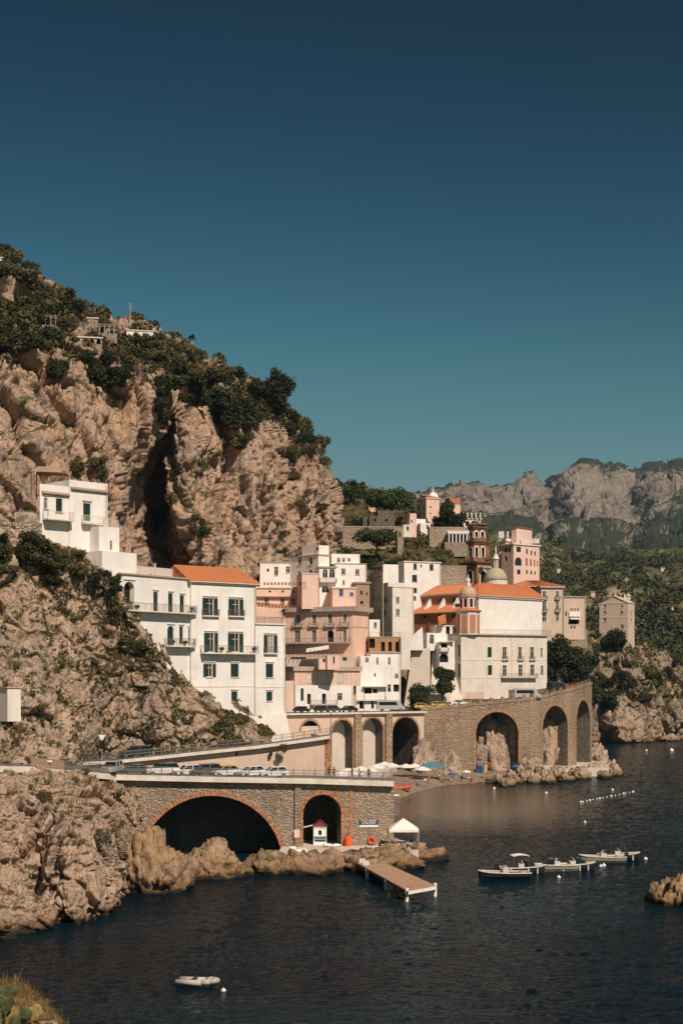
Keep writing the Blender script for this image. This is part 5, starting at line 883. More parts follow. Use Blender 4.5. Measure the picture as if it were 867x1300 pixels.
# lower road and arched bridge
lf = [P(-90, 974, 166), P(-40, 974, 170), P(40, 975, 178), P(95, 980, 187), P(150, 985, 195), P(260, 987.5, 196.6), P(400, 990, 198.6), P(500, 993.3, 200)]
lb_ = [sh_(p, 1.5 if i < 4 else 0, 8.6) for i, p in enumerate(lf)]
ribbon('lower_road', lf, lb_, .55, ['asphalt', 'slab'], 'lower coast road with pale concrete edge')
kf = [sh_(p, 0, -.05, .004) for p in lf]; mbk = MB()
for i in range(len(lf) - 1): mbk.hexa((lf[i], lf[i + 1], sh_(lf[i + 1], 0, .45), sh_(lf[i], 0, .45)), (sh_(lf[i], 0, 0, .16), sh_(lf[i + 1], 0, 0, .16), sh_(lf[i + 1], 0, .45, .16), sh_(lf[i], 0, .45, .16)))
tag(mbk.build('kerb', 'slab'), 'concrete kerb along the lower road', kind='structure')
railing([sh_(p, 0, .2, .16) for p in lf[2:]], 1.15, 'long grey railing along the lower bridge road')
br = empty('arched_bridge', P(300, 1100, 198), 'rubble stone bridge with one wide and one small brick rimmed arch', 'bridge')
o0 = XD(150, 196.0); o1 = XD(500, 201.0); fcb = Face(o0, o1 - o0, (o1 - o0).length, -1, lf[4].z - .56, lf[7].z - .56)
def ah(fc, pxc, rpx, yc, zb=None, dp=7.5):
    u0 = fc.u(pxc - rpx); u1 = fc.u(pxc + rpx); d = fc.d((u0 + u1) / 2); zc = ZY(yc, d); return (u0, u1, fc.z0 + .02 if zb is None else zb, zc + (u1 - u0) / 2, True, dp)
def ring(root, fc, h, t, mat='brickdull', seg=28, legs=0, out=.08, vou=True):
    u0, u1, z0, z1, _, _ = h; r = (u1 - u0) / 2; zc = z1 - r; mb = MB(); um = (u0 + u1) / 2
    for k in range(seg):                            # each voussoir stands a little proud of the next
        a, b = math.pi * (k + .06) / seg, math.pi * (k + .94) / seg; o_ = out + .03 * ((k * 7) % 3) / 2
        pt = lambda an, rr, oo: fc.p(um - rr * math.cos(an), zc + rr * math.sin(an), oo)
        mb.hexa((pt(a, r + .01, -.3), pt(b, r + .01, -.3), pt(b, r + t, -.3), pt(a, r + t, -.3)), (pt(a, r + .01, o_), pt(b, r + .01, o_), pt(b, r + t, o_), pt(a, r + t, o_)))
    if legs:
        n = int((zc - z0) / .5)
        for s in (0, 1):
            for k in range(n):
                z = z0 + (zc - z0) * k / n; e = t * (1 if k % 2 else .75); a, b = (u0 - e, u0 - .01) if s == 0 else (u1 + .01, u1 + e); fbox(mb, fc, a, b, z, z + (zc - z0) / n * .92, -.3, out)
    mb.build('arch_ring', mat, root)
def arch_wall(root, fc, hs, mat, rmat, t, seg=28, legs=0, back=6.5, rm='brickdull'):
    mb = MB(); ok = wall_face(mb, fc, hs, 0, 1, seg); mb.poly((fc.p(0, fc.z0, -back), fc.p(fc.w, fc.z0, -back), fc.p(fc.w, fc.z1b, -back), fc.p(0, fc.z1, -back)), 1)
    for u in (0, fc.w): mb.poly((fc.p(u, fc.z0), fc.p(u, fc.z0, -back), fc.p(u, fc.top_at(u), -back), fc.p(u, fc.top_at(u))), 0)
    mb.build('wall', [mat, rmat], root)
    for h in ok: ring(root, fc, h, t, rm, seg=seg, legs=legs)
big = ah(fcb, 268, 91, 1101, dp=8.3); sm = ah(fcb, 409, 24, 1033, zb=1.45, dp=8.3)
arch_wall(br, fcb, [big, sm], 'bridge', 'ruin_archshade', .7, 64, 1, 8.4, 'brick')
q = MB(); u0 = fcb.u(443); fbox(q, fcb, u0, u0 + .55, 1.4, lf[7].z - .6, -.1, .09); q.build('brick_strip', 'brick', br); q = MB(); u0 = fcb.u(377); fbox(q, fcb, u0 - .3, u0 + .5, .5, lf[6].z - .62, -.1, .35); q.build('pilaster', 'bridge', br)
q = MB(); c1 = fcb.p(fcb.w, 0, 0); q.box(c1 + Vector((.01, .1, 1)), (.0, 0, 0), (0, 8, 0), (0, 0, 8)); 
# quay in front of the bridge
qp = [P(352, YH + (H - 1.5) * F / 192, 192), P(372, YH + (H - 1.5) * F / 189.5, 189.5), P(436, YH + (H - 1.5) * F / 191, 191), P(500, YH + (H - 1.5) * F / 191.5, 191.5), P(531, YH + (H - 1.5) * F / 195, 195), P(528, YH + (H - 1.5) * F / 203, 203), P(500, YH + (H - 1.5) * F / 209, 209), P(372, YH + (H - 1.5) * F / 209, 209), P(362, YH + (H - 1.5) * F / 203, 203)]
mb = MB(); mb.poly(qp)
for a, b in zip(qp, qp[1:] + qp[:1]): mb.poly((sh_(a, 0, 0, -3), sh_(b, 0, 0, -3), b, a))
tag(mb.build('quay', 'concrete'), 'stone quay at the foot of the bridge', kind='structure')
# ramp and its retaining wall
rf = [P(92, 968, 195.5), P(125, 966.5, 199.5), P(159, 964, 204.6), P(205, 959.5, 206.2), P(250, 954.5, 207.2), P(330, 946, 208.6), P(400, 936.5, 209.8), P(419, 933.6, 210.2)]
rbk = [sh_(p, 0, 6.0) for p in rf]; ribbon('ramp_road', rf, rbk, .45, ['asphalt', 'slab'], 'ramp climbing to the upper road')
railing([sh_(p, 0, .15, .0) for p in rf] , 1.1, 'grey railing climbing along the ramp')
rw = empty('retaining_wall', P(300, 980, 208), 'pale plastered retaining wall holding up the ramp', 'wall'); mb = MB()
for a, b in zip(rf, rf[1:]): mb.poly((Vector((a.x, a.y + .9, 8)), Vector((b.x, b.y + .9, 8)), Vector((b.x, b.y + .9, b.z - .44)), Vector((a.x, a.y + .9, a.z - .44))))
e = rf[-1]; mb.poly((Vector((e.x, e.y + .9, 3)), Vector((e.x - 3, 226, 3)), Vector((e.x - 3, 226, e.z - .3)), Vector((e.x, e.y + .9, e.z - .44)))); mb.build('wall', 'retaining', rw)
q = MB(); q.box((e.x - 1.3, e.y + .75, 8), (1.35, 0, 0), (0, .5, 0), (0, 0, e.z - 8.5)); q.build('corner', 'brick', rw)
for x, y in ((284, 960), (344, 957), (300, 957)): p = P(x, y, 208.6); q = MB(); q.cbox((p.x, p.y + .6, p.z), .35, .5, .6); q.build('vent', 'dark', rw)
# left viaduct: from the street to the church
V1 = XD(538, 356); d50 = R(34); o0 = V1 - Vector((math.cos(d50), math.sin(d50))) * 42.0; fv = Face(o0, V1 - o0, 42.0, 0, 15.4, 15.6)
vl = empty('road_arches', P(450, 965, 335), 'row of slim stone arches carrying the upper road behind the beach', 'viaduct')
def hx(fc, x0, x1, yt, zb, dp): u0, u1 = fc.u(x0), fc.u(x1); d = fc.d((u0 + u1) / 2); return (u0, u1, zb, ZY(yt, d), True, dp)
arch_wall(vl, fv, [hx(fv, 382, 405, 915, 13.0, 3), hx(fv, 421.5, 447.5, 914, 2.2, 3.2), hx(fv, 460.5, 486, 911.5, 2.2, 3.2), hx(fv, 498, 531, 910.5, 1.6, 34)], 'retaining', 'ruin_archshade', .5, 30, 1, 35)  # dark colour on the arch insides stands in for deep shade
mb = MB(); [mb.poly((fv.p(h_[0] - .1, h_[2], -3.1), fv.p(h_[1] + .1, h_[2], -3.1), fv.p(h_[1] + .1, h_[3], -3.1), fv.p(h_[0] - .1, h_[3], -3.1))) for h_ in (hx(fv, 382, 405, 915, 13.0, 3), hx(fv, 421.5, 447.5, 914, 2.2, 3), hx(fv, 460.5, 486, 911.5, 2.2, 3))]; mb.build('infill', 'concrete', vl)
for x in (453, 492): q = MB(); u0 = fv.u(x); fbox(q, fv, u0 - .9, u0 + .9, 0, 15.5, -.05, .7); q.build('pier', 'viaduct', vl)
ff = [fv.p(u, 16.0, .9) for u in (-.5, 10, 21, 32, 42.3)]; ribbon('upper_road', ff, [fv.p(u, 16.0, -16) for u in (-.5, 10, 21, 32, 42.3)], .42, ['asphalt', 'slab'], 'upper road on the slim arches')
# sea viaduct
sv = empty('sea_viaduct', P(640, 985, 365), 'tall rubble stone viaduct with three high arches standing in the sea', 'viaduct')
def nxt(c, ang, px): t = Vector((math.cos(R(ang)), math.sin(R(ang)))); k = (px - CX) / F; return c + t * ((k * c.y - c.x) / (t.x - k * t.y))
S0 = XD(534, 357); S1 = nxt(S0, 6, 672); S2 = nxt(S1, 48, 724.5); S3 = nxt(S2, 64, 751); zs_ = [ZY(901, S0.y), ZY(888, S1.y), ZY(876, S2.y), ZY(868, S3.y)]; SV = [S0, S1, S2, S3]; sf = []
for i in range(3): sf.append(Face(SV[i], SV[i + 1] - SV[i], (SV[i + 1] - SV[i]).length, -1, zs_[i], zs_[i + 1]))
arch_wall(sv, sf[0], [hx(sf[0], 604, 657.5, 904, .5, 24)], 'viaduct', 'ruin_archshade', .75, 40, 1, 24.2); arch_wall(sv, sf[1], [hx(sf[1], 688.5, 720, 896, .5, 22)], 'viaduct', 'ruin_archshade', .7, 36, 1, 22.2); arch_wall(sv, sf[2], [hx(sf[2], 731, 748.5, 889, .5, 18)], 'viaduct', 'ruin_archshade', .7, 36, 1, 18.2)  # arch insides darkened by colour to read as shade
S4 = S3 + Vector((2.2, 22)); mb = MB(); mb.poly((Vector((S3.x, S3.y, -1)), Vector((S4.x, S4.y, -1)), Vector((S4.x, S4.y, zs_[3] + .5)), Vector((S3.x, S3.y, zs_[3])))); mb.build('end_wall', 'viaduct', sv)
for i, f_ in enumerate(sf):
    n = max(4, int(f_.w / 2.6)); mb = MB()
    for k in range(n): 
        u = f_.w * (k + .5) / n; z = f_.top_at(u); q = MB(); fbox(q, f_, u - .32, u + .32, z - .05, z + 1.15, -.55, .05); fbox(q, f_, u - .38, u + .38, z + 1.15, z + 1.28, -.6, .1); q.build('parapet_post', 'viaduct', sv)
    a = [f_.p(0, f_.z1 + .0, .12), f_.p(f_.w, f_.z1b + .0, .12), f_.p(f_.w, f_.z1b, -.5), f_.p(0, f_.z1, -.5)]; mb.hexa([p - Vector((0, 0, .3)) for p in a], [p + Vector((0, 0, .45)) for p in a]); mb.build('parapet', 'viaduct', sv)
rdf = [Vector((S.x, S.y + .3, z)) for S, z in zip(SV, zs_)]; rdb = [Vector((S.x - o_, S.y + 20, z + .1)) for S, z, o_ in zip(SV, zs_, (1, 3, 12, 16))]; ribbon('sea_road', rdf, rdb, .4, ['asphalt', 'slab'], 'coast road along the top of the sea viaduct')
mb = MB(); a = XD(690, 362); b = XD(781, dsea(979, 2.2)); pts = [Vector((XD(686, 356).x, 356, 2.0)), Vector((XD(740, 362).x, 362, 2.0)), Vector((XD(784, 366).x, 366, 2.0)), Vector((XD(783, 380).x, 380, 2.0)), Vector((XD(752, 404).x, 404, 2.0)), Vector((XD(690, 384).x, 384, 2.0))]
mb.poly(pts); [mb.poly((sh_(p, 0, 0, -3.5), sh_(q_, 0, 0, -3.5), q_, p)) for p, q_ in zip(pts, pts[1:] + pts[:1])]; tag(mb.build('concrete_platform', 'concrete'), 'concrete bathing platform at the foot of the sea viaduct', kind='structure')
railing([pts[2] + Vector((-6, -1 + .6, 0)), pts[2] + Vector((-.4, .4, 0)), pts[3] + Vector((-.4, -.4, 0))], 1.1, 'short pipe railing on the bathing platform', 1.3, mesh=False)
# promenade behind the lower road
mb = MB(); pz = 3.2; pts = [Vector((-14, 209, pz)), Vector((5, 209, pz)), Vector((6, 250, pz)), Vector((6.5, 296, pz)), Vector((9, 325, pz)), Vector((13, 350, pz)), Vector((-14, 334, pz))]; mb.poly(pts); [mb.poly((sh_(p, 0, 0, -4), sh_(q_, 0, 0, -4), q_, p)) for p, q_ in zip(pts, pts[1:] + pts[:1])]; tag(mb.build('promenade', 'concrete'), 'paved promenade behind the lower road', kind='structure')
for i, (u, t) in enumerate(((30, .6), (40, .5))): pass

# ------------------------------------------------------------------ vehicles
def car_proto(kind):
    r = bpy.data.objects.new('parked_car', None); C.link(r)
    if kind == 'van':
        L, W, Hh = 6.6, 2.0, 2.7; prof = [(-3.3, .45), (3.15, .45), (3.3, .7), (3.25, 1.05), (2.75, 1.3), (2.05, 2.45), (1.7, 2.65), (-3.1, 2.7), (-3.3, 2.5)]; gl = None; wb = (2.25, -2.1)
    elif kind == 'suv':
        L, W, Hh = 4.5, 1.85, 1.7; prof = [(-2.25, .4), (2.15, .4), (2.25, .65), (2.2, .95), (1.25, 1.06), (-2.15, 1.1), (-2.27, .8)]; gl = [(1.2, 1.04), (.55, 1.62), (-1.75, 1.68), (-2.15, 1.08)]; wb = (1.4, -1.35)
    elif kind == 'sedan':
        L, W, Hh = 4.5, 1.8, 1.45; prof = [(-2.25, .35), (2.15, .35), (2.25, .6), (2.15, .82), (1.1, .95), (-1.5, .98), (-2.2, .92), (-2.27, .65)]; gl = [(1.05, .93), (.3, 1.4), (-.95, 1.42), (-1.75, .95)]; wb = (1.4, -1.35)
    else:
        L, W, Hh = 3.9, 1.7, 1.5; prof = [(-1.95, .35), (1.85, .35), (1.95, .6), (1.88, .82), (1.05, .97), (-1.85, 1.0), (-1.97, .7)]; gl = [(1.02, .95), (.35, 1.44), (-1.35, 1.48), (-1.85, .98)]; wb = (1.25, -1.2)
    def slabp(pr, w0, w1, mats, nm, par, zlo=None, cap=None):
        mb = MB(); n = len(pr); zmin = min(p[1] for p in pr); zmax = max(p[1] for p in pr)
        wd = lambda z: w0 + (w1 - w0) * (z - zmin) / (zmax - zmin)
        A = [(x, -wd(z) / 2, z) for x, z in pr]; B = [(x, wd(z) / 2, z) for x, z in pr]; mb.poly(A); mb.poly(B[::-1])
        for i in range(n): j = (i + 1) % n; mb.poly((A[j], A[i], B[i], B[j]), 0 if cap is None else cap(pr[i], pr[j]))
        return mb.build(nm, mats, par)
    if gl is None:
        b = slabp(prof, W, W * .9, ['carsilver'], 'body', r)
        for s in (-1, 1): mb = MB(); mb.hexa([(1.6, s * (W / 2 * .955), 1.45), (-2.9, s * (W / 2 * .955), 1.45), (-2.9, s * (W / 2 * .955 + .012), 1.45), (1.6, s * (W / 2 * .955 + .012), 1.45)], [(1.2, s * W / 2 * .915, 2.25), (-2.9, s * W / 2 * .915, 2.25), (-2.9, s * (W / 2 * .915 + .02), 2.25), (1.2, s * (W / 2 * .915 + .02), 2.25)]); mb.build('side_window', 'carglass', r)
        mb = MB(); mb.poly([(2.76, -.82, 1.34), (2.76, .82, 1.34), (2.1, .78, 2.4), (2.1, -.78, 2.4)]); o = mb.build('windscreen', 'carglass', r); o.location.x = .02
        mb = MB(); mb.poly([(-3.32, -.8, 1.5), (-3.32, .8, 1.5), (-3.32, .78, 2.35), (-3.32, -.78, 2.35)]); mb.build('rear_window', 'carglass', r)
    else:
        slabp(prof, W, W * .96, ['carsilver'], 'body', r); slabp(gl, W * .93, W * .78, ['carglass'], 'windows', r)
        (a, az), (b, bz), (c_, cz), (d_, dz) = gl; w = W * .78 / 2; mb = MB(); mb.hexa([(b + .02, -w, bz - .01), (c_ - .02, -w, cz - .01), (c_ - .02, w, cz - .01), (b + .02, w, bz - .01)], [(b - .08, -w * .94, bz + .06), (c_ + .06, -w * .94, cz + .06), (c_ + .06, w * .94, cz + .06), (b - .08, w * .94, bz + .06)]); mb.build('roof', 'carsilver', r)
        mb = MB(); w0, w1 = W * .93 / 2, w
        for s in (-1, 1):
            for (x0, z0), (x1, z1) in (((a, az), (b, bz)), ((d_, dz), (c_, cz)), (((a + d_) / 2 + .05, (az + dz) / 2), ((b + c_) / 2, (bz + cz) / 2))): mb.tube((x0, s * w0, z0), (x1, s * w1, z1), .055, n=5)
        mb.build('window_pillars', 'carsilver', r)  # separate roof pillars between the windows, joined in one mesh
    for x in wb:
        for s in (-1, 1):
            mb = MB(); rr = .36 if kind == 'van' else .31; mb.tube((x, s * (W / 2 - .2), rr), (x, s * (W / 2 + .01), rr), rr, n=16); wh = mb.build('wheel', 'tyre', r); mb = MB(); mb.tube((x, s * (W / 2 + .005), rr), (x, s * (W / 2 + .025), rr), rr * .62, n=12); mb.build('rim', 'rim', wh)
    xf = max(p[0] for p in prof); xr = min(p[0] for p in prof)
    for s in (-1, 1):
        mb = MB(); mb.cbox((xf - .06, s * W * .36, prof[2][1] + .12), .12, .32, .14); mb.build('headlight', 'rim', r); mb = MB(); mb.cbox((xr + .05, s * W * .38, .85), .1, .2, .2); mb.build('tail_light', 'red', r)
    mb = MB(); mb.cbox((xf - .02, 0, .45), .1, W * .8, .16); mb.cbox((xr + .02, 0, .45), .1, W * .8, .16); mb.build('bumper', 'grey', r); return r
PROTO = {}; PUSED = set()
def put_car(kind, p, ang, col, label, cat='car', group=None, name='parked_car', roof=None):
    if kind not in PROTO: PROTO[kind] = car_proto(kind)
    if kind not in PUSED: o = PROTO[kind]; PUSED.add(kind)
    else: o = copy_tree(PROTO[kind])
    o.name = name; o.location = p; o.rotation_euler = (0, 0, ang); tag(o, label, cat, group)
    for ch in o.children:
        n = ch.name.split('.')[0]
        if n in ('body', 'roof', 'window_pillars'):
            ch.material_slots[0].link = 'OBJECT'; ch.material_slots[0].material = M[roof if roof and n != 'body' else col]
    return o
def on_line(line, px):
    for a, b in zip(line, line[1:]):
        pa, pb = CX + F * a.x / a.y, CX + F * b.x / b.y
        if min(pa, pb) - .01 <= px <= max(pa, pb) + .01:
            k = (px - CX) / F; t = (k * a.y - a.x) / ((b.x - a.x) - k * (b.y - a.y)); return a.lerp(b, t), math.atan2(b.y - a.y, b.x - a.x)
    return line[-1], 0
lc = [sh_(p, 0, 2.2, .01) for p in lf]
for px, kd, col, lb, tw_, rf_ in ((143, 'suv', 'carsilver', 'silver people carrier parked first on the lower road beside the cliff', 20, None), (171, 'sedan', 'cargrey', 'dark grey saloon behind the silver people carrier on the lower road', 12, None), (206, 'suv', 'carwhite', 'white car with black roof parked on the lower road', 10, 'carblack'), (238, 'hatch', 'carwhite', 'small white hatchback in front of a dark grey car on the lower road', 25, None), (260, 'suv', 'cargrey', 'dark grey off roader in the middle of the parked row', 15, None), (285, 'hatch', 'carwhite', 'small white car with a yellow roof parked on the lower road', 25, 'caryellow'), (318, 'hatch', 'carwhite', 'small white car half hidden by the railing between two other white cars', 30, None), (347, 'hatch', 'carwhite', 'white hatchback parked last in the row on the lower road', 168, None)):
    p, a = on_line(lc, px); put_car(kd, p, a + R(180 + tw_ if tw_ < 90 else 180 - tw_ + 180), col, lb, group='cars parked on the lower road', roof=rf_)
rc = [sh_(p, 0, 2.0, .01) for p in rf]; p, a = on_line(rc, 172); put_car('suv', p, a + R(180), 'carblack', 'black off roader driving down the ramp', name='car')
uc = [fv.p(u, 16.01, -2.0) for u in (0, 42)]
for px, kd, col, lb in ((383, 'sedan', 'carblack', 'black saloon parked first on the upper road beyond the big white house'), (408, 'hatch', 'cardark', 'dark hatchback parked in front of the peach house'), (424, 'hatch', 'cargrey', 'grey hatchback beside the garden of the peach house'), (444, 'sedan', 'carblack', 'black saloon parked behind the minibus on the upper road')): p, a = on_line(uc, px); put_car(kd, p, a + R(22), col, lb, group='cars on the upper road')
p, a = on_line(uc, 496); put_car('van', p, a - R(30), 'carsilver', 'silver minibus with black windows on the upper road', 'minibus', name='minibus')
sc_ = [sh_(p, 0, 2.2, .03) for p in rdf]
for px, kd, col, lb in ((536, 'hatch', 'caryellow', 'yellow car parked at the start of the sea viaduct'), (557, 'hatch', 'caryellow', 'yellow car parked beside the white one on the viaduct'), (583, 'sedan', 'carwhite', 'white saloon parked in front of the old white house'), (727, 'hatch', 'carred', 'red car near the far end of the sea viaduct'), (739, 'sedan', 'cardark', 'dark saloon at the far end of the sea viaduct')): p, a = on_line(sc_, px); put_car(kd, p, a, col, lb, group='cars on the sea viaduct')
p, a = on_line(sc_, 669); put_car('van', p, a + R(2), 'carsilver', 'silver white minibus on the sea viaduct in front of the old house', 'minibus', name='minibus')
p, a = on_line(sc_, 707); put_car('van', p, a, 'cardark', 'dark blue van following the minibus on the sea viaduct', 'van', name='van')
p = Vector((XD(508, 362).x, 362, 16.05)); put_car('sedan', p, R(10), 'cardark', 'dark saloon tucked under the grey buttress wall')

# ------------------------------------------------------------------ people
def person_mesh(pose, cloth, skin, trousers):
    J = {'pel': (0, 0, .95), 'wa': (0, 0, 1.12), 'ch': (0, -.01, 1.36), 'nk': (0, 0, 1.50), 'hd': (0, .01, 1.60), 'tp': (0, .01, 1.74)}
    for s, k in ((-1, 'l'), (1, 'r')): J.update({'sh' + k: (s * .18, 0, 1.42), 'el' + k: (s * .25, .02, 1.15), 'wr' + k: (s * .27, .08, .92), 'hn' + k: (s * .27, .11, .82), 'hp' + k: (s * .10, 0, .90), 'kn' + k: (s * .11, .02, .50), 'an' + k: (s * .11, -.02, .09), 'to' + k: (s * .13, .16, .04)})
    if pose == 'walk': J.update(knl=(-.11, .18, .52), anl=(-.11, .22, .10), tol=(-.12, .38, .06), knr=(.11, -.06, .50), anr=(.11, -.34, .16), tor=(.12, -.22, .05), ell=(-.25, -.12, 1.17), wrl=(-.25, -.12, .95), hnl=(-.25, -.10, .86), elr=(.25, .12, 1.17), wrr=(.25, .28, 1.02), hnr=(.24, .35, .97))
    if pose == 'sit':
        for k in J: x, y, z = J[k]; J[k] = (x, y, z - .82)
        for s, k in ((-1, 'l'), (1, 'r')): J.update({'kn' + k: (s * .14, .40, .38), 'an' + k: (s * .14, .62, .06), 'to' + k: (s * .15, .78, .04), 'el' + k: (s * .27, .08, .34), 'wr' + k: (s * .2, .28, .38), 'hn' + k: (s * .16, .36, .40)})
    E = [('pel', 'wa'), ('wa', 'ch'), ('ch', 'nk'), ('nk', 'hd'), ('hd', 'tp')]
    for k in 'lr': E += [('ch', 'sh' + k), ('sh' + k, 'el' + k), ('el' + k, 'wr' + k), ('wr' + k, 'hn' + k), ('pel', 'hp' + k), ('hp' + k, 'kn' + k), ('kn' + k, 'an' + k), ('an' + k, 'to' + k)]
    rad = dict(pel=.15, wa=.13, ch=.155, nk=.06, hd=.105, tp=.075, sh=.07, el=.047, wr=.034, hn=.04, hp=.10, kn=.065, an=.042, to=.038)
    nm = list(J); me = bpy.data.meshes.new('p'); me.from_pydata([J[k] for k in nm], [(nm.index(a), nm.index(b)) for a, b in E], []); o = bpy.data.objects.new('p', me); C.link(o)
    o.modifiers.new('s', 'SKIN'); o.modifiers.new('b', 'SUBSURF').levels = 1
    for i, k in enumerate(nm): rr = rad.get(k, rad.get(k[:2], .05)); me.skin_vertices[0].data[i].radius = (rr, rr * (.75 if k in ('pel', 'wa', 'ch') else 1))
    me.skin_vertices[0].data[0].use_root = True
    dg = bpy.context.evaluated_depsgraph_get(); out = bpy.data.meshes.new_from_object(o.evaluated_get(dg)); bpy.data.objects.remove(o); bpy.data.meshes.remove(me)
    for m_ in (skin, cloth, trousers, 'hair'): out.materials.append(M[m_])
    off = -.82 if pose == 'sit' else 0
    for p in out.polygons:
        c_ = p.center; z = c_.z - off; mi = 0
        if z > 1.66 or (z > 1.56 and c_.y < -.02): mi = 3
        elif 1.02 < z < 1.46 and abs(c_.x) < .22: mi = 1
        elif (.55 < z <= 1.02 and abs(c_.x) < .2) if pose != 'sit' else (z <= 1.02 and c_.y < .42 and abs(c_.x) < .22 and z > .8): mi = 2
        p.material_index = mi; p.use_smooth = True
    return out
PM = {(po, i): person_mesh(po, *cl) for po in ('stand', 'walk', 'sit') for i, cl in enumerate((('clothwhite', 'skin', 'clothblue'), ('clothred', 'skin2', 'clothblack'), ('skin', 'skin', 'clothred'), ('clothblack', 'skin2', 'clothblack')))}
def person(pose, i, p, rz, label, group=None, lie=False):
    o = link('person', PM[(pose, i)]); o.location = p; o.rotation_euler = (R(-88) if lie else 0, 0, rz)
    if lie: o.location.z += .16
    return tag(o, label, 'person', group)
def beach_pt(px, py): return hit('beach', px, py, 3)[0]
spots = [(572, 995), (563, 991), (598, 993), (601, 994), (595, 987), (618, 992), (622, 990), (587, 990), (545, 992), (541, 990), (524, 997), (530, 995), (640, 986), (612, 984), (556, 983), (578, 985), (633, 991), (520, 1003)]
for k, (x, y) in enumerate(spots):
    po = ('stand', 'sit', 'stand', 'walk', 'sit')[k % 5]; lie = k % 7 == 6; p = beach_pt(x, y); i = (2, 1, 3, 2, 0)[k % 5]
    if po == 'sit' and not lie: p = p + Vector((0, 0, .0))
    person('stand' if lie else po, i, p, k * 1.7, 'bather ' + ('lying on' if lie else {'stand': 'standing on', 'sit': 'sitting on', 'walk': 'walking along'}[po]) + ' the dark sand beach', 'bathers ' + ('lying' if lie else po) + ' on the beach', lie)
person('stand', 0, P(503, YH + (H - 1.5) * F / 196, 196) + Vector((0, 0, 0)), 2, 'person in white shirt standing under the quay canopy'); PRp = [(P(445, 0, 232), 'walk'), (P(452, 0, 240), 'stand'), (P(459, 0, 250), 'stand'), (P(470, 0, 262), 'walk'), (P(484, 0, 275), 'stand'), (P(434, 0, 228), 'stand')]
for k, (p, po) in enumerate(PRp): pass
p, a = on_line([sh_(q_, 0, 1.2) for q_ in rf], 256); person('walk', 1, p, 1.2, 'person in a red top walking up the ramp'); p, a = on_line([sh_(q_, 0, 2.0) for q_ in lf], 418); person('stand', 3, p, 0, 'person in dark clothes at the bridge railing', 'people at the end of the bridge')
for k, x in enumerate((424, 447, 456, 468)): p, a = on_line([sh_(q_, 0, 1.5 + k % 2, .16) for q_ in lf], x); person(('walk', 'stand')[k % 2], (1, 3, 0, 1)[k], p - Vector((0, 0, .16)), k, ('person in red walking at the end of the lower bridge', 'person in black leaning by the lower bridge railing', 'person in white strolling along the lower bridge', 'person in a red shirt standing near the end of the lower bridge')[k])

# ------------------------------------------------------------------ pier
pr = empty('pier', P(490, 1110, 180), 'wooden landing pier on white posts reaching out from the quay', 'pier')
A, B, Cc, D = [P(x, y, (H - 1.15) * F / (y - YH)) for x, y in ((431, 1084), (452, 1079.5), (554, 1125.5), (518, 1132))]
mb = MB(); n = 70
for i in range(n):
    t0, t1 = i / n, (i + .88) / n; a, b, c_, d_ = A.lerp(D, t0), B.lerp(Cc, t0), B.lerp(Cc, t1), A.lerp(D, t1); z = Vector((0, 0, .06 + .015 * (i * 5 % 3))); mb.hexa((a, b, c_, d_), (a + z, b + z, c_ + z, d_ + z))
tag(mb.build('deck_planks', 'wood', pr), kind='stuff')
for s0, s1 in ((A, D), (B, Cc), (A.lerp(B, .5), D.lerp(Cc, .5))): q = MB(); q.box(s0 - Vector((.08, 0, .26)), s1 - s0, (.16, 0, 0), (0, 0, .25)); q.build('beam', 'woodframe', pr)
q = MB(); q.box(D - Vector((0, .06, .3)), Cc - D, (0, .12, 0), (0, 0, .34)); q.build('fender_beam', 'whitepaint', pr)
for t in (.45, .72, .985):
    for e_ in ((A.lerp(D, t)), (B.lerp(Cc, t))): q = MB(); q.tube((e_.x, e_.y + .1, -1.2), (e_.x, e_.y + .1, 1.45 if t > .9 else 1.1), .2, n=10); q.build('post', 'whitepaint' if t > .4 else 'grey', pr)
for t in (.30, .36): q = MB(); e_ = A.lerp(D, t); q.box(e_ + Vector((.2, 0, .08)), (.7, -.25, 0), (.1, .5, 0), (0, 0, .5)); q.build('locker', 'whitepaint', pr)
q = MB(); e_ = A.lerp(D, .27); q.tube(e_ + Vector((-.2, -.3, -1.2)), e_ + Vector((-.2, -.1, 1.1)), .04, n=5); q.tube(e_ + Vector((.2, -.4, -1.2)), e_ + Vector((.2, -.2, 1.1)), .04, n=5); [q.tube(e_ + Vector((-.2, -.25, z)), e_ + Vector((.2, -.35, z)), .03, n=5) for z in (-.7, -.3, .1, .5)]; q.build('ladder', 'rim', pr)
# things on the quay
ZQ = 1.5
def Q(px, d, z=ZQ): return Vector(((px - CX) * d / F, d, z))
k = empty('kiosk', Q(405, 201), 'white painted ticket kiosk with red gabled roof inside the small arch', 'kiosk'); o = Q(398, 201.0); w = 1.75; hh = 2.55
fk = Face((o.x, o.y), (1, .02), w, ZQ, ZQ + hh); mb = MB(); wall_face(mb, fk, [(w * .38, w * .62, ZQ + 1.3, ZQ + 1.95, False, .4)]); 
for a, b in (((o.x, o.y), (o.x, o.y + 2.2)), ((o.x + w, o.y), (o.x + w, o.y + 2.2)), ((o.x, o.y + 2.2), (o.x + w, o.y + 2.2))): mb.poly(((a[0], a[1], ZQ), (b[0], b[1], ZQ), (b[0], b[1], ZQ + hh), (a[0], a[1], ZQ + hh)))
mb.build('wall', 'whitepaint', k); mb = MB(); mb.poly([fk.p(w * .38, ZQ + 1.3, -.38), fk.p(w * .62, ZQ + 1.3, -.38), fk.p(w * .62, ZQ + 1.95, -.38), fk.p(w * .38, ZQ + 1.95, -.38)]); mb.build('opening', 'dark', k)
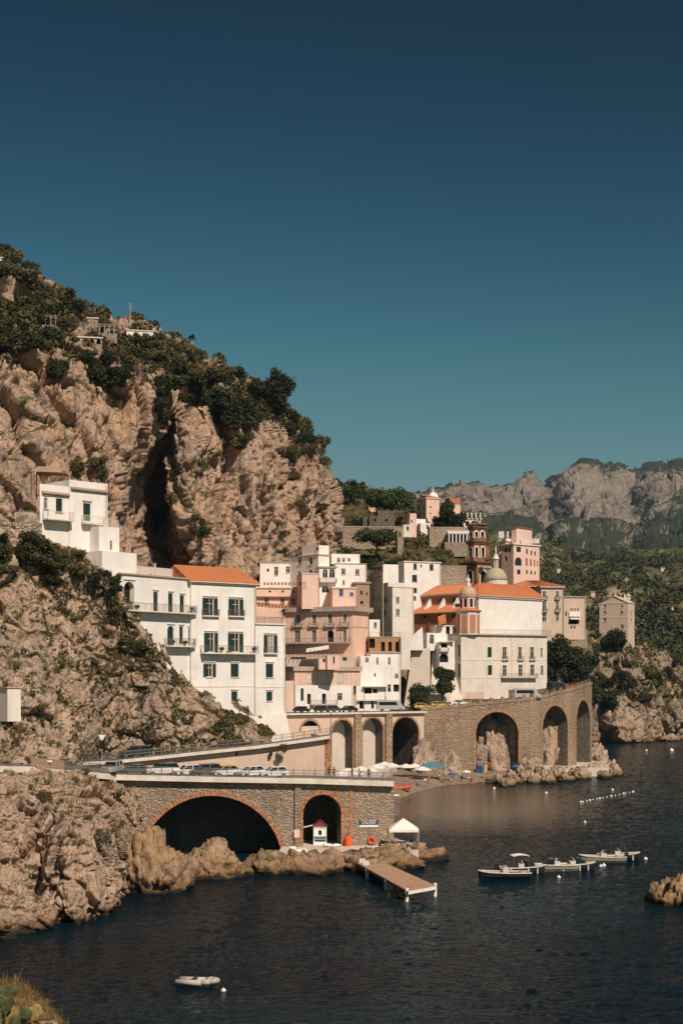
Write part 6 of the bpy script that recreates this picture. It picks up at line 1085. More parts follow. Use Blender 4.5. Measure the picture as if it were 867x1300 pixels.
mb = MB(); z = ZQ + hh; mb.poly((fk.p(-.1, z, .15), fk.p(w + .1, z, .15), fk.p(w / 2, z + .75, .05))); mb.poly((fk.p(-.25, z - .1, .2), fk.p(w / 2, z + .8, .2), fk.p(w / 2, z + .8, -2.3), fk.p(-.25, z - .1, -2.3))); mb.poly((fk.p(w + .25, z - .1, .2), fk.p(w / 2, z + .8, .2), fk.p(w / 2, z + .8, -2.3), fk.p(w + .25, z - .1, -2.3))); mb.build('roof', 'red', k)
mb = MB(); fbox(mb, fk, .05, w - .05, ZQ + .75, ZQ + 1.15, 0, .02); mb.build('sea_print', 'teal', k); mb = MB(); fbox(mb, fk, .15, w - .1, ZQ + .45, ZQ + .7, 0, .025); mb.build('boat_print', 'navy', k); mb = MB(); mb.poly((fk.p(-1.6, z - .25, .7), fk.p(-.1, z + .1, .7), fk.p(-.1, z + .1, -1), fk.p(-1.6, z - .25, -1))); mb.build('awning', 'canvas', k)
def text(s, size, loc, rz, mat, parent, w=None):
    cu = bpy.data.curves.new('t', 'FONT'); cu.body = s; cu.size = size; cu.align_x = 'CENTER'; cu.extrude = .008; t_ = bpy.data.objects.new('t', cu); C.link(t_); dg = bpy.context.evaluated_depsgraph_get(); me = bpy.data.meshes.new_from_object(t_.evaluated_get(dg)); bpy.data.objects.remove(t_)
    if w: xs = [v.co.x for v in me.vertices]; k_ = w / (max(xs) - min(xs)); [setattr(v, 'co', Vector((v.co.x * k_, v.co.y, v.co.z))) for v in me.vertices]
    me.materials.clear(); me.materials.append(M[mat]); o_ = link('lettering', me, parent); o_.location = Vector(loc) - top(parent).location; o_.rotation_euler = (R(90), 0, rz); return o_
text('BOAT SERVICE', .3, fk.p(w / 2, ZQ + 2.2, .03), 0, 'grey', k, 1.5)
sg_ = empty('quay_sign', fcb.p(fcb.u(468), ZY(1050, 200.6), .1), 'dark blue sign with two lines of white lettering on the bridge wall', 'sign'); u0, u1, z0, z1 = fcb.rect((456, 1039.5, 480, 1050)); mb = MB(); zm = z0 + (z1 - z0) * .26; fbox(mb, fcb, u0, u1, zm, z1, .04, .1); mb.build('board', 'navy', sg_); mb = MB(); fbox(mb, fcb, u0, u1, z0, zm - .01, .04, .11); mb.build('white_strip', 'whitepaint', sg_); an = math.atan2(fcb.t.y, fcb.t.x); hs_ = (z1 - zm)
text('ITALO VALERY', .5, fcb.p((u0 + u1) / 2, zm + hs_ * .55, .11), an, 'whitepaint', sg_, (u1 - u0) * .88); text('ALPINE BOATS', .46, fcb.p((u0 + u1) / 2, zm + hs_ * .12, .11), an, 'whitepaint', sg_, (u1 - u0) * .76)
mb = MB(); u0, u1, z0, z1 = fcb.rect((373, 1053, 380, 1063)); fbox(mb, fcb, u0, u1, z0, z1, .36, .42); tag(mb.build('notice_board', 'palepink'), 'small faded pink notice on the bridge pier', 'notice')
cn = empty('canopy', Q(512, 197), 'white pyramid canopy on thin posts at the end of the quay', 'canopy'); o = Q(512, 197); z0_, z1_ = ZY(1052, 197), ZY(1038.5, 197); s = 1.95; mb = MB(); cr = [o + Vector((a * s, b * s, 0)) for a, b in ((-1, -1), (1, -1), (1, 1), (-1, 1))]
for a, b in zip(cr, cr[1:] + cr[:1]): a, b = Vector((a.x, a.y, z0_)), Vector((b.x, b.y, z0_)); mb.poly((a, b, Vector((o.x, o.y, z1_)))); mb.poly((a - Vector((0, 0, .28)), b - Vector((0, 0, .28)), b, a))
mb.build('roof', 'canvas', cn)
for a in cr: q = MB(); q.tube((a.x * 1, a.y, ZQ), (a.x, a.y, z0_), .05, n=6); q.build('post', 'grey', cn)
def chair_table(p, i):
    t = empty('cafe_table', p, 'small white cafe table on the quay', 'table', 'cafe tables on the quay'); mb = MB(); mb.lathe(p, [(.38, .70), (.4, .73), (.38, .75)], 14); mb.build('table_top', 'whitepaint', t); mb = MB(); mb.tube(p, p + Vector((0, 0, .71)), .04, n=6); mb.lathe(p, [(.25, 0), (.2, .04)], 10); mb.build('leg', 'whitepaint', t)
    for dx in (-.65, .65):
        c_ = empty('cafe_chair', p + Vector((dx, .1, 0)), 'white plastic chair at a cafe table on the quay', 'chair', 'cafe chairs on the quay'); b = c_.location; mb = MB(); mb.cbox((b.x, b.y, b.z + .44), .42, .42, .05); mb.build('seat', 'whitepaint', c_); mb = MB(); mb.cbox((b.x + (.19 if dx > 0 else -.19), b.y, b.z + .68), .05, .42, .44); mb.build('backrest', 'whitepaint', c_)
        for a_ in (-.18, .18):
            for b_ in (-.18, .18): mb = MB(); mb.cbox((b.x + a_, b.y + b_, b.z + .21), .05, .05, .42); mb.build('leg', 'whitepaint', c_)
for i, x in enumerate((487, 498, 506, 519)): chair_table(Q(x, 195.0 + i % 2), i)
railing([Q(505, 192.3), Q(530, 195.3), Q(527.5, 202)], 1.0, 'thin rail around the end of the quay', 1.1, mesh=False)
mb = MB(); o = Q(441.5, 199.6); mb.lathe(o, [(.42, 0), (.45, .5), (.45, 1.15), (.3, 1.3)], 12); tag(mb.build('orange_bin', 'orange'), 'orange drum bin beside the small arch', 'bin')
lr = MB(); o = Q(472, 200.2); 
for i in range(20):
    a0, a1 = 2 * math.pi * i / 20, 2 * math.pi * (i + 1) / 20; lr.tube(o + Vector((.42 * math.cos(a0), 0, .75 + .42 * math.sin(a0))), o + Vector((.42 * math.cos(a1), 0, .75 + .42 * math.sin(a1))), .12, n=8, cap=False)
tag(lr.build('life_ring', 'orange'), 'orange life ring leaning on the quay wall', 'life ring')
def dinghy(o, rz, s, label, mat='whitepaint', name='dinghy', cat='boat', group=None, motor=True):
    b = empty(name, o, label, cat, group, rz); mb = MB(); path = [(-1.6, .55), (.5, .6), (1.15, .45), (1.6, 0), (1.15, -.45), (.5, -.6), (-1.6, -.55)]
    for (x0, y0), (x1, y1) in zip(path, path[1:]): mb.tube((x0 * s, y0 * s, .32 * s + (.12 * s if x0 > 1 else 0)), (x1 * s, y1 * s, .32 * s + (.12 * s if x1 > 1 else 0)), .22 * s, n=10)
    lo = link('tube', None) if False else None; me_o = mb.build('tube', mat); me_o.parent = b
    for p_ in me_o.data.polygons: p_.use_smooth = True
    mb = MB(); mb.hexa([(-1.6 * s, -.4 * s, -.1), (.9 * s, -.4 * s, -.1), (.9 * s, .4 * s, -.1), (-1.6 * s, .4 * s, -.1)], [(-1.6 * s, -.5 * s, .2 * s), (1.2 * s, -.35 * s, .2 * s), (1.2 * s, .35 * s, .2 * s), (-1.6 * s, .5 * s, .2 * s)]); o2 = mb.build('floor', 'grey'); o2.parent = b
    mb = MB(); mb.cbox((-.3 * s, 0, .5 * s), .3 * s, 1.0 * s, .12 * s); o2 = mb.build('seat', 'engine'); o2.parent = b
    if motor: mb = MB(); mb.cbox((-1.75 * s, 0, .65 * s), .3 * s, .3 * s, .4 * s); mb.cbox((-1.75 * s, 0, .1 * s), .12 * s, .12 * s, .9 * s); o2 = mb.build('outboard', 'engine'); o2.parent = b
    return b
dinghy(P(251, 1252, dsea(1252)) + Vector((0, .3, 0)), R(-12), 1.0, 'small pale inflatable dinghy with outboard alone on dark water', 'rubber')
dinghy(Q(421, 198.6, ZQ), R(200), .7, 'upturned white dinghy lying beside the kiosk', motor=False); 
for x, d_, w in ((378, 192, .5), (386, 194, .35), (392, 191, .4), (372, 196, .4)): o = Q(x, d_); mb = MB(); mb.hexa([o + Vector((-w, -w, 0)), o + Vector((w, -w, 0)), o + Vector((w, w, 0)), o + Vector((-w, w, 0))], [o + Vector((-w * .8, -w * .8, w)), o + Vector((w * .8, -w * .8, w * .9)), o + Vector((w * .8, w * .8, w)), o + Vector((-w * .8, w * .8, w * .9))]); tag(mb.build('canvas_bundle', 'canvas'), 'white canvas bundle lying on the quay rocks', 'bundle', 'bundles on the quay')
# parasols and canopies behind the lower road and on the beach
def parasol(p, r, h_, mat, label, group=None, n=8):
    b = empty('parasol', p, label, 'parasol', group); mb = MB(); mb.tube(p, p + Vector((0, 0, h_ + .2)), .045, n=6); mb.build('pole', 'grey', b); mb = MB(); k_ = [p + Vector((r * math.cos(2 * math.pi * i / n + .4), r * math.sin(2 * math.pi * i / n + .4), h_ - r * .28)) for i in range(n)]
    t_ = p + Vector((0, 0, h_ + .1))
    for a, b_ in zip(k_, k_[1:] + k_[:1]): mb.poly((a, b_, t_)); mb.poly((a - Vector((0, 0, .2)), b_ - Vector((0, 0, .2)), b_, a))
    mb.build('canopy', mat, b); return b
for k, (x, d_) in enumerate(((432, 245), (441, 255), (449, 248), (458, 262), (468, 258), (478, 270), (488, 280), (497, 275))): parasol(Vector(((x - CX) * d_ / F, d_, 3.2)), 1.7, 5.4 - (d_ - 245) * .012, 'canvas', 'white parasol of the promenade restaurant behind the bridge', 'parasols on the promenade')
for x, y, m_, lb in ((516, 980, 'canvas', 'white beach parasol beside the rock mound'), (536, 983, 'canvas', 'pale beach parasol in front of the slim arches'), (526, 979, 'canvas', 'white parasol between the beach bar tent and the promenade'), (575, 986, 'blueplastic', 'small blue parasol on the open sand'), (592, 983, 'canvas', 'small white parasol on the open sand')): parasol(beach_pt(x, y + 4), 2.1 if x < 560 else 1.1, 2.9 if x < 560 else 2.1, m_, lb)
t = empty('beach_tent', beach_pt(549, 986), 'teal beach bar tent at the back of the sand', 'tent'); o = t.location; mb = MB(); s = 3.2
cr = [o + Vector((a * s, b * 2.0, 2.6)) for a, b in ((-1, -1), (1, -1), (1, 1), (-1, 1))]; [mb.poly((a, b, o + Vector((0, 0, 3.9)))) for a, b in zip(cr, cr[1:] + cr[:1])]; mb.build('roof', 'teal', t)
for a in cr: q = MB(); q.tube((a.x, a.y, o.z - .6), a, .05, n=6); q.build('post', 'grey', t)
for k, x in enumerate((608, 611, 616)): p = beach_pt(x, 978); mb = MB(); mb.lathe(p, [(.5, 0), (.55, 1.5), (.58, 1.55), (.4, 1.8)], 8); tag(mb.build('waste_bin', ('blueplastic', 'blueplastic', 'yellowplastic')[k]), ('blue recycling bin beside the wide arch', 'blue recycling bin beside the yellow one', 'yellow recycling bin at the back of the beach')[k], 'bin')
dinghy(beach_pt(510, 999) + Vector((0, 0, -.1)), R(-8), 1.25, 'orange red rescue rowing boat pulled up on the sand', 'orange', 'rescue_boat', motor=False); dinghy(beach_pt(498, 1009), R(10), .8, 'white pedal float at the edge of the beach', 'whitepaint', 'pedal_boat', motor=False)
q = beach_pt(556, 985); parasol(beach_pt(655, 979), 1.3, 2.0, 'blueplastic', 'blue parasol leaning beside the pale rock')
# lamp posts and signs
for x, yb_, yt_, d_, lb in ((462, 900, 872, 344, 'slim street lamp in front of the white houses on the upper road'), (112, 965, 935, 199, 'thin roadside pole at the start of the ramp'), (420, 958, 905, 216, 'thin lamp post at the top of the ramp'), (563, 1005, 958, 0, 'tall pole standing on the beach')):
    d_ = d_ or beach_pt(x, 990).y; b0_, b1_ = P(x, yb_, d_), P(x, yt_, d_); h = empty('street_lamp', b0_, lb, 'lamp post'); q = MB(); q.tube(b0_ - Vector((0, 0, .5)), b1_, .06, n=6); q.build('pole', 'rail', h); q = MB(); q.cbox((b1_.x, b1_.y - .1, b1_.z), .3, .5, .18); q.build('lamp_head', 'grey', h)
d_ = 200; h = empty('road_sign', P(130, 960, 199), 'dark road sign with triangular top on the ramp', 'sign'); q = MB(); p = P(130, 962, 199); q.tube(p, p + Vector((0, 0, 2.6)), .05, n=6); q.build('pole', 'grey', h); q = MB(); q.cbox((p.x, p.y - .08, p.z + 1.7), .65, .05, 1.1); q.build('plate', 'dark', h); q = MB(); z = p.z + 2.7; q.hexa([(p.x - .1, p.y - .1, z - .35), (p.x + .1, p.y - .1, z - .35), (p.x + .1, p.y - .06, z - .35), (p.x - .1, p.y - .06, z - .35)], [(p.x - .5, p.y - .1, z + .35), (p.x + .5, p.y - .1, z + .35), (p.x + .5, p.y - .06, z + .35), (p.x - .5, p.y - .06, z + .35)]); q.build('triangle', 'whitepaint', h)
h = empty('road_sign', P(60, 972, 184), 'long beige info panel fixed to the railing by the cliff', 'sign'); q = MB(); a, b = sh_(lf[2], 0, -.02, .2), sh_(lf[3], 0, -.02, .2); q.hexa((a, a.lerp(b, .75), a.lerp(b, .75) + Vector((0, .06, 0)), a + Vector((0, .06, 0))), (a + Vector((0, 0, 1.1)), a.lerp(b, .75) + Vector((0, 0, 1.1)), a.lerp(b, .75) + Vector((0, .06, 1.1)), a + Vector((0, .06, 1.1)))); q.build('panel', 'brownwall', h); q = MB(); m_ = a.lerp(b, .36); q.box(m_ + Vector((0, -.03, .7)), (.55, .3, 0), (0, .02, 0), (0, 0, .18)); q.build('plate', 'whitepaint', h)

# ------------------------------------------------------------------ boats
def motorboat(o, rz, L, hull, label, bimini=False, cabin=False, group='moored motorboats'):
    b = empty('motorboat', o, label, 'boat', group, rz); W = L * .34; st = [(-.5, .88, .0), (-.3, .97, .0), (-.05, 1.0, .0), (.2, .88, .01), (.36, .66, .02), (.46, .34, .035), (.5, .05, .042)]
    def loft(rows, mat, nm, smooth=True):
        mb = MB(); k = len(rows[0])
        for r_ in rows: mb.v += r_
        for i in range(len(rows) - 1):
            for j in range(k - 1): mb.f.append((i * k + j, (i + 1) * k + j, (i + 1) * k + j + 1, i * k + j + 1)); mb.m.append(0)
        mb.f.append(tuple(range(k))); mb.m.append(0); o_ = mb.build(nm, mat); o_.parent = b; return o_
    fb = .75
    loft([[(t * L, -w * W / 2, fb + rise * L), (t * L, -w * W * .46, fb * .45), (t * L * .97, -w * W * .3, -.05), (t * L * .94, 0, -.25 + max(0, t) * .3), (t * L * .97, w * W * .3, -.05), (t * L, w * W * .46, fb * .45), (t * L, w * W / 2, fb + rise * L)] for t, w, rise in st], hull, 'hull')
    mb = MB()
    for s in (-1, 1):
        for (t0, w0, r0), (t1, w1, r1) in zip(st, st[1:]): mb.tube((t0 * L, s * w0 * W / 2, fb + r0 * L), (t1 * L, s * w1 * W / 2, fb + r1 * L), .09, n=6)
    o_ = mb.build('gunwale', 'gelcoat'); o_.parent = b
    loft([[(t * L, -w * W * .47, fb - .12 + rise * L), (t * L, 0, fb - .1 + rise * L), (t * L, w * W * .47, fb - .12 + rise * L)] for t, w, rise in st[3:]], 'gelcoat', 'foredeck'); loft([[(t * L, -w * W * .45, .35), (t * L, w * W * .45, .35)] for t, w, rise in st[:4]], 'hullgrey', 'cockpit_floor')
    mb = MB(); mb.cbox((-.02 * L, 0, .75), .7, .8, .9); mb.hexa([(.02 * L, -.4, 1.2), (.02 * L + .1, -.4, 1.2), (.02 * L + .1, .4, 1.2), (.02 * L, .4, 1.2)], [(-.03 * L, -.38, 1.6), (-.03 * L + .06, -.38, 1.6), (-.03 * L + .06, .38, 1.6), (-.03 * L, .38, 1.6)]); o_ = mb.build('console', 'gelcoat'); o_.parent = b
    mb = MB(); mb.cbox((-.36 * L, 0, .6), .55, W * .8, .45); o_ = mb.build('seat', 'cushion'); o_.parent = b; mb = MB(); mb.cbox((.2 * L, 0, .78), L * .2, W * .55, .1); o_ = mb.build('sun_pad', 'cushion'); o_.parent = b
    mb = MB(); mb.cbox((-.53 * L, 0, .95), .45, .4, .6); mb.cbox((-.53 * L, 0, .3), .2, .16, 1.2); o_ = mb.build('outboard', 'engine'); o_.parent = b
    for t in (-.28, .1, .3): mb = MB(); w_ = np.interp(t, [x[0] for x in st], [x[1] for x in st]); mb.tube((t * L, -w_ * W / 2 - .12, .05), (t * L, -w_ * W / 2 - .12, .68), .12, n=8); o_ = mb.build('fender', 'gelcoat'); o_.parent = b
    if cabin: mb = MB(); mb.hexa([(.3 * L, -.5, fb + .1), (.08 * L, -.75, fb + .1), (.08 * L, .75, fb + .1), (.3 * L, .5, fb + .1)], [(.16 * L, -.4, fb + .75), (.06 * L, -.6, fb + .85), (.06 * L, .6, fb + .85), (.16 * L, .4, fb + .75)]); o_ = mb.build('windscreen', 'glass'); o_.parent = b
    if bimini:
        mb = MB(); n = 6; z = 2.15
        for i in range(n): x0, x1 = -.22 * L + i * .36 * L / n, -.22 * L + (i + 1) * .36 * L / n; y_ = W * .46; c0, c1 = .16 * math.sin(math.pi * i / n), .16 * math.sin(math.pi * (i + 1) / n); mb.hexa([(x0, -y_, z + c0), (x1, -y_, z + c1), (x1, y_, z + c1), (x0, y_, z + c0)], [(x0, -y_, z + c0 + .04), (x1, -y_, z + c1 + .04), (x1, y_, z + c1 + .04), (x0, y_, z + c0 + .04)])
        o_ = mb.build('bimini', bimini); o_.parent = b; mb = MB(); [mb.tube((x, s * W * .46, .75), (x * 1.0 - .05, s * W * .46, z + .02), .025, n=5) for x in (-.2 * L, .12 * L) for s in (-1, 1)]; o_ = mb.build('bimini_frame', 'rim'); o_.parent = b
    return b
for x, y, rz, L, hu, lb, bi, ca in ((640, 1117, 184, 6.2, 'hulldark', 'low dark hulled open motorboat with white gunwale and fenders', None, False), (662, 1110, 8, 5.8, 'hulldark', 'dark hulled motorboat with small windscreen under a cream sun canopy', 'canvas', True), (705, 1107, 190, 5.4, 'hullgrey', 'tan grey motorboat with raised white deck beside the dark one', None, True), (727, 1106, 8, 5.6, 'hulldark', 'dark hulled motorboat with pointed white bow cover', None, True), (764, 1096, 183, 6.0, 'hullgrey', 'pale grey open boat with white fenders moored outermost alongside a dark one', None, False), (784, 1093, 6, 5.8, 'hulldark', 'dark hulled boat with folded navy canopy moored outermost', 'navy', False)):
    d_ = dsea(y) + 1.0; motorboat(Vector(((x - CX) * d_ / F, d_, 0)), R(rz), L, hu, lb, bi, ca)
def buoy(px, py, r, label, group=None, mat='whitepaint'):
    d_ = dsea(py); p = Vector(((px - CX) * d_ / F, d_, 0)); mb = MB(); mb.lathe(p, [(r * .55, -r * .8), (r, -.1 * r), (r * .95, r * .4), (r * .5, r * .85), (r * .18, r * 1.0), (r * .18, r * 1.3)], 10); o_ = mb.build('buoy', mat, None, True); tag(o_, label, 'buoy', group)
for k, t in enumerate([0, .04, .11, .17, .23, .31, .36, .42, .5, .58, .66, .74, .82, .86, .93, 1]): buoy(737 + 66 * t, 1018.5 - 13 * t, .17 if k % 3 else .26, 'white float on the rope marking the bathing area', 'float line of the bathing area')
for x, y, r_ in ((742, 1044, .25), (709, 1114, .24), (762, 1100, .24), (766, 1099, .28), (819, 1091, .28), (284, 1258, .2), (852, 953, .7), (820, 953, .4), (627, 983 + 18, .3), (693, 1007, .3), (777, 1003, .3)): buoy(x, y, r_, 'single white mooring buoy floating on the open water', 'mooring buoys')
mb = MB(); p = P(215, 50, 150); mb.poly((p, p + Vector((-.38, .05, .06)), p + Vector((-.12, .1, .12)))); mb.poly((p, p + Vector((.42, .05, .12)), p + Vector((.12, .1, .12)))); mb.tube(p + Vector((-.05, .2, .03)), p + Vector((.03, -.22, .06)), .05, .02, n=6); tag(mb.build('gull', 'engine'), 'lone dark bird gliding high in the clear sky', 'bird')

# ------------------------------------------------------------------ vegetation
def leaves(n, size, blobs, seed, flat=0.0, shell=.55):
    g = np.random.default_rng(seed); k = g.integers(0, len(blobs), n); B = np.array(blobs)
    w = B[:, 3] ** 2; k = g.choice(len(blobs), n, p=w / w.sum()); d = g.normal(size=(n, 3)); d /= np.linalg.norm(d, axis=1, keepdims=True)
    r = (shell + (1 - shell) * g.random(n) ** .6) * (1 + .18 * g.normal(size=n)); c_ = B[k, :3] + d * (B[k, 3] * r)[:, None] * np.array((1, 1, 1 - flat))
    a = g.normal(size=(n, 3)) + d * .2; a /= np.linalg.norm(a, axis=1, keepdims=True); b = np.cross(a, g.normal(size=(n, 3))); b /= np.linalg.norm(b, axis=1, keepdims=True) + 1e-9
    s = size * (.6 + .8 * g.random(n))[:, None]; V = np.stack([c_ - a * s, c_ + b * s * .6, c_ + a * s, c_ - b * s * .6], 1).reshape(-1, 3); return V, np.arange(4 * n).reshape(n, 4)
def shrub_mesh(seed, mat, n=900, size=.12, nb=9, up=.5):
    g = np.random.default_rng(seed); bl = [(0, 0, .3, .55)]
    for i in range(nb): a = g.random() * 6.28; r = .25 + .5 * g.random(); bl.append((r * math.cos(a), r * math.sin(a), .15 + up * g.random(), .24 + .22 * g.random()))
    V, Qd = leaves(n, size, bl, seed); return mesh_np('foliage', V, Qd, mat, False)
def stem_mesh():
    mb = MB()
    for i in range(4): a = i * 1.6; mb.tube((0, 0, -.4), (.35 * math.cos(a), .35 * math.sin(a), .45), .05, .02, n=5)
    o = mb.build('stem', 'trunk'); me = o.data; bpy.data.objects.remove(o); return me
STEM = stem_mesh()
SH = {k: [shrub_mesh(100 + 10 * j + i, mt, nn, sz) for i in range(4)] for j, (k, mt, nn, sz) in enumerate((('dark', 'leafdark', 1000, .105), ('olive', 'leafolive', 800, .10), ('dry', 'leafdry', 600, .09)))}
ALLS = []
def shrub(p, s, kind, label, group, name='shrub', cat='shrub', sz=None, i=None):
    e = bpy.data.objects.new(name, None); C.link(e); e.location = p; e.scale = (s, s, sz or s * random.uniform(.75, 1.15)); e.rotation_euler[2] = random.uniform(0, 6.28); tag(e, label, cat, group)
    a = link('foliage', random.choice(SH[kind]) if i is None else SH[kind][i], e); b = link('stem', STEM, e); return e
def fill(patch_, zones, where, area):
    for (cx, cy, rx, ry, n, smin, smax, kd, *w) in zones:
        for _ in range(n):
            a = random.uniform(0, 6.28); r = math.sqrt(random.random()); x, y = cx + rx * r * math.cos(a), cy + ry * r * math.sin(a); p, nn = hit(patch_, x, y, 4); pp = (CX + F * p.x / p.y, YH - F * (p.z - H) / p.y)
            if abs(pp[0] - x) > 12 or abs(pp[1] - y) > 14: continue
            s = random.uniform(smin, smax) * (.8 if patch_ == 'headland' else 1.0); k = kd if kd != 'mix' else random.choice(('dark', 'olive', 'olive'))
            if k == 'dark' and patch_ == 'headland' and random.random() < (.45 if cy < 425 else .15): k = 'olive'
            ALLS.append((s / p.y, p - Vector((0, 0, s * .25)) + nn * s * .1, s, k, w[0] if w else where, area))
def plant_all(limit=285):
    """the shrubs that show largest stand as objects of their own; the small tufts are one mass for each slope"""
    ALLS.sort(key=lambda q: -q[0]); nz = {'dark': 'dark green', 'olive': 'olive green', 'dry': 'dry ochre'}
    for q in ALLS[:limit]: shrub(q[1], q[2], q[3], nz[q[3]] + ' shrub ' + q[4], nz[q[3]] + ' shrubs ' + q[4])
    rest = {}
    for q in ALLS[limit:]: rest.setdefault((q[5], q[3]), []).append(q)
    for (area, k), L in rest.items():
        Vs = []
        for q in L:
            me = random.choice(SH[k]); v = np.empty(len(me.vertices) * 3, np.float32); me.vertices.foreach_get('co', v); v = v.reshape(-1, 4, 3)[::3].reshape(-1, 3) * q[2] * 1.0; Vs.append(v + np.array(q[1]))
        V = np.concatenate(Vs); o = link('scrub', mesh_np('scrub', V, np.arange(len(V)).reshape(-1, 4), {'dark': 'leafdark', 'olive': 'leafolive', 'dry': 'leafdry'}[k], False)); tag(o, 'small ' + nz[k] + ' tufts scattered over ' + area, 'scrub', None, 'stuff')
random.seed(11)
fill('headland', [(14, 436, 18, 16, 7, 2.5, 4.2, 'dark', 'on the brow below the hilltop house'), (60, 433, 12, 12, 5, 2.2, 3.6, 'dark', 'in the dark clump on the cliff brow beside the arcaded shed'), (62, 470, 14, 10, 5, 2, 3, 'dark'), (135, 466, 30, 24, 16, 2.2, 3.8, 'dark', 'in the big clump below the arcaded farm shed'), (188, 455, 18, 14, 7, 2.2, 3.8, 'dark', 'below the white farmhouse on the headland'), (228, 482, 28, 16, 12, 2.4, 4, 'dark', 'at the head of the dark gully'), (255, 500, 20, 14, 6, 2.4, 4, 'dark'), (305, 520, 42, 24, 26, 2.6, 4.6, 'dark', 'in the broad thicket under the skyline tree'),
                  (353, 502, 16, 16, 7, 3.0, 4.6, 'dark'), (383, 545, 20, 22, 12, 2.4, 3.8, 'dark', 'on the steep right shoulder of the headland'), (408, 570, 14, 14, 8, 2, 3.2, 'dark', 'hanging over the last cliff edge of the headland'), (300, 562, 14, 14, 6, 1.6, 2.6, 'mix'), (370, 580, 20, 12, 6, 1.6, 2.8, 'mix'), (255, 470, 40, 10, 9, 1.8, 3.4, 'mix'), (20, 395, 30, 18, 16, 2.4, 4.4, 'dark', 'around the wooden utility pole'), (92, 397, 20, 14, 10, 2.4, 4, 'dark', 'beside the square stone hut on the headland'), (60, 400, 16, 10, 5, 2, 3.5, 'dark'),
                  (10, 332, 18, 14, 8, 3, 5, 'dark', 'around the uppermost white house of the headland'), (34, 348, 10, 8, 5, 2.5, 4, 'dark'), (60, 372, 36, 10, 12, 2, 3.6, 'mix'), (120, 408, 50, 8, 9, 1.6, 3, 'mix'), (190, 434, 40, 8, 9, 1.6, 3, 'mix'), (235, 452, 30, 8, 8, 1.6, 3, 'mix'), (290, 480, 30, 10, 10, 2, 3.6, 'dark', 'along the headland skyline left of the round tree'), (330, 500, 20, 10, 6, 2, 3.6, 'dark'),
                  (205, 510, 10, 26, 8, 1.8, 3, 'dark'), (120, 590, 28, 20, 7, 1.4, 2.6, 'olive'), (245, 690, 26, 34, 16, 1.3, 2.3, 'dark', 'filling the foot of the dark gully'), (205, 660, 14, 40, 8, 1.6, 3, 'olive', 'inside the dark gully'), (358, 690, 10, 16, 4, 1.6, 2.6, 'dark'), (60, 520, 70, 60, 10, .8, 1.5, 'olive'), (330, 630, 70, 60, 12, .8, 1.8, 'olive'), (170, 500, 40, 30, 8, 1, 2, 'olive'), (390, 620, 16, 14, 4, 1.4, 2.4, 'olive'), (280, 590, 30, 12, 6, 1.2, 2.2, 'olive')],
     'growing on the face of the big headland', 'the big headland')
fill('bluff', [(20, 690, 40, 14, 14, 1.1, 2.0, 'mix', 'under the terrace of the small white house'), (55, 705, 40, 18, 16, 1.0, 1.8, 'mix', 'below the balcony of the small white house'), (85, 715, 30, 20, 10, .9, 1.5, 'olive'), (135, 740, 14, 14, 6, .9, 1.5, 'dark'), (145, 790, 12, 30, 8, .8, 1.3, 'dry', 'against the left corner of the big white house'), (70, 735, 14, 14, 4, .8, 1.3, 'dark'), (20, 715, 20, 10, 5, .8, 1.4, 'olive'), (172, 815, 10, 12, 5, .8, 1.3, 'olive'), (22, 838, 8, 11, 3, .7, 1.1, 'olive'), (78, 848, 9, 13, 4, .7, 1.1, 'olive'), (56, 905, 9, 18, 4, .7, 1.1, 'olive'), (8, 870, 6, 8, 2, .7, 1.0, 'olive'), (135, 840, 18, 12, 5, .6, 1.0, 'dry'), (150, 835, 10, 10, 4, .6, 1.0, 'olive'), (195, 850, 12, 10, 4, .5, .9, 'olive'), (110, 830, 60, 50, 12, .4, .8, 'olive'), (90, 945, 30, 10, 5, .5, .8, 'olive'), (205, 920, 30, 20, 6, .35, .7, 'olive'), (230, 880, 14, 20, 4, .35, .7, 'olive'), (30, 930, 20, 14, 4, .5, .9, 'olive')],
     'clinging to the bluff below the white houses', 'the bluff')
fill('lower_bluff', [(55, 1005, 14, 20, 6, .6, 1.1, 'olive'), (130, 1000, 18, 12, 6, .5, .9, 'dry'), (115, 985, 22, 8, 5, .5, .8, 'olive'), (140, 1050, 18, 18, 5, .5, .9, 'olive'), (100, 1030, 30, 20, 6, .35, .7, 'olive'), (90, 1065, 20, 14, 3, .35, .6, 'olive'), (30, 1000, 20, 14, 4, .4, .8, 'olive')], 'growing on the sea cliff under the lower road', 'the sea cliff')
fill('town_slope', [(470, 715, 40, 8, 12, 1.6, 2.8, 'dark'), (450, 690, 20, 14, 8, 1.8, 3, 'dark'), (445, 665, 16, 14, 8, 1.8, 3, 'mix'), (540, 700, 26, 16, 10, 1.2, 2.4, 'olive'), (565, 710, 12, 12, 5, 1.2, 2.2, 'mix'), (525, 712, 40, 6, 8, 1.4, 2.2, 'dark'), (750, 872, 12, 22, 18, 1.8, 3.2, 'dark', 'on the slope behind the last viaduct arch'), (735, 848, 14, 12, 8, 1.6, 2.6, 'dark', 'on the slope behind the last viaduct arch'), (575, 735, 8, 10, 4, 1.2, 2, 'olive'), (530, 690, 14, 10, 5, 1, 2, 'olive')], 'on the slope above the white tower house', 'the slope above the town')
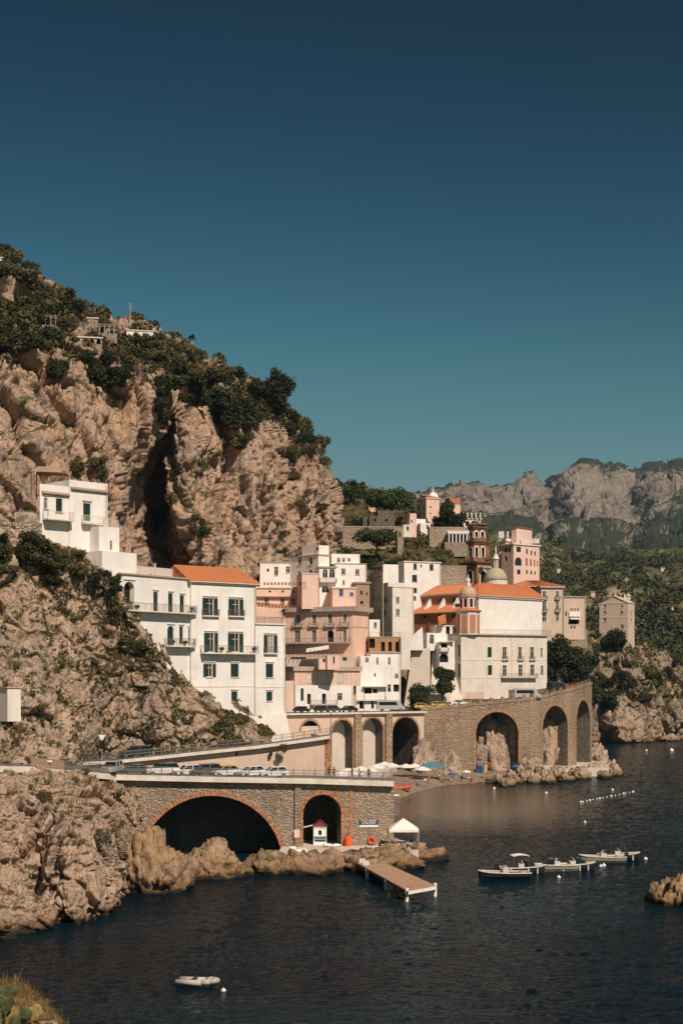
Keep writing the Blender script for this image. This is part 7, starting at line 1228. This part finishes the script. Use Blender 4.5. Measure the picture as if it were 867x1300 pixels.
fill('shore_headland', [(762, 880, 20, 24, 12, 2.2, 4.2, 'dark', 'behind the end of the sea viaduct'), (790, 862, 16, 14, 8, 2, 3.6, 'dark'), (850, 862, 18, 14, 9, 2, 3.6, 'dark', 'above the sea cave of the rocky headland'), (815, 850, 20, 8, 6, 1.6, 2.8, 'olive'), (825, 885, 40, 14, 8, 1, 2, 'olive'), (765, 830, 12, 12, 5, 1.8, 3, 'dark'), (860, 835, 20, 10, 6, 2, 3, 'mix')], 'on the rocky headland beyond the viaduct', 'the headland beyond the viaduct')
plant_all()

# trees with trunk, limbs and crown
def tree(p, h_, cr, kind, label, name='tree', group=None, lobes=14, flat=0., up=.55, n=2600, size=.42, seed=0):
    t = empty(name, p, label, 'tree', group); g = np.random.default_rng(seed + 500); mb = MB(); z0 = h_ * up; mb.tube(p - Vector((0, 0, 1)), p + Vector((0, 0, z0)), .035 * h_, .02 * h_, n=8); bl = []
    for i in range(lobes):
        a = g.random() * 6.28; r = cr * math.sqrt(g.random()) * .78; z = (z0 + (h_ - z0) * (.12 + .83 * g.random() * (1 - .35 * r / cr))) if flat < .5 else h_ * (.86 + .10 * g.random()) - .16 * h_ * (r / cr) ** 2
        bl.append((p.x + r * math.cos(a), p.y + r * math.sin(a), p.z + z, cr * (.28 + .2 * g.random()))); mb.tube(p + Vector((0, 0, z0 * (.75 + .25 * g.random()))), (bl[-1][0], bl[-1][1], bl[-1][2] - .1 * cr), .012 * h_, .005 * h_, n=5)
    mb.build('trunk', 'trunk', t); V, Qd = leaves(n, size, bl, seed, flat); o = link('crown', mesh_np('crown', V - np.array(p), Qd, kind, False), t); return t
tree(P(497, 668, 490), ZY(623, 490) - ZY(668, 490), 8.2, 'leafpine', 'large umbrella pine above the ruined house', 'umbrella_pine', flat=.35, up=.6, lobes=26, n=5200, size=.40, seed=1)
tree(P(478, 712, 430), ZY(674, 430) - ZY(712, 430), 5.6, 'leafpine', 'smaller umbrella pine below the terrace wall', 'umbrella_pine', flat=.35, up=.62, lobes=18, n=3600, size=.36, seed=2)
tree(P(568, 676, 470), ZY(634, 470) - ZY(676, 470), 2.9, 'leafdark', 'tall dark conifer beside the red villa', 'conifer_tree', lobes=22, up=.2, n=2600, size=.36, seed=3); tree(P(578, 677, 468), 6.5, 3.2, 'leafdark', 'rounded dark evergreen right of the tall conifer', lobes=12, up=.25, n=1800, size=.36, seed=4); tree(P(557, 676, 472), 5, 2.4, 'leafdark', 'low dark evergreen left of the tall conifer', lobes=10, up=.2, n=1400, size=.36, seed=5)
tree(P(706, 872, 415), ZY(805, 415) - ZY(872, 415), 4.6, 'leafdark', 'big dark tree crowding the right side of the old white house', lobes=34, up=.08, n=5200, size=.40, seed=6); tree(P(726, 872, 425), ZY(818, 425) - ZY(872, 425), 4.4, 'leafdark', 'dark leafy tree above the far end of the viaduct', lobes=30, up=.08, n=4600, size=.40, seed=7); tree(P(742, 868, 440), 9, 3.4, 'leafdark', 'rounded tree at the end of the viaduct parapet', lobes=22, up=.08, n=3000, size=.4, seed=8)
tree(hit('town_slope', 712, 808, 4)[0] - Vector((0, 3, 0)), 5.8, 2.2, 'leafdark', 'small round tree in front of the beige palace', lobes=9, up=.3, n=1200, size=.36, seed=9); tree(hit('shore_headland', 776, 824, 4)[0], 7.5, 4.6, 'leafdark', 'wide dark tree against the lone beige house', lobes=14, up=.25, n=2000, size=.42, seed=10); tree(hit('town_slope', 742, 808, 4)[0], 5, 2.6, 'leafdark', 'bushy tree on the terrace between the beige houses', lobes=9, up=.25, n=1200, size=.38, seed=12); tree(hit('shore_headland', 792, 838, 4)[0], 8, 3, 'leafdark', 'dark tree on the middle terrace', lobes=10, up=.25, n=1500, size=.4, seed=13)
tree(P(562, 884, 366), ZY(850, 366) - ZY(890, 366), 2.7, 'leafdark', 'ivy covered tree between the buttress and the old white house', lobes=34, up=.03, n=4200, size=.28, seed=14); tree(P(531, 902, 364), ZY(868, 364) - ZY(902, 364), 2.6, 'leafdark', 'dark bushy tree at the foot of the grey buttress', lobes=34, up=.03, n=4200, size=.28, seed=15)
tree(P(353, 512, 398), 9, 4.2, 'leafdark', 'round headed tree standing on the headland skyline', lobes=12, up=.3, n=2000, size=.4, seed=16); tree(P(445, 640, 560), 9, 4.5, 'leafdark', 'dark tree on the ridge left of the umbrella pine', lobes=12, up=.25, n=1800, size=.45, seed=17)
# palm on the terrace of the salmon house
t = empty('palm_tree', P(360, 783, 345), 'small palm in a pot on the roof terrace', 'palm'); p = t.location; mb = MB(); mb.tube(p - Vector((0, 0, .6)), p + Vector((0, 0, 1.5)), .13, .1, n=7); mb.build('trunk', 'trunk', t); mb = MB()
for i in range(16):
    a = i * 2.4; q0 = p + Vector((0, 0, 1.5)); el = .9 - .09 * i
    for k in range(4): r0, r1 = k * .38, (k + 1) * .38; f_ = lambda r: q0 + Vector((r * math.cos(a), r * math.sin(a), r * el - .38 * r * r)); s_ = Vector((-math.sin(a), math.cos(a), 0)) * (.2 * (1 - k / 5)); mb.poly((f_(r0) - s_, f_(r1) - s_ * .7, f_(r1) + s_ * .7, f_(r0) + s_))
mb.build('fronds', 'leafdark', t)
# agave on the sea cliff
p, nn = hit('lower_bluff', 152, 1010, 5); t = empty('agave', p, 'grey green agave rosette on the cliff edge beside the bridge', 'agave')
me = None
for i in range(18):
    a = i * 2.4; el = .35 + .055 * i; mb = MB()
    for k in range(4): r0, r1 = k * .32, (k + 1) * .32; f_ = lambda r: p + Vector((r * math.cos(a) * math.cos(el), r * math.sin(a) * math.cos(el), r * math.sin(el) * 1.1 + .1)); w0, w1 = (.13, .16, .14, .09, .01)[k], (.13, .16, .14, .09, .01)[k + 1]; s_ = Vector((-math.sin(a), math.cos(a), 0)); mb.poly((f_(r0) - s_ * w0, f_(r1) - s_ * w1, f_(r1) + s_ * w1, f_(r0) + s_ * w0))
    mb.build('leaf', 'leafagave', t)
# plants hanging on the retaining wall
for x, y in ((360, 953),): p = P(x, y, 208.4); shrub(p + Vector((0, -.1, 0)), .75, 'olive', 'olive green plant growing out of the pale retaining wall', None, sz=1.1)
# far-off woods: one mass of crowns each
def wood(name, patch_, n, r, mat, label, seed, cond, per=26, sz=.36):
    V, pp, nn = PATCH[patch_]; g = np.random.default_rng(seed); ok = np.where(cond(pp) & (pp[:, 0] > -10) & (pp[:, 0] < 900))[0]; k = g.choice(ok, min(n, len(ok)), replace=False); c_ = V[k]; s = r * (.6 + .8 * g.random(len(k)))
    bl = np.concatenate([c_ + np.array((0, 0, 1)) * (s * .6)[:, None], s[:, None]], 1); N_ = per * len(k); gi = np.repeat(np.arange(len(k)), per); d = g.normal(size=(N_, 3)); d /= np.linalg.norm(d, axis=1, keepdims=True); d[:, 2] = np.abs(d[:, 2]) * 1.1 - .15
    P0 = bl[gi, :3] + d * bl[gi, 3:4] * (.7 + .35 * g.random((N_, 1))); a = g.normal(size=(N_, 3)); a /= np.linalg.norm(a, axis=1, keepdims=True); b = np.cross(a, g.normal(size=(N_, 3))); b /= np.linalg.norm(b, axis=1, keepdims=True); s2 = bl[gi, 3:4] * sz * (.6 + .8 * g.random((N_, 1)))
    Vv = np.stack([P0 - a * s2, P0 + b * s2 * .7, P0 + a * s2, P0 - b * s2 * .7], 1).reshape(-1, 3); o = link(name, mesh_np(name, Vv, np.arange(4 * N_).reshape(N_, 4), mat, False)); tag(o, label, 'wood', None, 'stuff')
wood('far_wood', 'wooded_hillside', 2500, 3.2, 'leafforest', 'dense dark woodland covering the hillside across the valley', 21, lambda pp: (vnoise(np.stack([pp[:, 0] / 22, pp[:, 1] / 7, pp[:, 0] * 0], 1), 4) > -.12), 40, .25)
wood('far_scrub', 'wooded_hillside', 3400, 2.2, 'leafolive', 'paler olive scrub between the woods across the valley', 28, lambda pp: (vnoise(np.stack([pp[:, 0] / 22, pp[:, 1] / 7, pp[:, 0] * 0], 1), 4) < .1), 28, .28)
wood('ridge_wood', 'ridge_behind_town', 900, 2.6, 'leafolive', 'olive scrub woodland on the ridge behind the pine', 22, lambda pp: pp[:, 1] < 690); wood('ridge_wood_dark', 'ridge_behind_town', 420, 2.8, 'leafdark', 'dark evergreen woodland on the ridge behind the pine', 23, lambda pp: pp[:, 1] < 690)
wood('ground_cover', 'headland', 4200, .8, 'leafolive', 'low scrub and grass over the headland top', 24, lambda pp: (pp[:, 1] < 462 + np.maximum(0, pp[:, 0] - 150) * .38) & (vnoise(np.stack([pp[:, 0] / 9, pp[:, 1] / 9, pp[:, 0] * 0], 1), 5) > -.15), 14, .45); wood('bluff_cover', 'bluff', 2600, .30, 'leafolive', 'dry weeds over the bluff', 25, lambda pp: (vnoise(np.stack([pp[:, 0] / 16, pp[:, 1] / 16, pp[:, 0] * 0], 1), 6) > .05), 12, .5)
wood('shore_cover', 'shore_headland', 700, 1.2, 'leafolive', 'low scrub over the headland beyond the viaduct', 26, lambda pp: pp[:, 1] < 890, 14, .45); wood('slope_cover', 'town_slope', 1500, .9, 'leafolive', 'weeds and scrub over the town slope', 27, lambda pp: pp[:, 1] < 860, 14, .45)
# ledge: dry grass and prickly pear
V, pp, nn = PATCH['grassy_ledge']; g = np.random.default_rng(31); ok = np.where((pp[:, 1] < 1330) & (pp[:, 0] > -20))[0]; k = g.choice(ok, 3500); b = V[k]; L = (.04 + .13 * g.random(len(k)) ** 2)[:, None]; d = g.normal(size=(len(k), 3)) * .5 + np.array((0, 0, 1)); w_ = g.normal(size=(len(k), 3)) * .006; Vv = np.stack([b - w_, b + w_, b + d * L + w_ * .3, b + d * L - w_ * .3], 1).reshape(-1, 3); o = link('dry_grass', mesh_np('dry_grass', Vv, np.arange(len(Vv)).reshape(-1, 4), 'leafdry', False)); tag(o, 'dry yellow grass on the ledge', 'grass', None, 'stuff')
def pad_mesh(mat):
    mb = MB(); mb.lathe((0, 0, 0), [(.02, 0), (.28, .12), (.5, .4), (.56, .65), (.45, .88), (.2, .99)], 14); o = mb.build('pad', mat); me = o.data; bpy.data.objects.remove(o)
    for p_ in me.polygons: p_.use_smooth = True
    return me
PD = [pad_mesh('cactus'), pad_mesh('cactusyellow')]
for lb, pads in (('cluster of green prickly pear pads on the grassy ledge', [(8, 1282, .42, 0, 1.1, 0), (12, 1262, .36, 0, .5, .2), (4, 1266, .34, 0, .7, -.4), (-4, 1275, .36, 0, .2, .3), (6, 1296, .30, 0, 2.0, .8), (14, 1300, .32, 0, .9, .5), (-6, 1296, .36, 0, .4, -.2)]), ('prickly pear with two yellowed pads near the ledge rim', [(26, 1284, .28, 0, .3, 1.1), (33, 1287, .32, 1, .2, 1.0), (40, 1279, .28, 1, .1, 1.25), (22, 1292, .16, 1, 1.3, .2), (14, 1296, .25, 0, 1.5, .6)])):
    t = None
    for x, y, s, m_, rz, tl in pads:
        p, n_ = hit('grassy_ledge', x, y, 6); p = P(x, y + 6, p.y - .25)
        if t is None: t = empty('prickly_pear', p, lb, 'cactus', None)
        o = link('pad', PD[m_], t); o.location = p - t.location; s *= .72; o.scale = (s, s * .14, s); o.rotation_euler = (.2, tl, rz)
p, n_ = hit('grassy_ledge', 62, 1297, 6); boulder(BMc[0], p, .22, .15, .07, 'small pale stone on the rim of the grassy ledge')

# pots on the balconies of the big white house
PM_ = MB(); PM_.lathe((0, 0, 0), [(.14, 0), (.2, .32), (.23, .36), (.2, .38)], 10); po_ = PM_.build('pot', 'brick'); pot_me = po_.data; bpy.data.objects.remove(po_)
for fc, px_, py_, k in ((wg[0], 214, 820, 'olive'), (wg[0], 229, 821, 'dark'), (wg[0], 168, 776, 'dark'), (wg[0], 238, 778, 'olive'), (main[0], 277, 829, 'dark'), (main[0], 288, 829, 'olive'), (main[0], 318, 829, 'dark')):
    u_ = fc.u(px_); p = fc.p(u_, ZY(py_, fc.d(u_)) + .02, .85); e_ = empty('potted_plant', p, 'potted plant standing on a balcony of the big white house', 'potted plant', 'balcony pots of the big white house'); o = link('pot', pot_me, e_); o2 = link('foliage', SH[k][0], e_); o2.location.z = .4; o2.scale = (.42, .42, .5)

# ------------------------------------------------------------------ summer haze over the bay
m, nt, bs = nt_mat('haze'); M['haze'] = m; nt.nodes.remove(bs); pv = N(nt, 'ShaderNodeVolumePrincipled'); pv.inputs['Color'].default_value = (.36, .64, .84, 1); pv.inputs['Density'].default_value = .00006; pv.inputs['Anisotropy'].default_value = .2
nt.links.new(pv.outputs[0], nt.nodes['Material Output'].inputs['Volume'])
mb = MB(); mb.box((-1800, -120, -6), (4800, 0, 0), (0, 4800, 0), (0, 0, 640)); tag(mb.build('haze', 'haze'), 'thin summer haze over the bay', kind='stuff')
